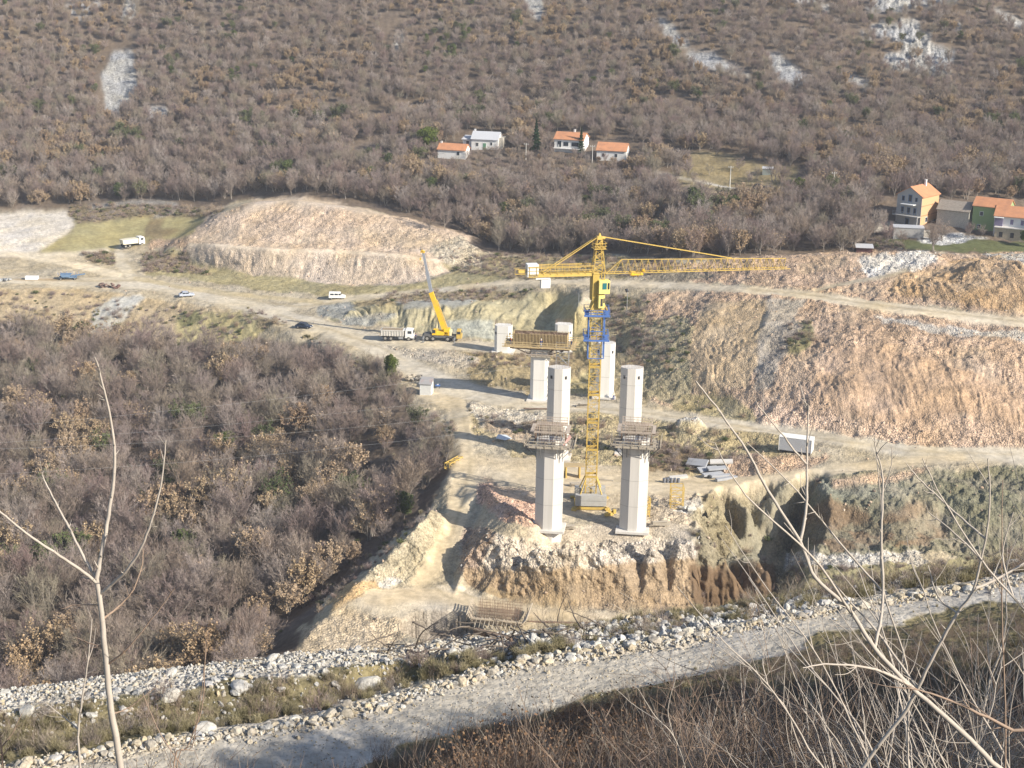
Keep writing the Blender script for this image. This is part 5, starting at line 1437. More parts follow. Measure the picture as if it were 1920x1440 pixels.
def house(name, label, loc, rz, W_, D_, H_, RH, wall, roof, ridge='x', wins=(), chim=None, over=.4, wall2=None):
    """body from -W/2..W/2, -D/2..D/2; front is -y"""
    o = thing(name, label, 'house', loc, rz)
    c = MB()
    if ridge == 'x':
        c.xprism([(-D_ / 2, -2.5), (D_ / 2, -2.5), (D_ / 2, H_), (0, H_ + RH), (-D_ / 2, H_)], -W_ / 2, W_ / 2)
    else:
        c.yprism([(-W_ / 2, -2.5), (W_ / 2, -2.5), (W_ / 2, H_), (0, H_ + RH), (-W_ / 2, H_)], -D_ / 2, D_ / 2)
    wl = c.build('wall', wall, o)
    c = MB(); t_ = .16
    if ridge == 'x':
        k = RH / (D_ / 2)
        for s in (-1, 1):
            a = (s * (D_ / 2 + over), H_ - k * over); b = (0, H_ + RH)
            c.xprism([(a[0], a[1] + .02), (b[0], b[1] + .02), (b[0], b[1] + t_ + .02), (a[0], a[1] + t_ + .02)], -W_ / 2 - over * .6, W_ / 2 + over * .6)
    else:
        k = RH / (W_ / 2)
        for s in (-1, 1):
            a = (s * (W_ / 2 + over), H_ - k * over); b = (0, H_ + RH)
            c.yprism([(a[0], a[1] + .02), (b[0], b[1] + .02), (b[0], b[1] + t_ + .02), (a[0], a[1] + t_ + .02)], -D_ / 2 - over * .6, D_ / 2 + over * .6)
    rf = c.build('roof', roof, o)
    if chim:
        c = MB()
        for (xx, yy, hh) in chim: c.box((xx, yy, H_ + RH * .6 + hh / 2), (.5, .5, hh)); c.box((xx, yy, H_ + RH * .6 + hh), (.62, .62, .12))
        c.build('chimney', WALLW, rf)
    for wdef in wins:
        side, u, zz, w_, h_ = wdef[:5]; m_ = wdef[5] if len(wdef) > 5 else GLASS
        if side == 'f': window_on(o, u, -D_ / 2, zz, w_, h_, 'f', m_)
        elif side == 'r': window_on(o, W_ / 2, u, zz, w_, h_, 'r', m_)
        else: window_on(o, -W_ / 2, u, zz, w_, h_, 'l', m_)
    return o
def hp(px, py):
    q = hit(px, py); return q
q = hp(850, 299); house('house', 'small white cottage with orange roof, leftmost of the hillside houses', (q[0], q[1] + 3, q[2]), R(-14), 9.0, 5.2, 3.0, 1.5, WALLW, TILE, 'x', [('f', 2.2, 1.9, .9, 1.1)], [(-4.0, 0, 1.2)])
q = hp(912, 283); o = house('house', 'white farmhouse with pale grey sheet roof on the hillside', (q[0], q[1] + 4, q[2]), R(-12), 8.6, 6.0, 3.6, 1.9, WALLW, SHEET, 'x', [('f', -2.4, 1.8, .8, 1.1), ('f', 2.2, 2.2, .6, .9), ('f', 0, 1.2, 1.0, 2.2, mat('green_door', (.12, .25, .16)))], [(-3.9, .3, 1.4)])
c = MB(); c.box((-5.8, .4, .8), (3.2, 4.6, 5.0)); ax = c.build('side_wing', WALLW, o); c = MB(); c.box((-5.9, .3, 3.42), (3.8, 5.2, .14), 0, R(8)); c.build('wing_roof', SHEET, ax); c = MB(); c.box((-5.8, -1.93, 2.0), (.9, .05, 1.2)); c.build('pane', GLASS, ax)
c = MB(); c.box((4.9, 1.0, 1.2), (1.2, 4.6, 5.4)); c.build('stone_gable', STONE, o)
q = hp(1072, 287); o = house('house', 'white two storey house with orange roof and shaded porch beside a dark tree', (q[0], q[1] + 4, q[2]), R(-16), 9.4, 7.2, 4.2, 1.7, WALLW, TILE, 'x', [('f', -3.0, 2.6, 1.2, 1.8), ('f', -.9, 2.7, 1.6, 1.3), ('f', 2.0, 2.7, 2.2, 1.3)], [(.8, .6, 1.6)])
c = MB(); c.box((-.5, -4.1, 1.35), (8.6, 1.1, .2)); c.build('balcony', WALLW, o); c = MB(); c.box((-3.0, -4.6, 2.0), (.2, .1, 1.1)); c.build('post', WHITE, o)
q = hp(1150, 302); house('house', 'low white cottage with orange roof, rightmost of the four hillside houses', (q[0], q[1] + 3, q[2]), R(-13), 9.2, 6.2, 3.3, 1.9, WALLW, TILE, 'x', [('f', -2.5, 1.8, .8, 1.0), ('f', 1.5, 1.8, .8, 1.0), ('r', 0, 2.0, .8, 1.0)])
# big unfinished house
q = hp(1726, 424)
o = house('house', 'tall unfinished house with grey gable, orange brick side and orange roof', (q[0], q[1] + 5, q[2]), R(-42), 7.2, 9.2, 7.8, 2.2, BRICK, TILE, 'y', [('r', -1.5, 1.5, 1.0, 1.2)], [(.6, 2.2, 2.2)])
c = MB(); c.yprism([(-3.6, -2), (3.6, -2), (3.6, 7.8), (0, 10.0), (-3.6, 7.8)], -4.66, -4.60); gb = c.build('gable_render', PLAST, o)
BL_ = mat('blue_grey_shutter', (.14, .20, .30), .6, .05, 2.0)
for (u, zz, w_, h_) in ((-1.8, 3.8, .9, 1.9), (0, 3.8, 1.0, 1.9), (1.8, 3.8, .9, 1.9), (-1.8, 6.9, .9, 1.4), (0.2, 7.1, 1.2, 2.0), (2.0, 6.9, .8, 1.2), (-.2, .8, 1.2, 2.1)):
    wn = MB().box((u, -4.69, zz), (w_, .06, h_)).build('window', BL_, o); MB().box((u, -4.73, zz), (w_ * .7, .03, h_ * .8)).build('pane', GLASS, wn)
c = MB(); c.box((.2, -5.5, 5.6), (3.8, 1.7, .18)); c.build('upper_balcony', WHITE, o)
c = MB(); c.box((0, -5.6, 2.6), (7.4, 1.9, .2)); bl_ = c.build('lower_balcony', PLAST, o)
c = MB(); c.box((0, -6.5, 3.6), (7.4, .05, .06)); c.box((0, -6.5, 3.2), (7.4, .05, .05))
for k in range(10): c.box((-3.6 + k * .8, -6.5, 3.1), (.05, .05, 1.0))
c.build('railing', GREYM, bl_)
c = MB(); c.box((3.5, -6.4, 1.2), (.3, .3, 2.8)); c.build('post', PLAST, o)
c = MB(); c.box((3.64, 0, 2.75), (.06, 9.0, .14)); c.box((3.64, 0, 5.3), (.06, 9.0, .14)); c.build('floor_band', mat('dark_mortar', (.30, .16, .09)), o)
# stone barn
q = hp(1800, 430)
o = house('stone_barn', 'old roofless looking stone barn between the unfinished house and the green house', (q[0], q[1] + 5, q[2]), R(-30), 8.4, 6.4, 4.6, 1.9, STONE, mat('weathered_stone_tile', (.27, .235, .20), .95, .25, 2.0), 'x', [('r', 0, 2.6, .7, .9, DARK)])
# green house
q = hp(1872, 440)
VIO = mat('violet_shutter', (.19, .17, .26), .6, .05, 2.0)
o = house('house', 'bright green house with orange roof left of the white house', (q[0], q[1] + 6.5, q[2]), R(-28), 9.0, 7.0, 6.6, 1.7, GREENW, TILE, 'x', [('f', -2.2, 4.6, .8, 1.0), ('f', -2.6, 1.2, .8, 1.0), ('l', 0, 4.6, .8, 1.0)])
# white house with verandah
q = hp(1902, 448)
o = house('house', 'white house with orange roof, violet shutters and stone ground floor at right edge', (q[0] + 1.0, q[1] + 4, q[2]), R(-24), 9.6, 7.4, 5.6, 2.0, WALLW, TILE, 'x', [('f', -.4, 4.2, .8, 1.3, VIO), ('f', 2.2, 4.2, .8, 1.3, VIO), ('f', 4.0, 4.2, .7, 1.3, VIO)])
c = MB(); c.box((.6, -4.6, 1.0), (9.6, 1.8, 3.6)); c.build('stone_terrace', mat('tan_stone', (.45, .38, .28), .9, .2, 2.0), o)
c = MB(); c.box((.6, -4.7, 2.9), (10.0, 2.2, .2)); c.build('terrace_slab', CONC, o)
for u in (-2.6, .2, 3.0): c = MB(); c.box((u, -5.53, 1.1), (.9, .06, 1.3)); c.build('window', DARK, o)
c = MB(); c.box((-3.6, -4.0, 4.0), (2.0, .7, 2.3)); c.build('porch_recess', VIO, o); c = MB(); c.box((-3.6, -4.4, 5.25), (2.4, 1.2, .12)); c.build('porch_roof', WHITE, o)
# garden buildings
q = hp(1705, 447); o = thing('stone_outbuilding', 'low grey roofless outbuilding in the rubble below the unfinished house', 'outbuilding', (q[0], q[1] + 2, q[2]), R(-8))
c = MB(); c.box((0, 0, 1.0), (7.6, 4.0, 3.4)); c.build('wall', PLAST, o); c = MB(); c.box((0, 0, 2.76), (7.9, 4.3, .14)); c.build('roof', SHEET, o); c = MB(); c.box((4.6, 1, .3), (3.0, 3.0, 2.6)); c.build('stone_lean_to', STONE, o)
q = hp(1622, 474); o = thing('garden_shed', 'dark garden shed with pale sheet roof just behind the rubble crest', 'shed', (q[0], q[1] + 1.5, q[2] - .2), R(-6))
c = MB(); c.box((0, 0, .7), (4.0, 2.4, 1.8)); c.build('wall', mat('dark_red_boards', (.10, .05, .05)), o); c = MB(); c.box((0, -.2, 1.72), (4.5, 3.2, .12), 0, R(8)); c.build('roof', SHEET, o)
q = hp(1440, 328); o = thing('field_hut', 'small grey green hut on the terraced meadow', 'hut', (q[0], q[1] + 1, q[2]), R(-10))
c = MB(); c.box((0, 0, .9), (3.0, 2.4, 2.0)); c.build('wall', mat('grey_green_boards', (.25, .28, .27)), o); c = MB(); c.box((0, 0, 1.96), (3.3, 2.7, .12), 0, R(6)); c.build('roof', SHEET, o)

# ------------------------------------------------------------------ poles
def pole(label, px, pb, pt, cross=True, r=.13, m_=None, group='utility poles on the hillside'):
    q = hit(px, pb); x, y, z = q; h = zat(x, y, pt) - z
    o = thing('utility_pole', label, 'pole', (x, y, z), 0, group)
    MB().bar((0, 0, -.5), (0, 0, h), r, 8, r * .7).build('pole', m_ or mat('pole_concrete', (.60, .58, .53), .8, .05, 2.0), o)
    if cross: MB().box((0, 0, h - .4), (1.5, .12, .12)).build('crossarm', GREYM, o)
    for u_ in (-.6, .6): MB().bar((u_, 0, h - .35), (u_, 0, h - .1), .05, 6).build('insulator', WHITE, o)
    return o, (x, y, z + h)
UP = [pole('utility pole standing left of the two storey hillside house', 986, 299, 268), pole('tall pale utility pole right of the two storey hillside house', 1110, 312, 272), pole('tall white utility pole standing on the terraced meadow', 1368, 356, 311, r=.16), pole('slim utility pole right of the meadow with a small lamp', 1561, 372, 322, r=.1), pole('thin pole among the trees right of the low cottage', 1221, 322, 300, r=.09), pole('short pole left of the small cottage', 748, 304, 290, r=.08, cross=False)]
q = hit(1175, 588); x, y, z = q; h = zat(x, y, 545) - z
o = thing('floodlight_mast', 'thin mast with a dark round lamp on the spur right of the crane', 'lamp', (x, y, z))
MB().bar((0, 0, -.3), (0, 0, h), .08, 6).build('pole', GREYM, o); c = MB(); c.bar((-.1, -.15, h - .2), (-.25, .2, h + .35), .38, 10); c.build('lamp_head', DARK, o)
q = hit(1085, 568); x, y, z = q
o = MB().bar((0, 0, -.3), (0, 0, zat(x, y, 550) - z), .06, 6).build('marker_post', GREYM); o.location = (x, y, z); tag(o, 'short marker post on the spur left of the tower crane', 'post')
for k, (px, pb, pt) in enumerate(((1237, 1115, 1075), (1227, 1160, 1108))):
    pass

# overhead wires across the wood
def wire(label, pts, m_, r=.022, sag=1.2, grp=None):
    c = MB()
    for a, b in zip(pts[:-1], pts[1:]):
        a = Vector(a); b = Vector(b); n = 16; pr = a
        for k in range(1, n + 1):
            t_ = k / n; q = a.lerp(b, t_); q.z -= sag * 4 * t_ * (1 - t_); c.bar(pr, q, r, 3, cap=False); pr = q
    o = c.build('overhead_wire', m_); return tag(o, label, 'wire', grp)
WM = mat('aluminium_wire', (.55, .56, .58), .4, .02, 1.0, metal=.3)
for lb, a, b, s in (('highest overhead wire crossing the left wood towards the piers', (-200, 816), (1020, 682), 1.0), ('second overhead wire crossing in front of the second row piers', (-200, 842), (1215, 700), 1.5), ('third overhead wire crossing the lower left wood', (-200, 846), (1000, 765), 1.5), ('lowest overhead wire crossing the left wood', (-200, 896), (1000, 795), 1.5)):
    A_ = PY(a[0], a[1], 235); B_ = PY(b[0], b[1], 250)
    wire(lb, [tuple(A_), tuple(B_)], WM, .011, s, 'overhead wires across the wood')
wire('thin wire between the hillside utility poles', [UP[5][1], UP[0][1], UP[1][1], UP[4][1], UP[2][1], UP[3][1]], mat('dark_wire', (.15, .15, .16)), .02, 1.0)

# ------------------------------------------------------------------ people
def person(label, loc, rz, top, legs, helmet, pose=0, group='workers on the bridge site'):
    o = thing('person', label, 'person', loc, rz, group)
    def skin_mesh(name, pts, edges, rad, m_, root=0):
        me_ = bpy.data.meshes.new(name); me_.from_pydata(pts, edges, [])
        bm = bmesh.new(); bm.from_mesh(me_); sl = bm.verts.layers.skin.verify(); bm.verts.ensure_lookup_table()
        for v, r_ in zip(bm.verts, rad): v[sl].radius = (r_, r_)
        bm.verts[root][sl].use_root = True
        bm.to_mesh(me_); bm.free()
        me_.materials.append(m_)
        ob = bpy.data.objects.new(name, me_); COL.objects.link(ob); ob.parent = o
        s_ = ob.modifiers.new('skin', 'SKIN'); s_.use_smooth_shade = True; b_ = ob.modifiers.new('sub', 'SUBSURF'); b_.levels = 1; b_.render_levels = 1
        return ob
    ln = .18 if pose == 1 else .04
    arm = .35 if pose == 1 else .08
    P_ = [(0, 0, .95), (ln * .4, 0, 1.2), (ln, 0, 1.42), (ln * 1.1, 0, 1.55), (ln * 1.3, 0, 1.66), (ln * 1.3, 0, 1.76),
          (ln, .19, 1.42), (ln + arm * .4, .26, 1.15), (ln + arm, .24, .92), (ln + arm + .05, .24, .83), (ln, -.19, 1.42), (ln + arm * .2, -.27, 1.15), (ln + arm * .6, -.26, .92), (ln + arm * .6 + .04, -.26, .83),
          (0, .1, .9), (.05, .12, .5), (-.02, .13, .08), (.14, .14, .04), (0, -.1, .9), (-.02, -.12, .5), (-.08, -.13, .08), (.08, -.14, .04)]
    E_ = [(0, 1), (1, 2), (2, 3), (3, 4), (4, 5), (2, 6), (6, 7), (7, 8), (8, 9), (2, 10), (10, 11), (11, 12), (12, 13), (0, 14), (14, 15), (15, 16), (16, 17), (0, 18), (18, 19), (19, 20), (20, 21)]
    Rd = [.14, .13, .15, .06, .10, .08, .065, .052, .038, .035, .065, .052, .038, .035, .09, .065, .045, .04, .09, .065, .045, .04]
    skin_mesh('body', P_, E_, Rd, SKIN)
    skin_mesh('jacket', [P_[i] for i in (0, 1, 2, 6, 7, 8, 10, 11, 12)], [(0, 1), (1, 2), (2, 3), (3, 4), (4, 5), (2, 6), (6, 7), (7, 8)], [.17, .165, .17, .085, .075, .06, .085, .075, .06], top)
    skin_mesh('trousers', [P_[i] for i in (0, 14, 15, 16, 18, 19, 20)], [(0, 1), (1, 2), (2, 3), (0, 4), (4, 5), (5, 6)], [.16, .11, .09, .075, .11, .09, .075], legs)
    hx, hz = ln * 1.3, 1.72
    c = MB()
    for k in range(4):
        r0, r1 = .145 * math.cos(k * .38), .145 * math.cos((k + 1) * .38); z0_, z1_ = hz + .15 * math.sin(k * .38), hz + .15 * math.sin((k + 1) * .38)
        c.bar((hx, 0, z0_), (hx, 0, z1_), r0, 12, max(r1, .01))
    c.bar((hx + .03, 0, hz), (hx + .03, 0, hz + .015), .17, 12); c.build('helmet', helmet, o, smooth=True)
    return o
_, x_, Y_, g_, zt_ = P3L
dk = zt_ + 1.75 + .35
for lb, u, v, rz, a, b, hm, ps in (('worker in light blue overalls bending on the crosshead platform rail', .3, -2.45, 1.4, NAVY, LTBLUE, WHITE, 1), ('worker in a reddish jacket standing at the left end of the crosshead platform', -6.2, -1.4, .4, mat('orange_jacket', (.50, .20, .10)), NAVY, WHITE, 0),
                                 ('worker in dark clothes behind the crosshead shutter', -.4, 2.2, 2.0, NAVY, NAVY, mat('red_helmet', (.5, .08, .05)), 0), ('worker standing at the right end of the crosshead platform', 6.4, 0.2, 3.0, mat('tan_jacket', (.38, .27, .16)), NAVY, mat('yellow_helmet', (.7, .5, .05)), 0),
                                 ('worker in a pale shirt on the far side of the crosshead platform', 2.6, 2.3, 1.0, WCLOTH, NAVY, mat('yellow_helmet', (.7, .5, .05)), 0)):
    ca, sa = math.cos(-.12), math.sin(-.12)
    person(lb, (x_ + u * ca - v * sa, Y_ + u * sa + v * ca, dk), rz, a, b, hm, ps)
person('worker in a pale vest and blue trousers standing right of the white pier', on(1150, 750), -1.2, WCLOTH, mat('blue_trousers', (.06, .10, .28)), WHITE)
person('person in dark clothes standing in front of the dump truck', on(779, 638), -.5, NAVY, DARK, mat('dark_hair_cap', (.03, .025, .02)))
person('person in a grey coat standing left of the mobile crane outrigger', on(796, 639), .6, mat('grey_coat', (.35, .33, .30)), WCLOTH, mat('dark_hair_cap', (.03, .025, .02)))
# ------------------------------------------------------------------ plants
def plantmat(name, cols, rough=.9, trans=0.0):
    m = bpy.data.materials.new(name); t = nodes(m)
    out = N(t, 'ShaderNodeOutputMaterial'); bs = N(t, 'ShaderNodeBsdfPrincipled', i_Roughness=rough); bs.inputs['Specular IOR Level'].default_value = .1
    oi = N(t, 'ShaderNodeObjectInfo'); cr = N(t, 'ShaderNodeValToRGB'); cr.color_ramp.interpolation = 'LINEAR'
    el = cr.color_ramp.elements
    while len(el) < len(cols): el.new(.5)
    for i, c in enumerate(cols): el[i].position = i / max(1, len(cols) - 1); el[i].color = (*c, 1)
    t.links.new(oi.outputs['Random'], cr.inputs[0])
    tc = N(t, 'ShaderNodeTexCoord'); ns = N(t, 'ShaderNodeTexNoise', i_Scale=.9, i_Detail=3.0); t.links.new(tc.outputs['Object'], ns.inputs['Vector'])
    k = maths(t, 'MULTIPLY_ADD', ns.outputs[0], 1.1, .45)
    vm = N(t, 'ShaderNodeVectorMath', operation='SCALE'); t.links.new(cr.outputs[0], vm.inputs[0]); t.links.new(k, vm.inputs['Scale'])
    t.links.new(vm.outputs[0], bs.inputs['Base Color']); t.links.new(bs.outputs[0], out.inputs[0])
    return m
BARK = plantmat('grey_bark', [(.23, .20, .17), (.32, .285, .25), (.19, .16, .135)])
TWIG = plantmat('bare_twigs', [(.265, .215, .192), (.33, .28, .252), (.24, .185, .175), (.31, .245, .205), (.29, .26, .20), (.26, .19, .18), (.39, .34, .312), (.31, .245, .195)])
LEAFB = plantmat('brown_leaves', [(.36, .25, .155), (.44, .335, .21), (.32, .225, .145), (.42, .32, .22)])
LEAFG = plantmat('green_leaves', [(.095, .125, .05), (.12, .145, .055), (.08, .105, .045), (.14, .15, .08)])
CONIF = plantmat('conifer_needles', [(.025, .055, .025), (.035, .065, .03)])
REDST = plantmat('reddish_stems', [(.19, .135, .11), (.24, .19, .15), (.16, .12, .105), (.30, .26, .215)])
DRYG = plantmat('dry_grass', [(.33, .29, .175), (.26, .235, .145), (.39, .34, .22), (.21, .19, .11)])

class TM:
    """one tree: limbs as tapered tubes, twigs and leaves as thin blades"""
    def __init__(s, seed): s.r = random.Random(seed); s.limb = MB(); s.tw = []; s.lv = []
    def tube(s, p, q, r0, r1, n=5): s.limb.bar(tuple(p), tuple(q), r0, n, r1, cap=False)
    def blade(s, p, d, L, w_, lst=None):
        r = s.r; q = p + d * L; a = Vector((r.uniform(-1, 1), r.uniform(-1, 1), r.uniform(-1, 1))); u = d.cross(a)
        if u.length < 1e-4: return q
        u.normalize(); u *= w_ / 2
        (s.tw if lst is None else lst).append((p - u, p + u, q)); return q
    def leaf(s, p, sz):
        r = s.r; a = Vector((r.gauss(0, 1), r.gauss(0, 1), r.gauss(0, 1))).normalized(); b = a.cross(Vector((r.gauss(0, 1), r.gauss(0, 1), r.gauss(0, 1)))).normalized()
        c = a.cross(b) if False else b
        s.lv.append((p - a * sz, p + c * sz * .7, p + a * sz, p - c * sz * .7))
def dirv(r, base, spread):
    v = Vector((r.gauss(0, 1), r.gauss(0, 1), r.gauss(0, 1))).normalized(); d = (base + v * spread); return d.normalized()

def bare_tree(seed, H=7.5, stems=2, spread=.5, leaves=0, lsz=.12, twn=1.0, tww=.031, lean=.2):
    T = TM(seed); r = T.r
    for si in range(stems):
        p = Vector((r.uniform(-.15, .15) * stems, r.uniform(-.15, .15) * stems, -.3)); d = dirv(r, Vector((0, 0, 1)), lean if stems == 1 else lean * 1.6)
        hh = H * r.uniform(.58, .74); rad = .055 * H * r.uniform(.24, .36); n = 6
        pts = [p.copy()]
        for k in range(n):
            d = dirv(r, d, .13); d = (d + Vector((0, 0, .12))).normalized(); q = p + d * (hh / n); T.tube(p, q, rad * (1 - k / n * .8), rad * (1 - (k + 1) / n * .8), 6); p = q; pts.append(p.copy())
        nb = int(15 * twn) + 3
        for b in range(nb):
            t = .22 + .78 * (b + r.random()) / nb; f = t * n; i = min(int(f), n - 1); bp_ = pts[i].lerp(pts[i + 1], f - i)
            ax = (pts[i + 1] - pts[i]).normalized(); out = Vector((r.gauss(0, 1), r.gauss(0, 1), 0)).normalized()
            bd = (ax * .55 + out * spread * (1.25 - .35 * t) * 1.7 + Vector((0, 0, .25))).normalized()
            L = H * (.50 - .20 * t) * r.uniform(.75, 1.25); br = rad * (1 - t * .75) * .5
            pp = bp_; seg = 4; sub = []
            for k in range(seg):
                bd = dirv(r, bd + Vector((0, 0, .12)), .22); q = pp + bd * (L / seg); T.tube(pp, q, br * (1 - k / seg * .75), br * (1 - (k + 1) / seg * .75), 3); sub.append((pp, q, bd)); pp = q
            for k in range(int(10 * twn) + 2):
                a, q, dd = sub[min(seg - 1, int(r.random() * seg + .3))]; sp = a.lerp(q, r.random()); d2 = dirv(r, dd + Vector((0, 0, .25)), .65); L2 = L * r.uniform(.22, .42)
                e = T.blade(sp, d2, L2, tww * 1.35)
                for m_ in range(int(5 * twn) + 1):
                    s3 = sp.lerp(e, r.uniform(.2, 1)); d3 = dirv(r, d2 + Vector((0, 0, .2)), .6); L3 = L2 * r.uniform(.35, .75); e3 = T.blade(s3, d3, L3, tww)
                    for z in range(2): s4 = s3.lerp(e3, r.uniform(.3, 1)); e4 = T.blade(s4, dirv(r, d3, .6), L3 * r.uniform(.4, .7), tww * .8)
                    if leaves and r.random() < leaves:
                        for z in range(3): T.leaf(s3.lerp(e3, r.random()) + Vector((r.gauss(0, .12), r.gauss(0, .12), r.gauss(0, .12))), lsz * r.uniform(.6, 1.3))
    return T
def bush(seed, H=1.6, n=70, leaves=0, lsz=.08, w_=.02, green=False, lean=.55):
    T = TM(seed); r = T.r
    for k in range(n):
        p = Vector((r.gauss(0, .16) * H, r.gauss(0, .16) * H, -.05)); d = dirv(r, Vector((0, 0, 1)), lean); L = H * r.uniform(.5, 1.0); e = T.blade(p, d, L, w_ * 1.4)
        for j in range(5):
            s_ = p.lerp(e, r.uniform(.25, 1)); d2 = dirv(r, d, .6); e2 = T.blade(s_, d2, L * r.uniform(.15, .4), w_)
            if leaves and r.random() < leaves:
                for z in range(3): T.leaf(s_.lerp(e2, r.random()) + Vector((r.gauss(0, .05), r.gauss(0, .05), r.gauss(0, .05))) * H, lsz * r.uniform(.6, 1.3))
    return T
def evergreen(seed, H=8, W_=3.2, n=5200, lsz=.22):
    T = bare_tree(seed, H, 1, .6, twn=.25); r = T.r
    cl = [(Vector((r.gauss(0, .45) * W_ * .6, r.gauss(0, .45) * W_ * .6, H * r.uniform(.28, .92))), W_ * r.uniform(.22, .42)) for k in range(22)]
    for k in range(n):
        c, rad = r.choice(cl); v = Vector((r.gauss(0, 1), r.gauss(0, 1), r.gauss(0, 1))).normalized() * rad * r.uniform(.55, 1.05); v.z *= .8; T.leaf(c + v, lsz * r.uniform(.5, 1.2))
    return T
def conifer(seed, H=10, W_=2.0, n=5000):
    T = TM(seed); r = T.r; T.tube(Vector((0, 0, -.3)), Vector((0, 0, H * .97)), .16, .03, 6)
    for k in range(n):
        t = r.random() ** .8; rr = W_ * (1 - t) * (.75 + .25 * math.sin(t * 60)) * r.uniform(.35, 1); a = r.uniform(0, 6.283); T.leaf(Vector((math.cos(a) * rr, math.sin(a) * rr, .6 + t * (H - .6) - rr * .18)), .17 * r.uniform(.6, 1.2))
    return T
def tris_mesh(name, lists, mats):
    vs = []; fs = []; mi = []
    for li, l in enumerate(lists):
        if isinstance(l, MB):
            o = len(vs); vs += l.v; fs += [tuple(i + o for i in f) for f in l.f]; mi += [li] * len(l.f)
        else:
            for f in l: o = len(vs); vs += [tuple(v) for v in f]; fs.append(tuple(range(o, o + len(f)))); mi.append(li)
    me_ = bpy.data.meshes.new(name); me_.from_pydata(vs, [], fs); me_.polygons.foreach_set('material_index', mi)
    for m_ in mats: me_.materials.append(m_)
    me_.update(); return me_
SRC = []
for k, (H, st, sp, tn) in enumerate(((7.5, 2, .55, 1.0), (8.2, 1, .60, 1.15), (6.8, 3, .42, .85), (7.8, 2, .40, 1.0), (6.5, 1, .75, 1.1), (7.2, 4, .38, .7))):
    T = bare_tree(100 + k, H, st, sp, twn=tn); SRC.append((T, TWIG, 'bare'))
for k in range(2): T = bare_tree(200 + k, 6.5, 2, .5, leaves=.55, lsz=.14, twn=.8); SRC.append((T, LEAFB, 'brown'))
T = bare_tree(210, 7.0, 2, .5, leaves=.15, lsz=.14, twn=.95); SRC.append((T, LEAFB, 'brown'))
T = bare_tree(220, 7.0, 2, .5, leaves=.5, lsz=.15, twn=.8); SRC.append((T, LEAFG, 'ivy'))
T = evergreen(230, 5.2, 2.6, 2600, .17); SRC.append((T, LEAFG, 'green'))
whole = []; trunks = []; crowns = []
for T, lm, kd in SRC:
    whole.append(tris_mesh('woodland_tree', [T.limb, T.tw, T.lv], [BARK, TWIG, lm]))
    trunks.append(tris_mesh('trunk', [T.limb], [BARK])); crowns.append(tris_mesh('crown', [T.tw, T.lv], [TWIG, lm]))
KIND = [k for _, _, k in SRC]

def src_collection(name, meshes):
    c = bpy.data.collections.new(name)
    for i, m_ in enumerate(meshes):
        o = bpy.data.objects.new(name + '_%02d' % i, m_); c.objects.link(o)
    return c
def scatter(name, P, rot, scl, idx, coll, label):
    me_ = bpy.data.meshes.new(name); me_.vertices.add(len(P)); me_.vertices.foreach_set('co', np.asarray(P, np.float32).reshape(-1))
    a = me_.attributes.new('rot', 'FLOAT_VECTOR', 'POINT'); a.data.foreach_set('vector', np.asarray(rot, np.float32).reshape(-1))
    a = me_.attributes.new('scl', 'FLOAT_VECTOR', 'POINT'); a.data.foreach_set('vector', np.asarray(scl, np.float32).reshape(-1))
    a = me_.attributes.new('idx', 'INT', 'POINT'); a.data.foreach_set('value', np.asarray(idx, np.int32))
    o = bpy.data.objects.new(name, me_); COL.objects.link(o)
    g = bpy.data.node_groups.new(name, 'GeometryNodeTree'); g.interface.new_socket('Geometry', in_out='INPUT', socket_type='NodeSocketGeometry'); g.interface.new_socket('Geometry', in_out='OUTPUT', socket_type='NodeSocketGeometry')
    gi = g.nodes.new('NodeGroupInput'); go = g.nodes.new('NodeGroupOutput'); ci = g.nodes.new('GeometryNodeCollectionInfo'); ci.inputs['Collection'].default_value = coll; ci.inputs['Separate Children'].default_value = True; ci.inputs['Reset Children'].default_value = True
    ip = g.nodes.new('GeometryNodeInstanceOnPoints'); ip.inputs['Pick Instance'].default_value = True
    def na(n_, ty):
        x = g.nodes.new('GeometryNodeInputNamedAttribute'); x.data_type = ty; x.inputs['Name'].default_value = n_; return x.outputs['Attribute']
    er = g.nodes.new('FunctionNodeEulerToRotation')
    g.links.new(gi.outputs[0], ip.inputs['Points']); g.links.new(ci.outputs[0], ip.inputs['Instance']); g.links.new(na('idx', 'INT'), ip.inputs['Instance Index'])
    g.links.new(na('rot', 'FLOAT_VECTOR'), er.inputs[0]); g.links.new(er.outputs[0], ip.inputs['Rotation']); g.links.new(na('scl', 'FLOAT_VECTOR'), ip.inputs['Scale']); g.links.new(ip.outputs[0], go.inputs[0])
    md = o.modifiers.new('scatter', 'NODES'); md.node_group = g
    tag(o, label, None, None, 'stuff'); return o

def projv(P):
    v = P - _C; d = v @ _F; d = np.where(d < 1, 1, d); return 960 + FPX * (v @ _X) / d, 720 - FPX * (v @ _U) / d, d
def jitter(x0, x1, y0, y1, sp, seed):
    rs = np.random.RandomState(seed); xs = np.arange(x0, x1, sp); ys = np.arange(y0, y1, sp); X, Y = np.meshgrid(xs, ys)
    X = X + rs.uniform(-.48, .48, X.shape) * sp; Y = Y + rs.uniform(-.48, .48, Y.shape) * sp; return X.ravel(), Y.ravel(), rs

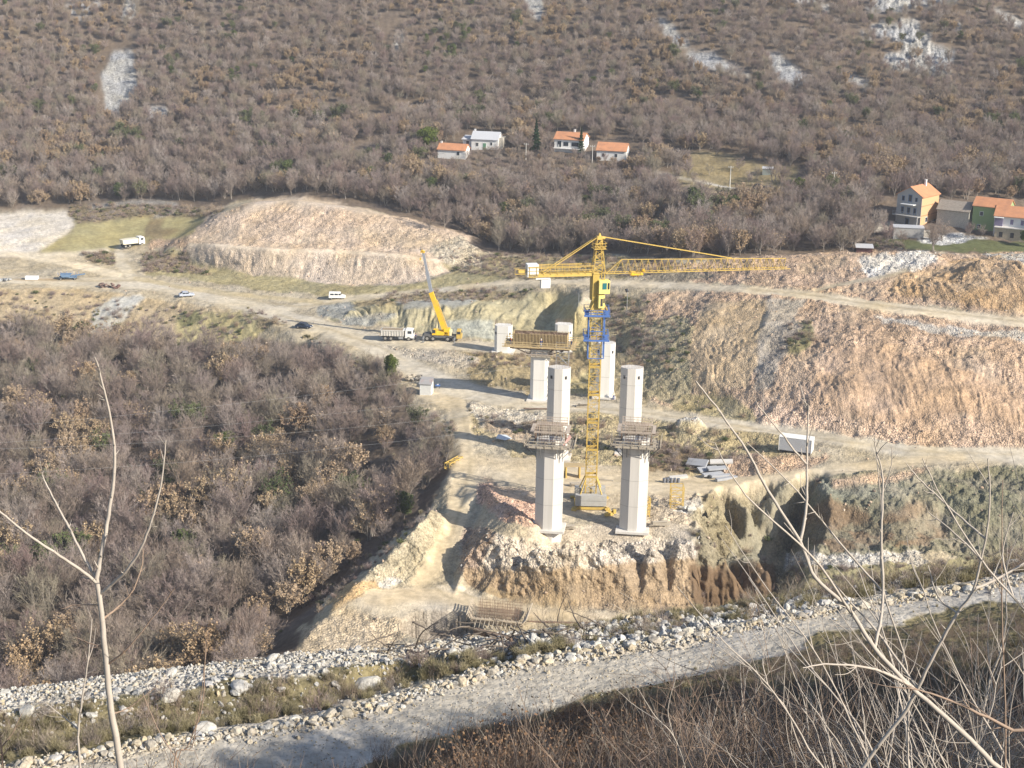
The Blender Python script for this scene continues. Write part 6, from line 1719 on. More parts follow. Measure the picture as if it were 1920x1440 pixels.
WOOD_L = [(-1200, 615), (-400, 618), (60, 622), (120, 635), (210, 645), (330, 668), (470, 676), (560, 690), (640, 704), (700, 722), (745, 748), (764, 796), (815, 842), (835, 868), (815, 905), (790, 945), (735, 1000), (690, 1045), (600, 1115), (540, 1175), (500, 1240), (480, 1330), (-1200, 1500)]
EDGE = [(-2000, 392), (0, 392), (140, 384), (220, 379), (300, 376), (390, 384), (440, 374), (480, 366), (570, 364), (650, 374), (720, 388), (800, 408), (870, 428), (900, 455), (930, 474), (1060, 478), (1150, 474), (1240, 482), (1330, 482), (1430, 477), (1600, 470), (1650, 466), (1700, 440), (1800, 400), (1860, 380), (2000, 375), (4000, 380), (4000, -3000), (-2000, -3000)]
CLEAR = [[(1270, 284), (1380, 288), (1420, 303), (1520, 315), (1520, 350), (1500, 376), (1420, 382), (1280, 376), (1225, 352), (1240, 318), (1290, 316)], [(1640, 405), (1730, 385), (1800, 380), (1960, 385), (2040, 470), (1640, 470)],
         [(1735, 408), (1930, 405), (1930, 440), (1735, 440)]]
rock_polys = [[(205, 90), (252, 90), (262, 165), (228, 215), (190, 215), (185, 140)], [(278, 198), (322, 203), (312, 224), (276, 222)], [(965, -35), (1014, -30), (1026, 44), (990, 30)], [(1228, 28), (1264, 48), (1292, 88), (1268, 90), (1236, 55)],
              [(1286, 88), (1342, 96), (1424, 153), (1385, 143), (1330, 133), (1284, 122)], [(1434, 94), (1478, 108), (1534, 155), (1488, 161), (1451, 142)], [(1566, 134), (1604, 142), (1654, 167), (1616, 168)], [(1846, 4), (1904, 26), (1966, 60), (1900, 52)]]
houses_clear = [(850, 290, 26), (912, 272, 40), (1072, 276, 42), (1150, 290, 40), (1706, 392, 58), (1782, 402, 44), (1850, 400, 70), (1800, 440, 90)]
def poly_any(px, py, L):
    r = np.zeros(px.shape, bool)
    for p in L: r |= inpoly(px, py, p)
    return r
allT = []
# the wood on the left
X, Y, rs = jitter(-190, 0, 205, 402, 4.2, 1)
Z = ground(X, Y); px, py, dp = projv(np.stack([X, Y, Z], -1))
m = inpoly(px, py, WOOD_L) & (fbm(X / 9, Y / 9, 3, 70) > -.42)
for x, y, z, d, a in zip(X[m], Y[m], Z[m], dp[m], px[m]): allT.append([x, y, z, rs.uniform(.66, 1.42) * (1.08 if y < 300 else .92) * (.72 if a > 660 and y > 275 else 1), d, 0, rs.rand()])
# the wooded hillside
X, Y, rs = jitter(-330, 330, 380, 770, 3.1, 2)
Z = ground(X, Y); px, py, dp = projv(np.stack([X, Y, Z], -1))
m = inpoly(px, py, EDGE) & ~poly_any(px, py, CLEAR[:1]) & ~poly_any(px, py, rock_polys) & ~((px > 1625) & (px < 2000) & (py > 386) & (py < 480))
m &= ~((gsample(ROCKY, X, Y) > .56) & inpoly(px, py, [(1600, -60), (1790, -60), (1810, 140), (1600, 140), (1500, 60), (1480, -40)]) & (rs.rand(len(X)) < .8))
for a, b, w_ in houses_clear: m &= ~((np.abs(px - a) < w_) & (py > b - 24) & (py < b + 13))
den = fbm(X / 14, Y / 14, 3, 72)
m &= (den > -.5)
for x, y, z, d, a, b in zip(X[m], Y[m], Z[m], dp[m], px[m], py[m]):
    s_ = rs.uniform(.6, 1.12) * (np.interp(b, [-50, 60, 200, 300, 400], [.54, .57, .66, .84, .98]))
    if 790 < a < 1200 and 287 < b < 345: s_ *= .55
    allT.append([x, y, z, s_, d, 1, rs.rand()])
# loose trees by the houses and on the meadow
for a, b, s_ in ((1452, 340, 1.0), (1402, 345, .5), (1752, 470, 1.0), (1765, 452, .7), (1290, 330, .6), (1480, 312, 1.1), (1345, 290, .8), (1330, 330, .6), (1385, 322, .7), (1420, 335, .5), (1265, 340, .7), (1300, 345, .5), (1465, 350, .8), (1350, 375, .6), (1310, 372, .7), (1440, 372, .6), (1400, 378, .55), (1490, 368, .7), (1250, 362, .8), (1690, 455, .6), (1665, 462, .8), (1840, 445, .5), (1815, 447, .6), (1640, 440, .9), (1655, 425, .7), (806, 430, 1.1), (835, 432, 1.2), (1935, 455, 1)):
    q = hit(a, b); allT.append([q[0], q[1], q[2], s_, q[1], 2, .05])
for a, b, s_ in ((700, 712, .8), (716, 720, .9), (742, 742, .75), (752, 752, .6), (722, 735, .9), (688, 705, .7), (760, 772, .7), (782, 806, .7), (800, 824, .6)):
    q = hit(a, b); allT.append([q[0], q[1], q[2], s_, q[1], 0, .3])
A = np.array(allT)
rs = np.random.RandomState(5)
kn = fbm(A[:, 0] / 16, A[:, 1] / 16, 3, 80)
u = A[:, 6]
idx = np.where(u < .90, rs.randint(0, 6, len(A)), 0)
brown = (kn * 1.2 + rs.rand(len(A)) * .8 > np.where(A[:, 5] == 0, .70, .80)) & (A[:, 5] < 2)
idx = np.where(brown, 6 + rs.randint(0, 3, len(A)), idx)
k2 = fbm(A[:, 0] / 10, A[:, 1] / 10, 3, 90)
grn = (k2 * 1.0 + rs.rand(len(A)) * .7 > .93) & (A[:, 5] < 2)
idx = np.where(grn, 9 + (rs.rand(len(A)) < .35), idx)
pxa, pya, dpa = projv(A[:, :3])
vis = (pxa > -40) & (pxa < 1960) & (pya > -60) & (pya < 1330)
app = np.where(vis, A[:, 3] * 7 / A[:, 4], 0) + (A[:, 5] == 2) * .05
order = np.argsort(-app)
ind = set(order[:280].tolist())
HA = rs.uniform(0, 6.28, len(A))
LB = {'bare': ('bare_tree', 'bare grey brown tree without leaves in the wood below the haul road', 'bare trees in the left wood'),
      'brown': ('oak_tree', 'tree still holding dry brown leaves in the wood below the haul road', 'brown leaved trees in the left wood'),
      'ivy': ('ivy_tree', 'bare tree clad in green ivy in the wood below the haul road', 'ivy clad trees in the left wood'),
      'green': ('evergreen_tree', 'low dark green evergreen in the wood below the haul road', 'evergreens in the left wood')}
LH = {'bare': ('bare_tree', 'bare tree at the edge of the wooded hillside behind the site', 'bare trees at the foot of the hillside'),
      'brown': ('oak_tree', 'brown leaved tree at the edge of the hillside wood', 'brown leaved trees at the foot of the hillside'),
      'ivy': ('ivy_tree', 'ivy clad tree at the edge of the hillside wood', 'ivy clad trees on the hillside'),
      'green': ('evergreen_tree', 'small evergreen at the edge of the hillside wood', 'evergreens on the hillside')}
LM = {'bare': ('bare_tree', 'bare tree standing free near the village houses or the meadow', 'free standing bare trees near the houses')}
LM['brown'] = LM['ivy'] = LM['green'] = LM['bare']
def plant_thing(i, x, y, z, s_, rz, names):
    nm, lb, gp = names
    o = thing(nm, lb, 'tree', (x, y, z), rz, gp); o.scale = (s_, s_, s_ * random.uniform(.92, 1.12))
    for n_, m_ in (('trunk', trunks[i]), ('crown', crowns[i])):
        c_ = bpy.data.objects.new(n_, m_); COL.objects.link(c_); c_.parent = o
    return o
NMK = {'bare': ('bare_tree', 'bare grey tree'), 'brown': ('oak_tree', 'brown leaved tree'), 'ivy': ('ivy_tree', 'ivy clad tree'), 'green': ('evergreen_tree', 'dark evergreen')}
def where_is(a, b, zn):
    if zn == 2: return 'standing free near the village houses or the meadow'
    if zn == 1: return 'at the foot of the hillside, ' + ('behind the grass slope' if a < 430 else 'behind the pink spoil hill' if a < 860 else 'behind the tower crane' if a < 1300 else 'behind the right rubble crest')
    if a > 640: return 'at the right edge of the left wood'
    row = 'upper edge of the left wood' if b < 760 else 'upper middle of the left wood' if b < 900 else 'lower middle of the left wood' if b < 1060 else 'left wood, just above the white berm'
    return ('in the ' if True else '') + row + (', left of the sapling' if a < 200 else ', right of the sapling')
for j in ind:
    x, y, z, s_, d, zn, _u = A[j]; k = int(idx[j]); kd = KIND[k]; nm, ph = NMK[kd]; lb = ph + ' ' + where_is(pxa[j], pya[j], zn)
    plant_thing(k, x, y, z, s_, HA[j], (nm, lb, lb.replace('tree', 'trees', 1)))
rest = np.array([j for j in range(len(A)) if j not in ind])
wc = src_collection('woodland_source', whole)
for nm, zn, lb in (('wood', (0,), 'dense bare winter wood filling the left of the valley'), ('hillside_wood', (1, 2), 'bare winter wood covering the mountainside')):
    r_ = rest[np.isin(A[rest, 5], zn)]
    s_ = A[r_, 3]; scatter(nm, A[r_, :3], np.stack([rs.uniform(-.06, .06, len(r_)), rs.uniform(-.06, .06, len(r_)), HA[r_]], -1), np.stack([s_, s_, s_ * rs.uniform(.9, 1.15, len(r_))], -1), idx[r_], wc, lb)
print('TREES', len(A))
# single evergreens near the houses
T = evergreen(301, 8.5, 4.4, 9000, .2); big = (tris_mesh('trunk', [T.limb], [BARK]), tris_mesh('crown', [T.tw, T.lv], [TWIG, plantmat('olive_leaves', [(.10, .135, .03), (.11, .14, .035)])]))
T = conifer(302, 9.5, 2.3, 5200); con = (tris_mesh('trunk', [T.limb], [BARK]), tris_mesh('crown', [T.lv], [CONIF]))
def single(meshes, nm, lb, px, py, s_, sz=None):
    q = hit(px, py); o = thing(nm, lb, 'tree', tuple(q), random.uniform(0, 6)); o.scale = (s_, s_, sz or s_)
    for n_, m_ in zip(('trunk', 'crown'), meshes): c_ = bpy.data.objects.new(n_, m_); COL.objects.link(c_); c_.parent = o
single(big, 'evergreen_tree', 'large round green tree left of the small cottage', 800, 284, 1.05, .95)
single(big, 'evergreen_tree', 'darker low green tree at the left foot of the large round one', 774, 288, .55)
single(con, 'conifer', 'dark pointed conifer between the farmhouse and the two storey house', 1005, 281, 1.0)
single(con, 'conifer', 'small dark conifer in front of the two storey hillside house', 1089, 287, .75, .85)
single(big, 'evergreen_tree', 'round dark green bush tree right of the meadow', 1497, 372, .55, .7)
single(big, 'evergreen_tree', 'dark evergreen shrub just right of and below the meadow bush', 1516, 384, .38)
single(big, 'evergreen_tree', 'dark evergreen at the upper corner of the left wood by the haul road', 733, 726, .5, .9)
single(big, 'evergreen_tree', 'bushy green ivy tree with brown leaves in the middle of the left wood', 425, 862, .75)
single(big, 'evergreen_tree', 'dark green bush at the right edge by the lawn', 1922, 462, .5)

# scrub on banks and spoil
BS = [tris_mesh('scrub_bush', [T.tw, T.lv], [TWIG, LEAFB]) for T in (bush(1, 1.5, 80), bush(2, 1.2, 90), bush(3, 1.7, 70, .25, .07), bush(4, .8, 120, 0, .05, .018))] + [tris_mesh('scrub_bush', [T.tw, T.lv], [TWIG, LEAFG]) for T in (bush(5, 1.0, 70, .5, .08),)] + [tris_mesh('scrub_bush', [T.tw], [DRYG]) for T in (bush(6, .7, 160, 0, .05, .03, lean=.35),)]
SC = [([(130, 386), (220, 382), (330, 388), (420, 392), (400, 408), (320, 405), (240, 408), (150, 420), (125, 400)], .5), ([(265, 475), (350, 470), (360, 500), (400, 515), (270, 512)], .6), ([(150, 472), (215, 475), (215, 500), (170, 490)], .7),
      ([(-400, 545), (0, 550), (140, 550), (200, 560), (300, 575), (430, 585), (470, 635), (330, 645), (200, 630), (100, 605), (-400, 595)], .22), ([(460, 575), (500, 590), (540, 605), (480, 620)], .4), ([(560, 625), (640, 650), (700, 690), (745, 735), (700, 715), (600, 665)], .5),
      ([(820, 485), (920, 478), (1130, 480), (1250, 488), (1300, 500), (1200, 520), (980, 524), (850, 512)], .35), ([(700, 550), (860, 545), (1000, 542), (980, 560), (860, 565), (720, 572)], .3), ([(1130, 552), (1210, 555), (1230, 600), (1200, 690), (1150, 650)], .45),
      ([(1190, 600), (1280, 590), (1300, 640), (1270, 700), (1200, 690)], .3), ([(880, 770), (1000, 790), (1150, 790), (1250, 800), (1400, 820), (1440, 860), (1300, 880), (1210, 875), (1000, 850)], .28), ([(1210, 830), (1300, 840), (1330, 865), (1290, 885), (1210, 880)], .7),
      ([(1250, 745), (1400, 780), (1470, 800), (1300, 770)], .3), ([(1480, 1062), (1740, 1058), (1920, 1030), (2100, 1020), (2100, 1100), (1500, 1130)], .5), ([(1300, 1000), (1500, 905), (1560, 900), (1480, 1040), (1310, 1140)], .1), ([(800, 770), (860, 790), (850, 850), (815, 850), (770, 790)], .6),
      ([(1480, 605), (1520, 600), (1525, 640), (1465, 660)], .5), ([(330, 585), (450, 585), (500, 612), (400, 640)], .15), ([(785, 950), (820, 950), (740, 1030), (640, 1110), (600, 1150), (590, 1130), (700, 1030)], .5), ([(870, 660), (1090, 665), (1040, 690), (880, 690)], .2), ([(1620, 440), (1720, 430), (1700, 468), (1620, 470)], .5)]
X, Y, rs2 = jitter(-190, 220, 225, 520, 1.15, 9); Z = ground(X, Y); px, py, dp = projv(np.stack([X, Y, Z], -1)); keep = np.zeros(len(X), bool)
for poly, dn in SC: keep |= inpoly(px, py, poly) & (rs2.rand(len(X)) < dn)
# undergrowth inside the woods
keep |= inpoly(px, py, WOOD_L) & (rs2.rand(len(X)) < .05)
s_ = rs2.uniform(.5, 1.3, keep.sum()); bc = src_collection('scrub_source', BS)
scatter('scrub', np.stack([X, Y, Z], -1)[keep], np.stack([rs2.uniform(-.1, .1, keep.sum()), rs2.uniform(-.1, .1, keep.sum()), rs2.uniform(0, 6.28, keep.sum())], -1), np.stack([s_ * 1.1, s_ * 1.1, s_ * .8], -1), rs2.choice(6, keep.sum(), p=[.25, .22, .12, .16, .1, .15]), bc, 'low bare scrub and dry grass on the banks of the site')
# ------------------------------------------------------------------ stones
def rock_mesh(seed, sub=2):
    r = random.Random(seed); bm = bmesh.new(); bmesh.ops.create_icosphere(bm, subdivisions=sub, radius=.5)
    cuts = [(Vector((r.gauss(0, 1), r.gauss(0, 1), r.gauss(0, 1))).normalized(), r.uniform(.25, .42)) for _ in range(9)]
    for v in bm.verts:
        for n_, d_ in cuts:
            k = v.co.dot(n_) - d_
            if k > 0: v.co -= n_ * k
        v.co += Vector((r.gauss(0, .012), r.gauss(0, .012), r.gauss(0, .012)))
    sx, sy, sz = r.uniform(.8, 1.3), r.uniform(.7, 1.1), r.uniform(.6, .9)
    for v in bm.verts: v.co = Vector((v.co.x * sx, v.co.y * sy, v.co.z * sz))
    me_ = bpy.data.meshes.new('rock'); bm.to_mesh(me_); bm.free(); return me_
def rockmat(name, cols):
    m = plantmat(name, cols, .9); t = m.node_tree; bs = [n for n in t.nodes if n.type == 'BSDF_PRINCIPLED'][0]; ns = [n for n in t.nodes if n.type == 'TEX_NOISE'][0]; ns.inputs['Scale'].default_value = 4.0
    bp = N(t, 'ShaderNodeBump', i_Strength=.5, i_Distance=.1); t.links.new(ns.outputs[0], bp.inputs['Height']); t.links.new(bp.outputs[0], bs.inputs['Normal']); return m
RK_T = rockmat('tan_limestone', [(.44, .37, .27), (.48, .44, .37), (.36, .32, .27), (.49, .41, .28), (.42, .405, .38)])
RK_W = rockmat('white_limestone', [(.50, .48, .45), (.44, .43, .42), (.54, .515, .46), (.36, .355, .36)])
RK_P = rockmat('pink_limestone', [(.43, .32, .23), (.50, .41, .33), (.31, .24, .19), (.46, .34, .24), (.37, .30, .25)])
def rocks_with(m_, n, s0):
    L = []
    for k in range(n): me_ = rock_mesh(s0 + k); me_.materials.append(m_); L.append(me_)
    return L
RT, RW, RP = rocks_with(RK_T, 6, 10), rocks_with(RK_W, 5, 30), rocks_with(RK_P, 6, 50)
rc_all = src_collection('rock_source', RT + RW + RP)

def along(line, n, jx, jy, seed):
    """points scattered along a photo line on the near ground"""
    rs = np.random.RandomState(seed); ln = np.array([PZ(*p) for p in line]); seg = np.hypot(*(ln[1:, :2] - ln[:-1, :2]).T); cum = np.r_[0, np.cumsum(seg)]
    t = rs.uniform(0, cum[-1], n); x = np.interp(t, cum, ln[:, 0]); y = np.interp(t, cum, ln[:, 1]); return x + rs.normal(0, jx, n), y + rs.normal(0, jy, n), rs
# individually the stones of the road edge that show largest
cnt = 0
def put_rock(meshes, x, y, s_, nm, lb, gp, cat='rock', sink=.18):
    me_ = random.choice(meshes); o = bpy.data.objects.new(nm, me_); COL.objects.link(o); o.location = (x, y, float(ground(x, y)) + s_ * (.3 - sink)); o.rotation_euler = (random.uniform(-.4, .4), random.uniform(-.4, .4), random.uniform(0, 6.3)); o.scale = (s_, s_, s_ * .85); return tag(o, lb, cat, gp)
x, y, rs = along(road_far, 420, .35, .30, 3)
pp = projv(np.stack([x, y, ground(x, y)], -1)); sel = (pp[0] > -10) & (pp[0] < 1930) & (pp[1] < 1450)
for a, b in list(zip(x[sel], y[sel]))[:225]: (lambda wh, zz: put_rock(RW if wh else RT, a, b, random.choice((.3, .36, .42, .5, .62)) * random.uniform(.8, 1.15), 'rock', ('whitish' if wh else 'tan') + ' rock in the row edging the gravel road, ' + zz, ('whitish' if wh else 'tan') + ' rocks edging the gravel road, ' + zz))(random.random() < .2, (lambda q_: 'left of the branch heap' if q_ < 640 else 'below the branch heap and boulders' if q_ < 1120 else 'below the cut with tooth marks' if q_ < 1500 else 'right of the leaning branch')(projv(np.array([[a, b, 69.]]))[0][0]))
x, y, rs = along([(p[0], p[1] - 20, p[2]) for p in mid_bm[:6]] + [(960, 1222, 68)], 90, 1.2, .8, 4)
pp = projv(np.stack([x, y, ground(x, y)], -1)); sel = (pp[0] > -10) & (pp[0] < 1930) & (pp[1] < 1450)
for a, b in list(zip(x[sel], y[sel]))[:45]: put_rock(RW, a, b, random.uniform(.3, .6), 'rock', 'whitish rock half sunk in the grass strip beyond the road', 'white rocks in the grass strip')
for (px_, py_, s_, lb) in ((1052, 1192, 1.7, 'largest white boulder, standing in the debris beyond the gravel road'), (1080, 1214, 1.2, 'white boulder just below and right of the largest boulder'), (938, 1206, 1.2, 'white angular boulder with a dark stick beside it, left of the largest boulder'), (972, 1226, .7, 'small white stone between the debris and the road stones'),
                           (690, 1290, 2.0, 'big grey white boulder at the edge of the road stones, left of the branch heap'), (450, 1292, 1.9, 'broad white boulder in the grass strip at left'), (628, 1284, .9, 'pointed white rock left of the big grey white boulder'), (525, 1296, 1.1, 'white rock between the two broad boulders'), (48, 1345, 1.9, 'white boulder nearest the left edge of the photo'), (172, 1346, 1.1, 'rounded white rock right of the leftmost boulder'),
                           (320, 1312, 1.5, 'pair of pale rocks on the inner side of the white berm'), (1262, 1176, 1.5, 'white boulder in the rock heap above the road, right of centre'), (1290, 1168, 1.4, 'grey white boulder at the right end of the rock heap'), (1500, 1130, 1.3, 'bluish white boulder by the road stones in the right half'), (1480, 1138, 1.2, 'leaning white boulder left of the bluish one'), (1905, 1062, 1.4, 'white block at the far right edge above the road'), (385, 1372, 1.5, 'flat grey boulder in the ditch at the left'), (555, 1352, 1.2, 'broad pale stone in the road edge row')):
    q = hit(px_, py_); put_rock(RW, q[0], q[1], s_ * .56, 'boulder', lb, None, 'boulder', .12)
# the rest as masses
def rocks_mass(name, label, P, s_, idx_, rs):
    n = len(P); scatter(name, P, rs.uniform(-3, 3, (n, 3)), np.stack([s_, s_ * rs.uniform(.8, 1.1, n), s_ * rs.uniform(.6, 1, n)], -1), idx_, rc_all, label)
Ps, Ss, Is = [], [], []
for line, n, jx, jy, smin, smax, lo, hi, sd in ((road_far, 6500, .5, .42, .08, .34, 0, 8, 5), ([(p[0], p[1] + 8, p[2]) for p in crest], 11000, .9, .9, .05, .24, 4, 11, 6), ([(p[0], p[1] + 4, p[2]) for p in crest[7:]], 2500, .8, .7, .12, .50, 4, 11, 7), (mid_bm, 1500, 1.5, 1.1, .08, .32, 4, 11, 8), ([(1120, 1192, 67.9), (1200, 1178, 68), (1300, 1160, 68), (1420, 1140, 68), (1560, 1116, 68)], 1300, .9, .75, .12, .66, 6, 11, 31), ([(960, 1205, 68), (1120, 1190, 68)], 220, 1.2, .8, .15, .7, 6, 11, 32)):
    x, y, rs = along(line, n, jx, jy, sd); z = ground(x, y); s_ = smin + (smax - smin) * rs.rand(n) ** 2.2; Ps.append(np.stack([x, y, z + s_ * .08], -1)); Ss.append(s_); Is.append(rs.randint(lo, hi, n))
# loose stones on the gravel road itself
x, y, rs = along([(p[0], (p[1] + q[1]) / 2, 69) for p, q in zip(road_far[1:], road_near[1:])], 6000, 1.5, 2.0, 12); z = ground(x, y); s_ = .03 + .09 * rs.rand(6000) ** 2
Ps.append(np.stack([x, y, z + .01], -1)); Ss.append(s_); Is.append(rs.randint(0, 9, 6000))
rocks_mass('roadside_rubble', 'loose pale stones and white rubble along the gravel road', np.concatenate(Ps), np.concatenate(Ss), np.concatenate(Is), rs)
# stones all over the spoil of the site, thickest where the ground is stony
X, Y, rs3 = jitter(-190, 215, 232, 472, .55, 14); Z = ground(X, Y); px, py, dp = projv(np.stack([X, Y, Z], -1)); st = gsample(RUB, X, Y); m = inpoly(px, py, [(-500, 395), (440, 370), (900, 430), (1240, 485), (1700, 464), (2300, 470), (2300, 1090), (1480, 1130), (900, 1200), (540, 1230), (850, 860), (760, 740), (640, 660), (-500, 610)])
m &= rs3.rand(len(X)) < np.clip(st - .3, 0, 1) * .20 + .004
n = m.sum(); s_ = .14 + .62 * rs3.rand(n) ** 3.2
whitish = inpoly(px[m], py[m], [(860, 1000), (1320, 985), (1320, 1062), (860, 1075)]) | inpoly(px[m], py[m], [(1470, 1030), (1750, 1030), (1750, 1070), (1470, 1070)]) | inpoly(px[m], py[m], [(1600, 465), (1780, 465), (1720, 520), (1600, 515)]) | inpoly(px[m], py[m], [(870, 755), (1030, 768), (1030, 790), (900, 800)])
rocks_mass('spoil_rubble', 'pinkish broken rock strewn over the spoil slopes of the site', np.stack([X, Y, Z + .04], -1)[m], s_, np.where(whitish, 6 + rs3.randint(0, 5, n), 11 + rs3.randint(0, 6, n)), rs3)
print('ROCKS', n)

# ------------------------------------------------------------------ weeds and brush on the near ground
LEAFD = plantmat('withered_leaves', [(.22, .13, .085), (.28, .18, .11), (.18, .11, .075)])
GS = [tris_mesh('weed', [T.tw, T.lv], [a, LEAFD]) for T, a in ((bush(20, .55, 110, 0, .05, .010, lean=.4), DRYG), (bush(21, .4, 130, 0, .05, .010, lean=.6), DRYG), (bush(22, 1.3, 34, 0, .04, .011, lean=.3), REDST), (bush(23, 1.6, 30, 0, .04, .012, lean=.35), REDST), (bush(24, 1.5, 70, .8, .030, .010, lean=.5), REDST), (bush(25, 1.1, 60, 0, .05, .010, lean=.6), TWIG))]
gc = src_collection('weed_source', GS)
X, Y, rs4 = jitter(-36, 48, 16, 96, .30, 21); Z = ground(X, Y); px, py, dp = projv(np.stack([X, Y, Z], -1))
far_strip = inpoly(px, py, [(p[0], p[1] + 8) for p in mid_bm[:7]] + [(1300, 1160), (1600, 1100), (2250, 1008)] + [(p[0], p[1] - 12) for p in road_far[::-1]])
strip2 = inpoly(px, py, [(1000, 1170), (1300, 1138), (1600, 1088), (2250, 998), (2250, 1030), (1600, 1118), (1300, 1170), (1000, 1200)])
slope = inpoly(px, py, [(-100, 1700), (500, 1500), (850, 1402), (1000, 1362), (1250, 1290), (1500, 1226), (1700, 1182), (1920, 1140), (2300, 1070), (2400, 1900), (-100, 1900)])
verge = inpoly(px, py, [(p[0], p[1] - 25) for p in road_near] + [(2250, 1200), (200, 1900)])
r_ = rs4.rand(len(X))
k1 = (far_strip & (r_ < .38)) | (strip2 & (r_ < .30)); k2_ = slope & (r_ < np.interp(Y, [44, 58], [.24, .5])); k3 = verge & ~slope & (r_ < .05) & (px > 700)
idx_ = np.where(k1, rs4.choice([0, 1, 5, 2], len(X), p=[.42, .42, .10, .06]), rs4.choice([0, 1, 2, 3, 5], len(X), p=[.18, .22, .24, .16, .20]))
bf = inpoly(px, py, [(880, 1370), (1000, 1340), (1160, 1350), (1200, 1460), (1150, 1560), (850, 1560)]); idx_ = np.where(bf & (rs4.rand(len(X)) < .35), 4, idx_)
m = k1 | k2_ | k3; n = m.sum(); s_ = rs4.uniform(.5, 1.2, n) * np.where(k1[m], 1, np.interp(Y[m], [30, 45, 54, 66], [1, .85, .5, .28]))
scatter('undergrowth', np.stack([X, Y, Z], -1)[m], np.stack([rs4.uniform(-.15, .15, n), rs4.uniform(-.15, .15, n), rs4.uniform(0, 6.28, n)], -1), np.stack([s_, s_, s_], -1), idx_[m], gc, 'dry grass, brown stems and brushwood on the near slope and verges')
print('WEEDS', n)

# trees of the slope the photographer stands on: outside the frame on the sunny side, they shade the near slope
X, Y, rs6 = jitter(13, 85, -16, 60, 2.7, 33); Z = ground(X, Y); px, py, dp = projv(np.stack([X, Y, Z], -1))
topx, _, _ = projv(np.stack([X - 4.0, Y, Z + 6], -1))
m = (topx > 2010) & (Y < 38) & (X > 16.5 + .18 * np.maximum(Y, 0))
n = m.sum(); s_ = rs6.uniform(1.05, 1.6, n); print('SLOPE WOOD', n)
scatter('slope_wood', np.stack([X, Y, Z], -1)[m], np.stack([rs6.uniform(-.06, .06, n), rs6.uniform(-.06, .06, n), rs6.uniform(0, 6.28, n)], -1), np.stack([s_, s_, s_], -1), rs6.choice(11, n, p=[.1, .1, .08, .1, .07, .05, .1, .08, .07, .1, .15]), wc, 'bare trees of the near slope beside the viewpoint')
# ------------------------------------------------------------------ saplings right in front of the camera
SAPB = mat('pale_bark', (.42, .37, .32), .8, .12, 20.0); SAPT = mat('reddish_bark', (.31, .225, .17), .8, .12, 20.0)
def smooth_pts(pts, n=6):
    out = []
    for i in range(len(pts) - 1):
        p0 = pts[max(i - 1, 0)]; p1 = pts[i]; p2 = pts[i + 1]; p3 = pts[min(i + 2, len(pts) - 1)]
        for k in range(n):
            t_ = k / n; out.append(tuple(.5 * ((2 * b) + (-a + c) * t_ + (2 * a - 5 * b + 4 * c - d) * t_ ** 2 + (-a + 3 * b - 3 * c + d) * t_ ** 3) for a, b, c, d in zip(p0, p1, p2, p3)))
    out.append(tuple(pts[-1])); return out
def branch(mb, pts, r0, r1, n=6, wig=0.0, buds=0.0):
    P_ = smooth_pts(pts, 5); m_ = len(P_) - 1
    if wig: P_ = [tuple(c + random.gauss(0, wig) if 0 < i < m_ else c for c in p) for i, p in enumerate(P_)]
    for i in range(m_):
        ra = r0 + (r1 - r0) * i / m_; rb = r0 + (r1 - r0) * (i + 1) / m_; mb.bar(P_[i], P_[i + 1], ra, n, rb, cap=False)
        if buds and random.random() < buds:
            a = Vector(P_[i + 1]); d = (a - Vector(P_[i])).normalized(); e = dirv(random, d, .9); mb.bar(tuple(a), tuple(a + e * random.uniform(.015, .06)), ra * .5, 4, ra * .15)
    return P_
def wp(px, py, Y, dy=0): q = PY(px, py, Y + dy); return (q[0], q[1], q[2])
def side_twigs(mb, P_, n, L, r):
    for _ in range(n):
        i = random.randrange(2, len(P_) - 1); a = Vector(P_[i]); d = (Vector(P_[i + 1]) - a).normalized(); e = dirv(random, d, .75); l_ = L * random.uniform(.4, 1.2); q = a + e * l_ * .5; w_ = q + dirv(random, (e + Vector((0, 0, .3))).normalized(), .3) * l_ * .5
        branch(mb, [tuple(a), tuple(q), tuple(w_)], r, r * .35, 4)
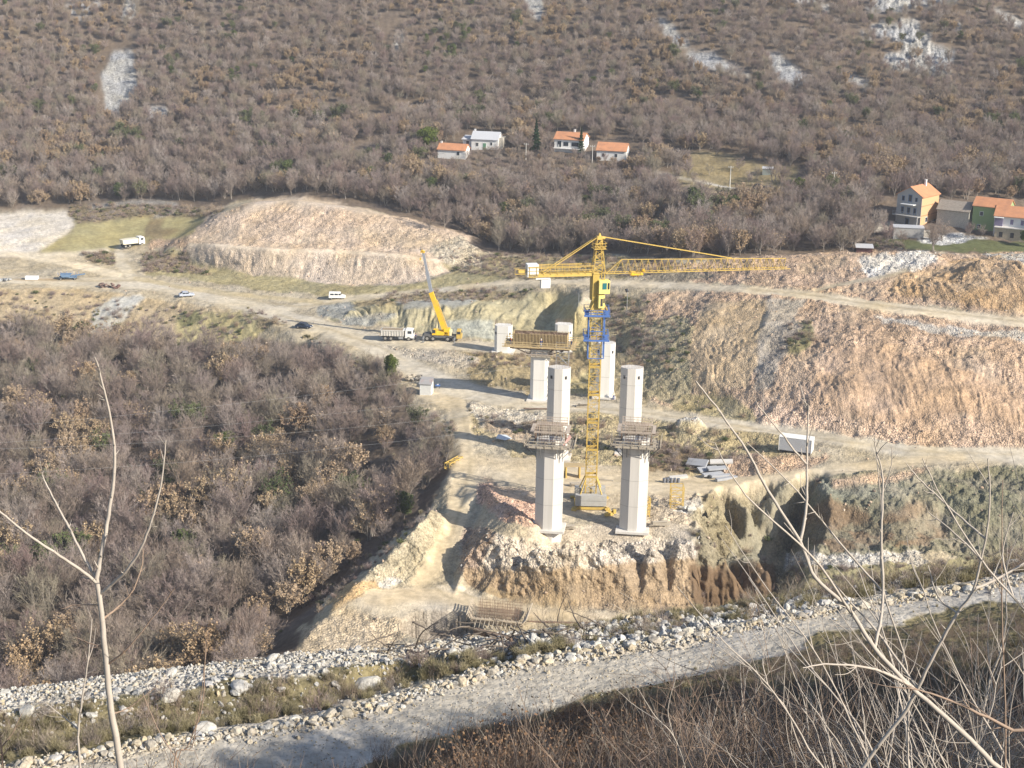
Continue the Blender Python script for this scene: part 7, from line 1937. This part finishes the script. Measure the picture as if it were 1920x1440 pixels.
# left sapling: the trunk stands on the slope below the frame
Ys = 5.2
g0 = wp(262, 1750, Ys); gz0 = float(ground(g0[0], g0[1]))
o = thing('sapling', 'tall pale bare sapling with forked branches at the left, close to the camera', 'sapling', (g0[0], g0[1], gz0))
def rel(pts): return [(p[0] - g0[0], p[1] - g0[1], p[2] - gz0) for p in pts]
mb = MB(); tr = rel([(g0[0], g0[1], gz0 - .1), g0, wp(226, 1440, Ys), wp(208, 1330, Ys), wp(198, 1230, Ys), wp(190, 1150, Ys), wp(181, 1085, Ys)]); tp = branch(mb, tr, .0150, .0082, 8, .0006); mb.build('trunk', SAPB, o, smooth=True)
for pts, r0, r1 in (([(181, 1085, 0), (192, 1030, .02), (206, 950, .05), (215, 870, .05), (208, 790, .05), (187, 700, .02), (178, 670, 0)], .0085, .0022), ([(184, 1095, 0), (150, 1068, -.03), (100, 1035, -.1), (50, 1000, -.15), (0, 960, -.2), (-60, 905, -.25)], .0065, .0025), ([(181, 1085, 0), (160, 1050, .05), (130, 990, .1), (108, 950, .15), (85, 905, .2), (78, 885, .2)], .006, .002),
                    ([(190, 1112, 0), (225, 1082, -.04), (258, 1040, -.08), (285, 975, -.1), (303, 900, -.1), (311, 825, -.1)], .0065, .002), ([(194, 1160, 0), (225, 1135, .05), (250, 1105, .06), (265, 1065, .08), (270, 1030, .1)], .0045, .0015), ([(192, 1136, 0), (165, 1134, .03), (130, 1135, .05)], .003, .0015),
                    ([(203, 1245, 0), (240, 1215, -.04), (285, 1160, -.06), (328, 1103, -.08)], .004, .0015), ([(200, 1215, 0), (165, 1205, .02), (140, 1195, .04)], .003, .0012), ([(207, 1340, 0), (245, 1325, .03), (290, 1290, .05)], .0035, .0012)):
    mb = MB(); P_ = branch(mb, rel([wp(a, b, Ys, c) for a, b, c in pts]), r0, r1, 6, .0008, .25); side_twigs(mb, P_, 2, .05, r1); mb.build('branch', SAPB if r0 > .005 else SAPT, o, smooth=True)
# thinner neighbours
def stem(label, pts, Y, r0, r1, m_=SAPB, subs=(), tw=4, nm='sapling'):
    p0 = wp(pts[0][0], pts[0][1], Y); gz_ = float(ground(p0[0], p0[1])); o = thing(nm, label, nm, (p0[0], p0[1], gz_))
    rl = lambda L: [(a[0] - p0[0], a[1] - p0[1], a[2] - gz_) for a in L]
    mb = MB(); P_ = branch(mb, [(0, 0, -.05)] + rl([wp(a, b, Y) for a, b in pts]), r0, r1, 6, .0008, .3); side_twigs(mb, P_, tw, .12, r1 * 1.2); mb.build('trunk', m_, o, smooth=True)
    for sp, ra, rb in subs:
        mb = MB(); P2 = branch(mb, rl([wp(a, b, Y, c) for a, b, c in sp]), ra, rb, 5, .0008, .3); side_twigs(mb, P2, 3, .1, rb); mb.build('branch', m_, o, smooth=True)
    return o
stem('slim bare stem left of the tall sapling, forking near the bottom', [(152, 1470), (147, 1372), (156, 1300), (165, 1240), (172, 1160)], 5.8, .006, .002, SAPB, [([(147, 1368, 0), (120, 1345, .05), (85, 1318, .08)], .004, .0015)])
stem('slim curved stem right of the tall sapling', [(325, 1480), (352, 1400), (378, 1330), (384, 1250), (386, 1200)], 6.2, .004, .0015, SAPT, [([(340, 1435, 0), (300, 1375, .05), (268, 1300, .1)], .003, .0012)])
stem('leaning reddish stem at the bottom left corner', [(10, 1500), (2, 1400), (-10, 1320)], 5.5, .006, .003, SAPT, [([(3, 1400, 0), (20, 1380, 0), (40, 1340, 0)], .003, .001)])
stem('thin reddish shoot in front of the grass strip at the left', [(330, 1470), (360, 1400), (372, 1340), (388, 1210)], 7.0, .0035, .0012, SAPT)
# right: large leaning branches
stem('thick grey branch leaning up to the left across the right half', [(1960, 1560), (1860, 1430), (1790, 1360), (1705, 1285), (1640, 1215), (1590, 1140), (1530, 1085), (1500, 1015), (1440, 920), (1400, 845), (1352, 775), (1305, 715)], 4.6, .0105, .0022, SAPB,
     [([(1500, 1018, 0), (1512, 950, .05), (1512, 870, .08), (1515, 800, .1), (1516, 760, .1)], .0055, .002), ([(1705, 1285, 0), (1640, 1255, -.1), (1560, 1245, -.15), (1505, 1252, -.2)], .006, .002), ([(1512, 870, .08), (1490, 845, .05), (1455, 800, 0), (1420, 760, -.05)], .004, .0015), ([(1640, 1215, 0), (1655, 1130, .1), (1652, 1000, .15), (1655, 900, .2), (1640, 830, .2)], .006, .002),
      ([(1590, 1140, 0), (1520, 1040, -.1), (1400, 930, -.2), (1340, 830, -.25)], .0045, .0015)], 6)
stem('grey branch rising to the right across the thick leaning one', [(1560, 1560), (1625, 1430), (1700, 1330), (1745, 1240), (1795, 1150), (1825, 1105), (1848, 1010), (1856, 930), (1852, 860)], 4.9, .0095, .002, SAPB,
     [([(1825, 1105, 0), (1870, 1085, .05), (1930, 1050, .1)], .006, .003), ([(1720, 1290, 0), (1640, 1180, .1), (1560, 1090, .15), (1470, 980, .2)], .005, .0015), ([(1795, 1150, 0), (1760, 1120, .05), (1740, 1060, .1)], .004, .0015), ([(1848, 1010, 0), (1790, 960, .1), (1730, 905, .15), (1700, 870, .15)], .0045, .0015)], 6)
stem('upright pale stem left of the thick leaning branch', [(1700, 1520), (1702, 1400), (1700, 1250), (1655, 1100), (1652, 960), (1640, 820)], 5.6, .0055, .0016, SAPB, [([(1655, 1110, 0), (1560, 1000, .1), (1480, 905, .1), (1400, 830, .1)], .005, .0015), ([(1652, 930, 0), (1670, 880, 0), (1672, 840, 0)], .003, .001)])
stem('long arching branch along the bottom right corner', [(1990, 1420), (1900, 1370), (1820, 1330), (1745, 1300), (1700, 1290)], 4.4, .008, .002, SAPT)
stem('branch entering from the right edge above the road', [(2040, 1260), (1960, 1180), (1900, 1120), (1840, 1050), (1770, 940), (1730, 860)], 4.8, .006, .0016, SAPB, [([(1900, 1120, 0), (1880, 1040, .1), (1900, 960, .1)], .004, .0015), ([(1840, 1050, 0), (1790, 1000, .05), (1740, 960, .1)], .004, .0015)])
stem('thin shoot crossing the far right edge upright', [(1880, 1500), (1885, 1350), (1880, 1200), (1878, 1060), (1880, 900)], 6.4, .006, .0016, SAPT)
for lb, ax_, ay_, bx_, by_, Y_ in (('thin twiggy stem in front of the cut with tooth marks', 1640, 1500, 1360, 985, 6.6), ('forked shoot rising over the right end of the rock heap', 1560, 1520, 1270, 1100, 6.0), ('reddish shoot in the brush right of the leafy bush', 1280, 1520, 1195, 1290, 7.5), ('slender shoot above the road between the two thick branches', 1790, 1520, 1560, 1130, 6.9)):
    mx, my = (ax_ + bx_) / 2 + 25, (ay_ + by_) / 2 - 25
    stem(lb, [(ax_, ay_), ((ax_ + mx) / 2 + 15, (ay_ + my) / 2), (mx, my), ((mx + bx_) / 2, (my + by_) / 2 + 8), (bx_, by_)], Y_, .006, .0015, SAPB, [([(mx, my, 0), (mx - 10, my - 50, .05), (mx + 5, my - 110, .1)], .003, .001), ([(mx - 20, my - 25, 0), (mx - 70, my - 55, .05), (mx - 120, my - 100, .1)], .003, .001)])
# tangled brushwood filling the lower right corner: each bush a thing
def tangle(seed, n=26, H=1.3):
    r = random.Random(seed); mb = MB(); st_ = random.getstate(); random.seed(seed)
    for k in range(n):
        a = Vector((r.gauss(0, .25), r.gauss(0, .25), -.1)); d = dirv(r, Vector((0, 0, 1)), .75); L = H * r.uniform(.6, 1.1); pts = [tuple(a)]; p = a
        for j in range(4): d = dirv(r, d + Vector((0, 0, -.05 * j)), .28); p = p + d * (L / 4); pts.append(tuple(p))
        r0 = r.uniform(.0035, .008); P_ = branch(mb, pts, r0, .0012, 5, .002, .35); side_twigs(mb, P_, 5, .28 * H, r0 * .35)
    random.setstate(st_); return mb
TG = []
for k in range(4):
    mb = tangle(40 + k, 24, 1.35); me_ = bpy.data.meshes.new('brush'); me_.from_pydata(mb.v, [], mb.f); me_.materials.append((SAPB, SAPT)[k % 2]); me_.polygons.foreach_set('use_smooth', [True] * len(me_.polygons)); me_.update(); TG.append(me_)
rt = random.Random(77)
for k in range(27):
    px_ = 1180 + 900 * (1 - rt.random() ** 1.6); Y_ = rt.uniform(6.5, 17) + (2000 - px_) / 260; s_ = rt.uniform(.9, 1.5) * (.75 + Y_ / 22) * (.6 + .5 * (px_ - 1100) / 900)
    q = PY(px_, 1400, Y_); o = bpy.data.objects.new('brush', TG[k % 4]); COL.objects.link(o); o.location = (q[0], Y_, float(ground(q[0], Y_)) - .05); o.rotation_euler = (0, 0, k * 1.7); o.scale = (s_,) * 3
    tag(o, 'tangled bare bush with pale and reddish twigs in the lower right corner', 'bush', 'tangled bushes in the lower right corner')
# heap of dead branches beyond the road
for lb, cx_, cy_, n, L in (('heap of dark dead branches and roots in the grass strip left of the boulders', 800, 1240, 46, 2.2), ('scatter of dead branches and charred wood around the largest boulder', 1010, 1200, 34, 1.8)):
    q = hit(cx_, cy_); o = thing('branch_heap', lb, 'branch heap', (q[0], q[1], float(ground(q[0], q[1])) + .05))
    for k in range(n):
        mb = MB()
        a = Vector((random.gauss(0, 2.4), random.gauss(0, .7), random.uniform(0, .5))); d = Vector((random.gauss(0, 1), random.gauss(0, .5), random.gauss(.1, .35))).normalized(); l_ = L * random.uniform(.4, 1.2); b = a + d * l_ * .5; c_ = b + dirv(random, d, .4) * l_ * .5
        branch(mb, [tuple(a), tuple(b), tuple(c_)], random.uniform(.02, .07), .012, 5, .01)
        mb.build('branch', mat('dead_wood', (.15, .125, .105), .9, .3, 3.0), o)
for lb, pts, r_ in (('pale fallen branch leaning on the rock heap above the road', [(1262, 1092), (1240, 1100), (1190, 1130)], .05), ('dry pale log lying over the bank right of the rebar cage', [(1055, 1118), (1110, 1130), (1175, 1152)], .06)):
    q = hit(pts[-1][0], pts[-1][1]); P_ = [(-2.6, .8, 1.5), (-1.2, .4, .9), (0, 0, .2)]; mb = MB(); branch(mb, P_, r_ * .5, r_, 6, .01); o = mb.build('fallen_branch', mat('dry_wood', (.50, .44, .36), .8, .15, 4.0)); o.location = tuple(q); tag(o, lb, 'fallen branch')

# ------------------------------------------------------------------ the thin winter haze of the valley
hz = MB().box((0, 480, 60), (2200, 1300, 470)).build('haze', bpy.data.materials.new('haze'))
hm = hz.data.materials[0]; t = nodes(hm); out = N(t, 'ShaderNodeOutputMaterial'); pv = N(t, 'ShaderNodeVolumePrincipled')
pv.inputs['Color'].default_value = (.80, .86, 1.0, 1); pv.inputs['Density'].default_value = .00014; pv.inputs['Anisotropy'].default_value = .0
t.links.new(pv.outputs[0], out.inputs['Volume']); hz['kind'] = 'stuff'; hz['label'] = 'thin bluish haze in the valley air'
S.cycles.volume_bounces = 0
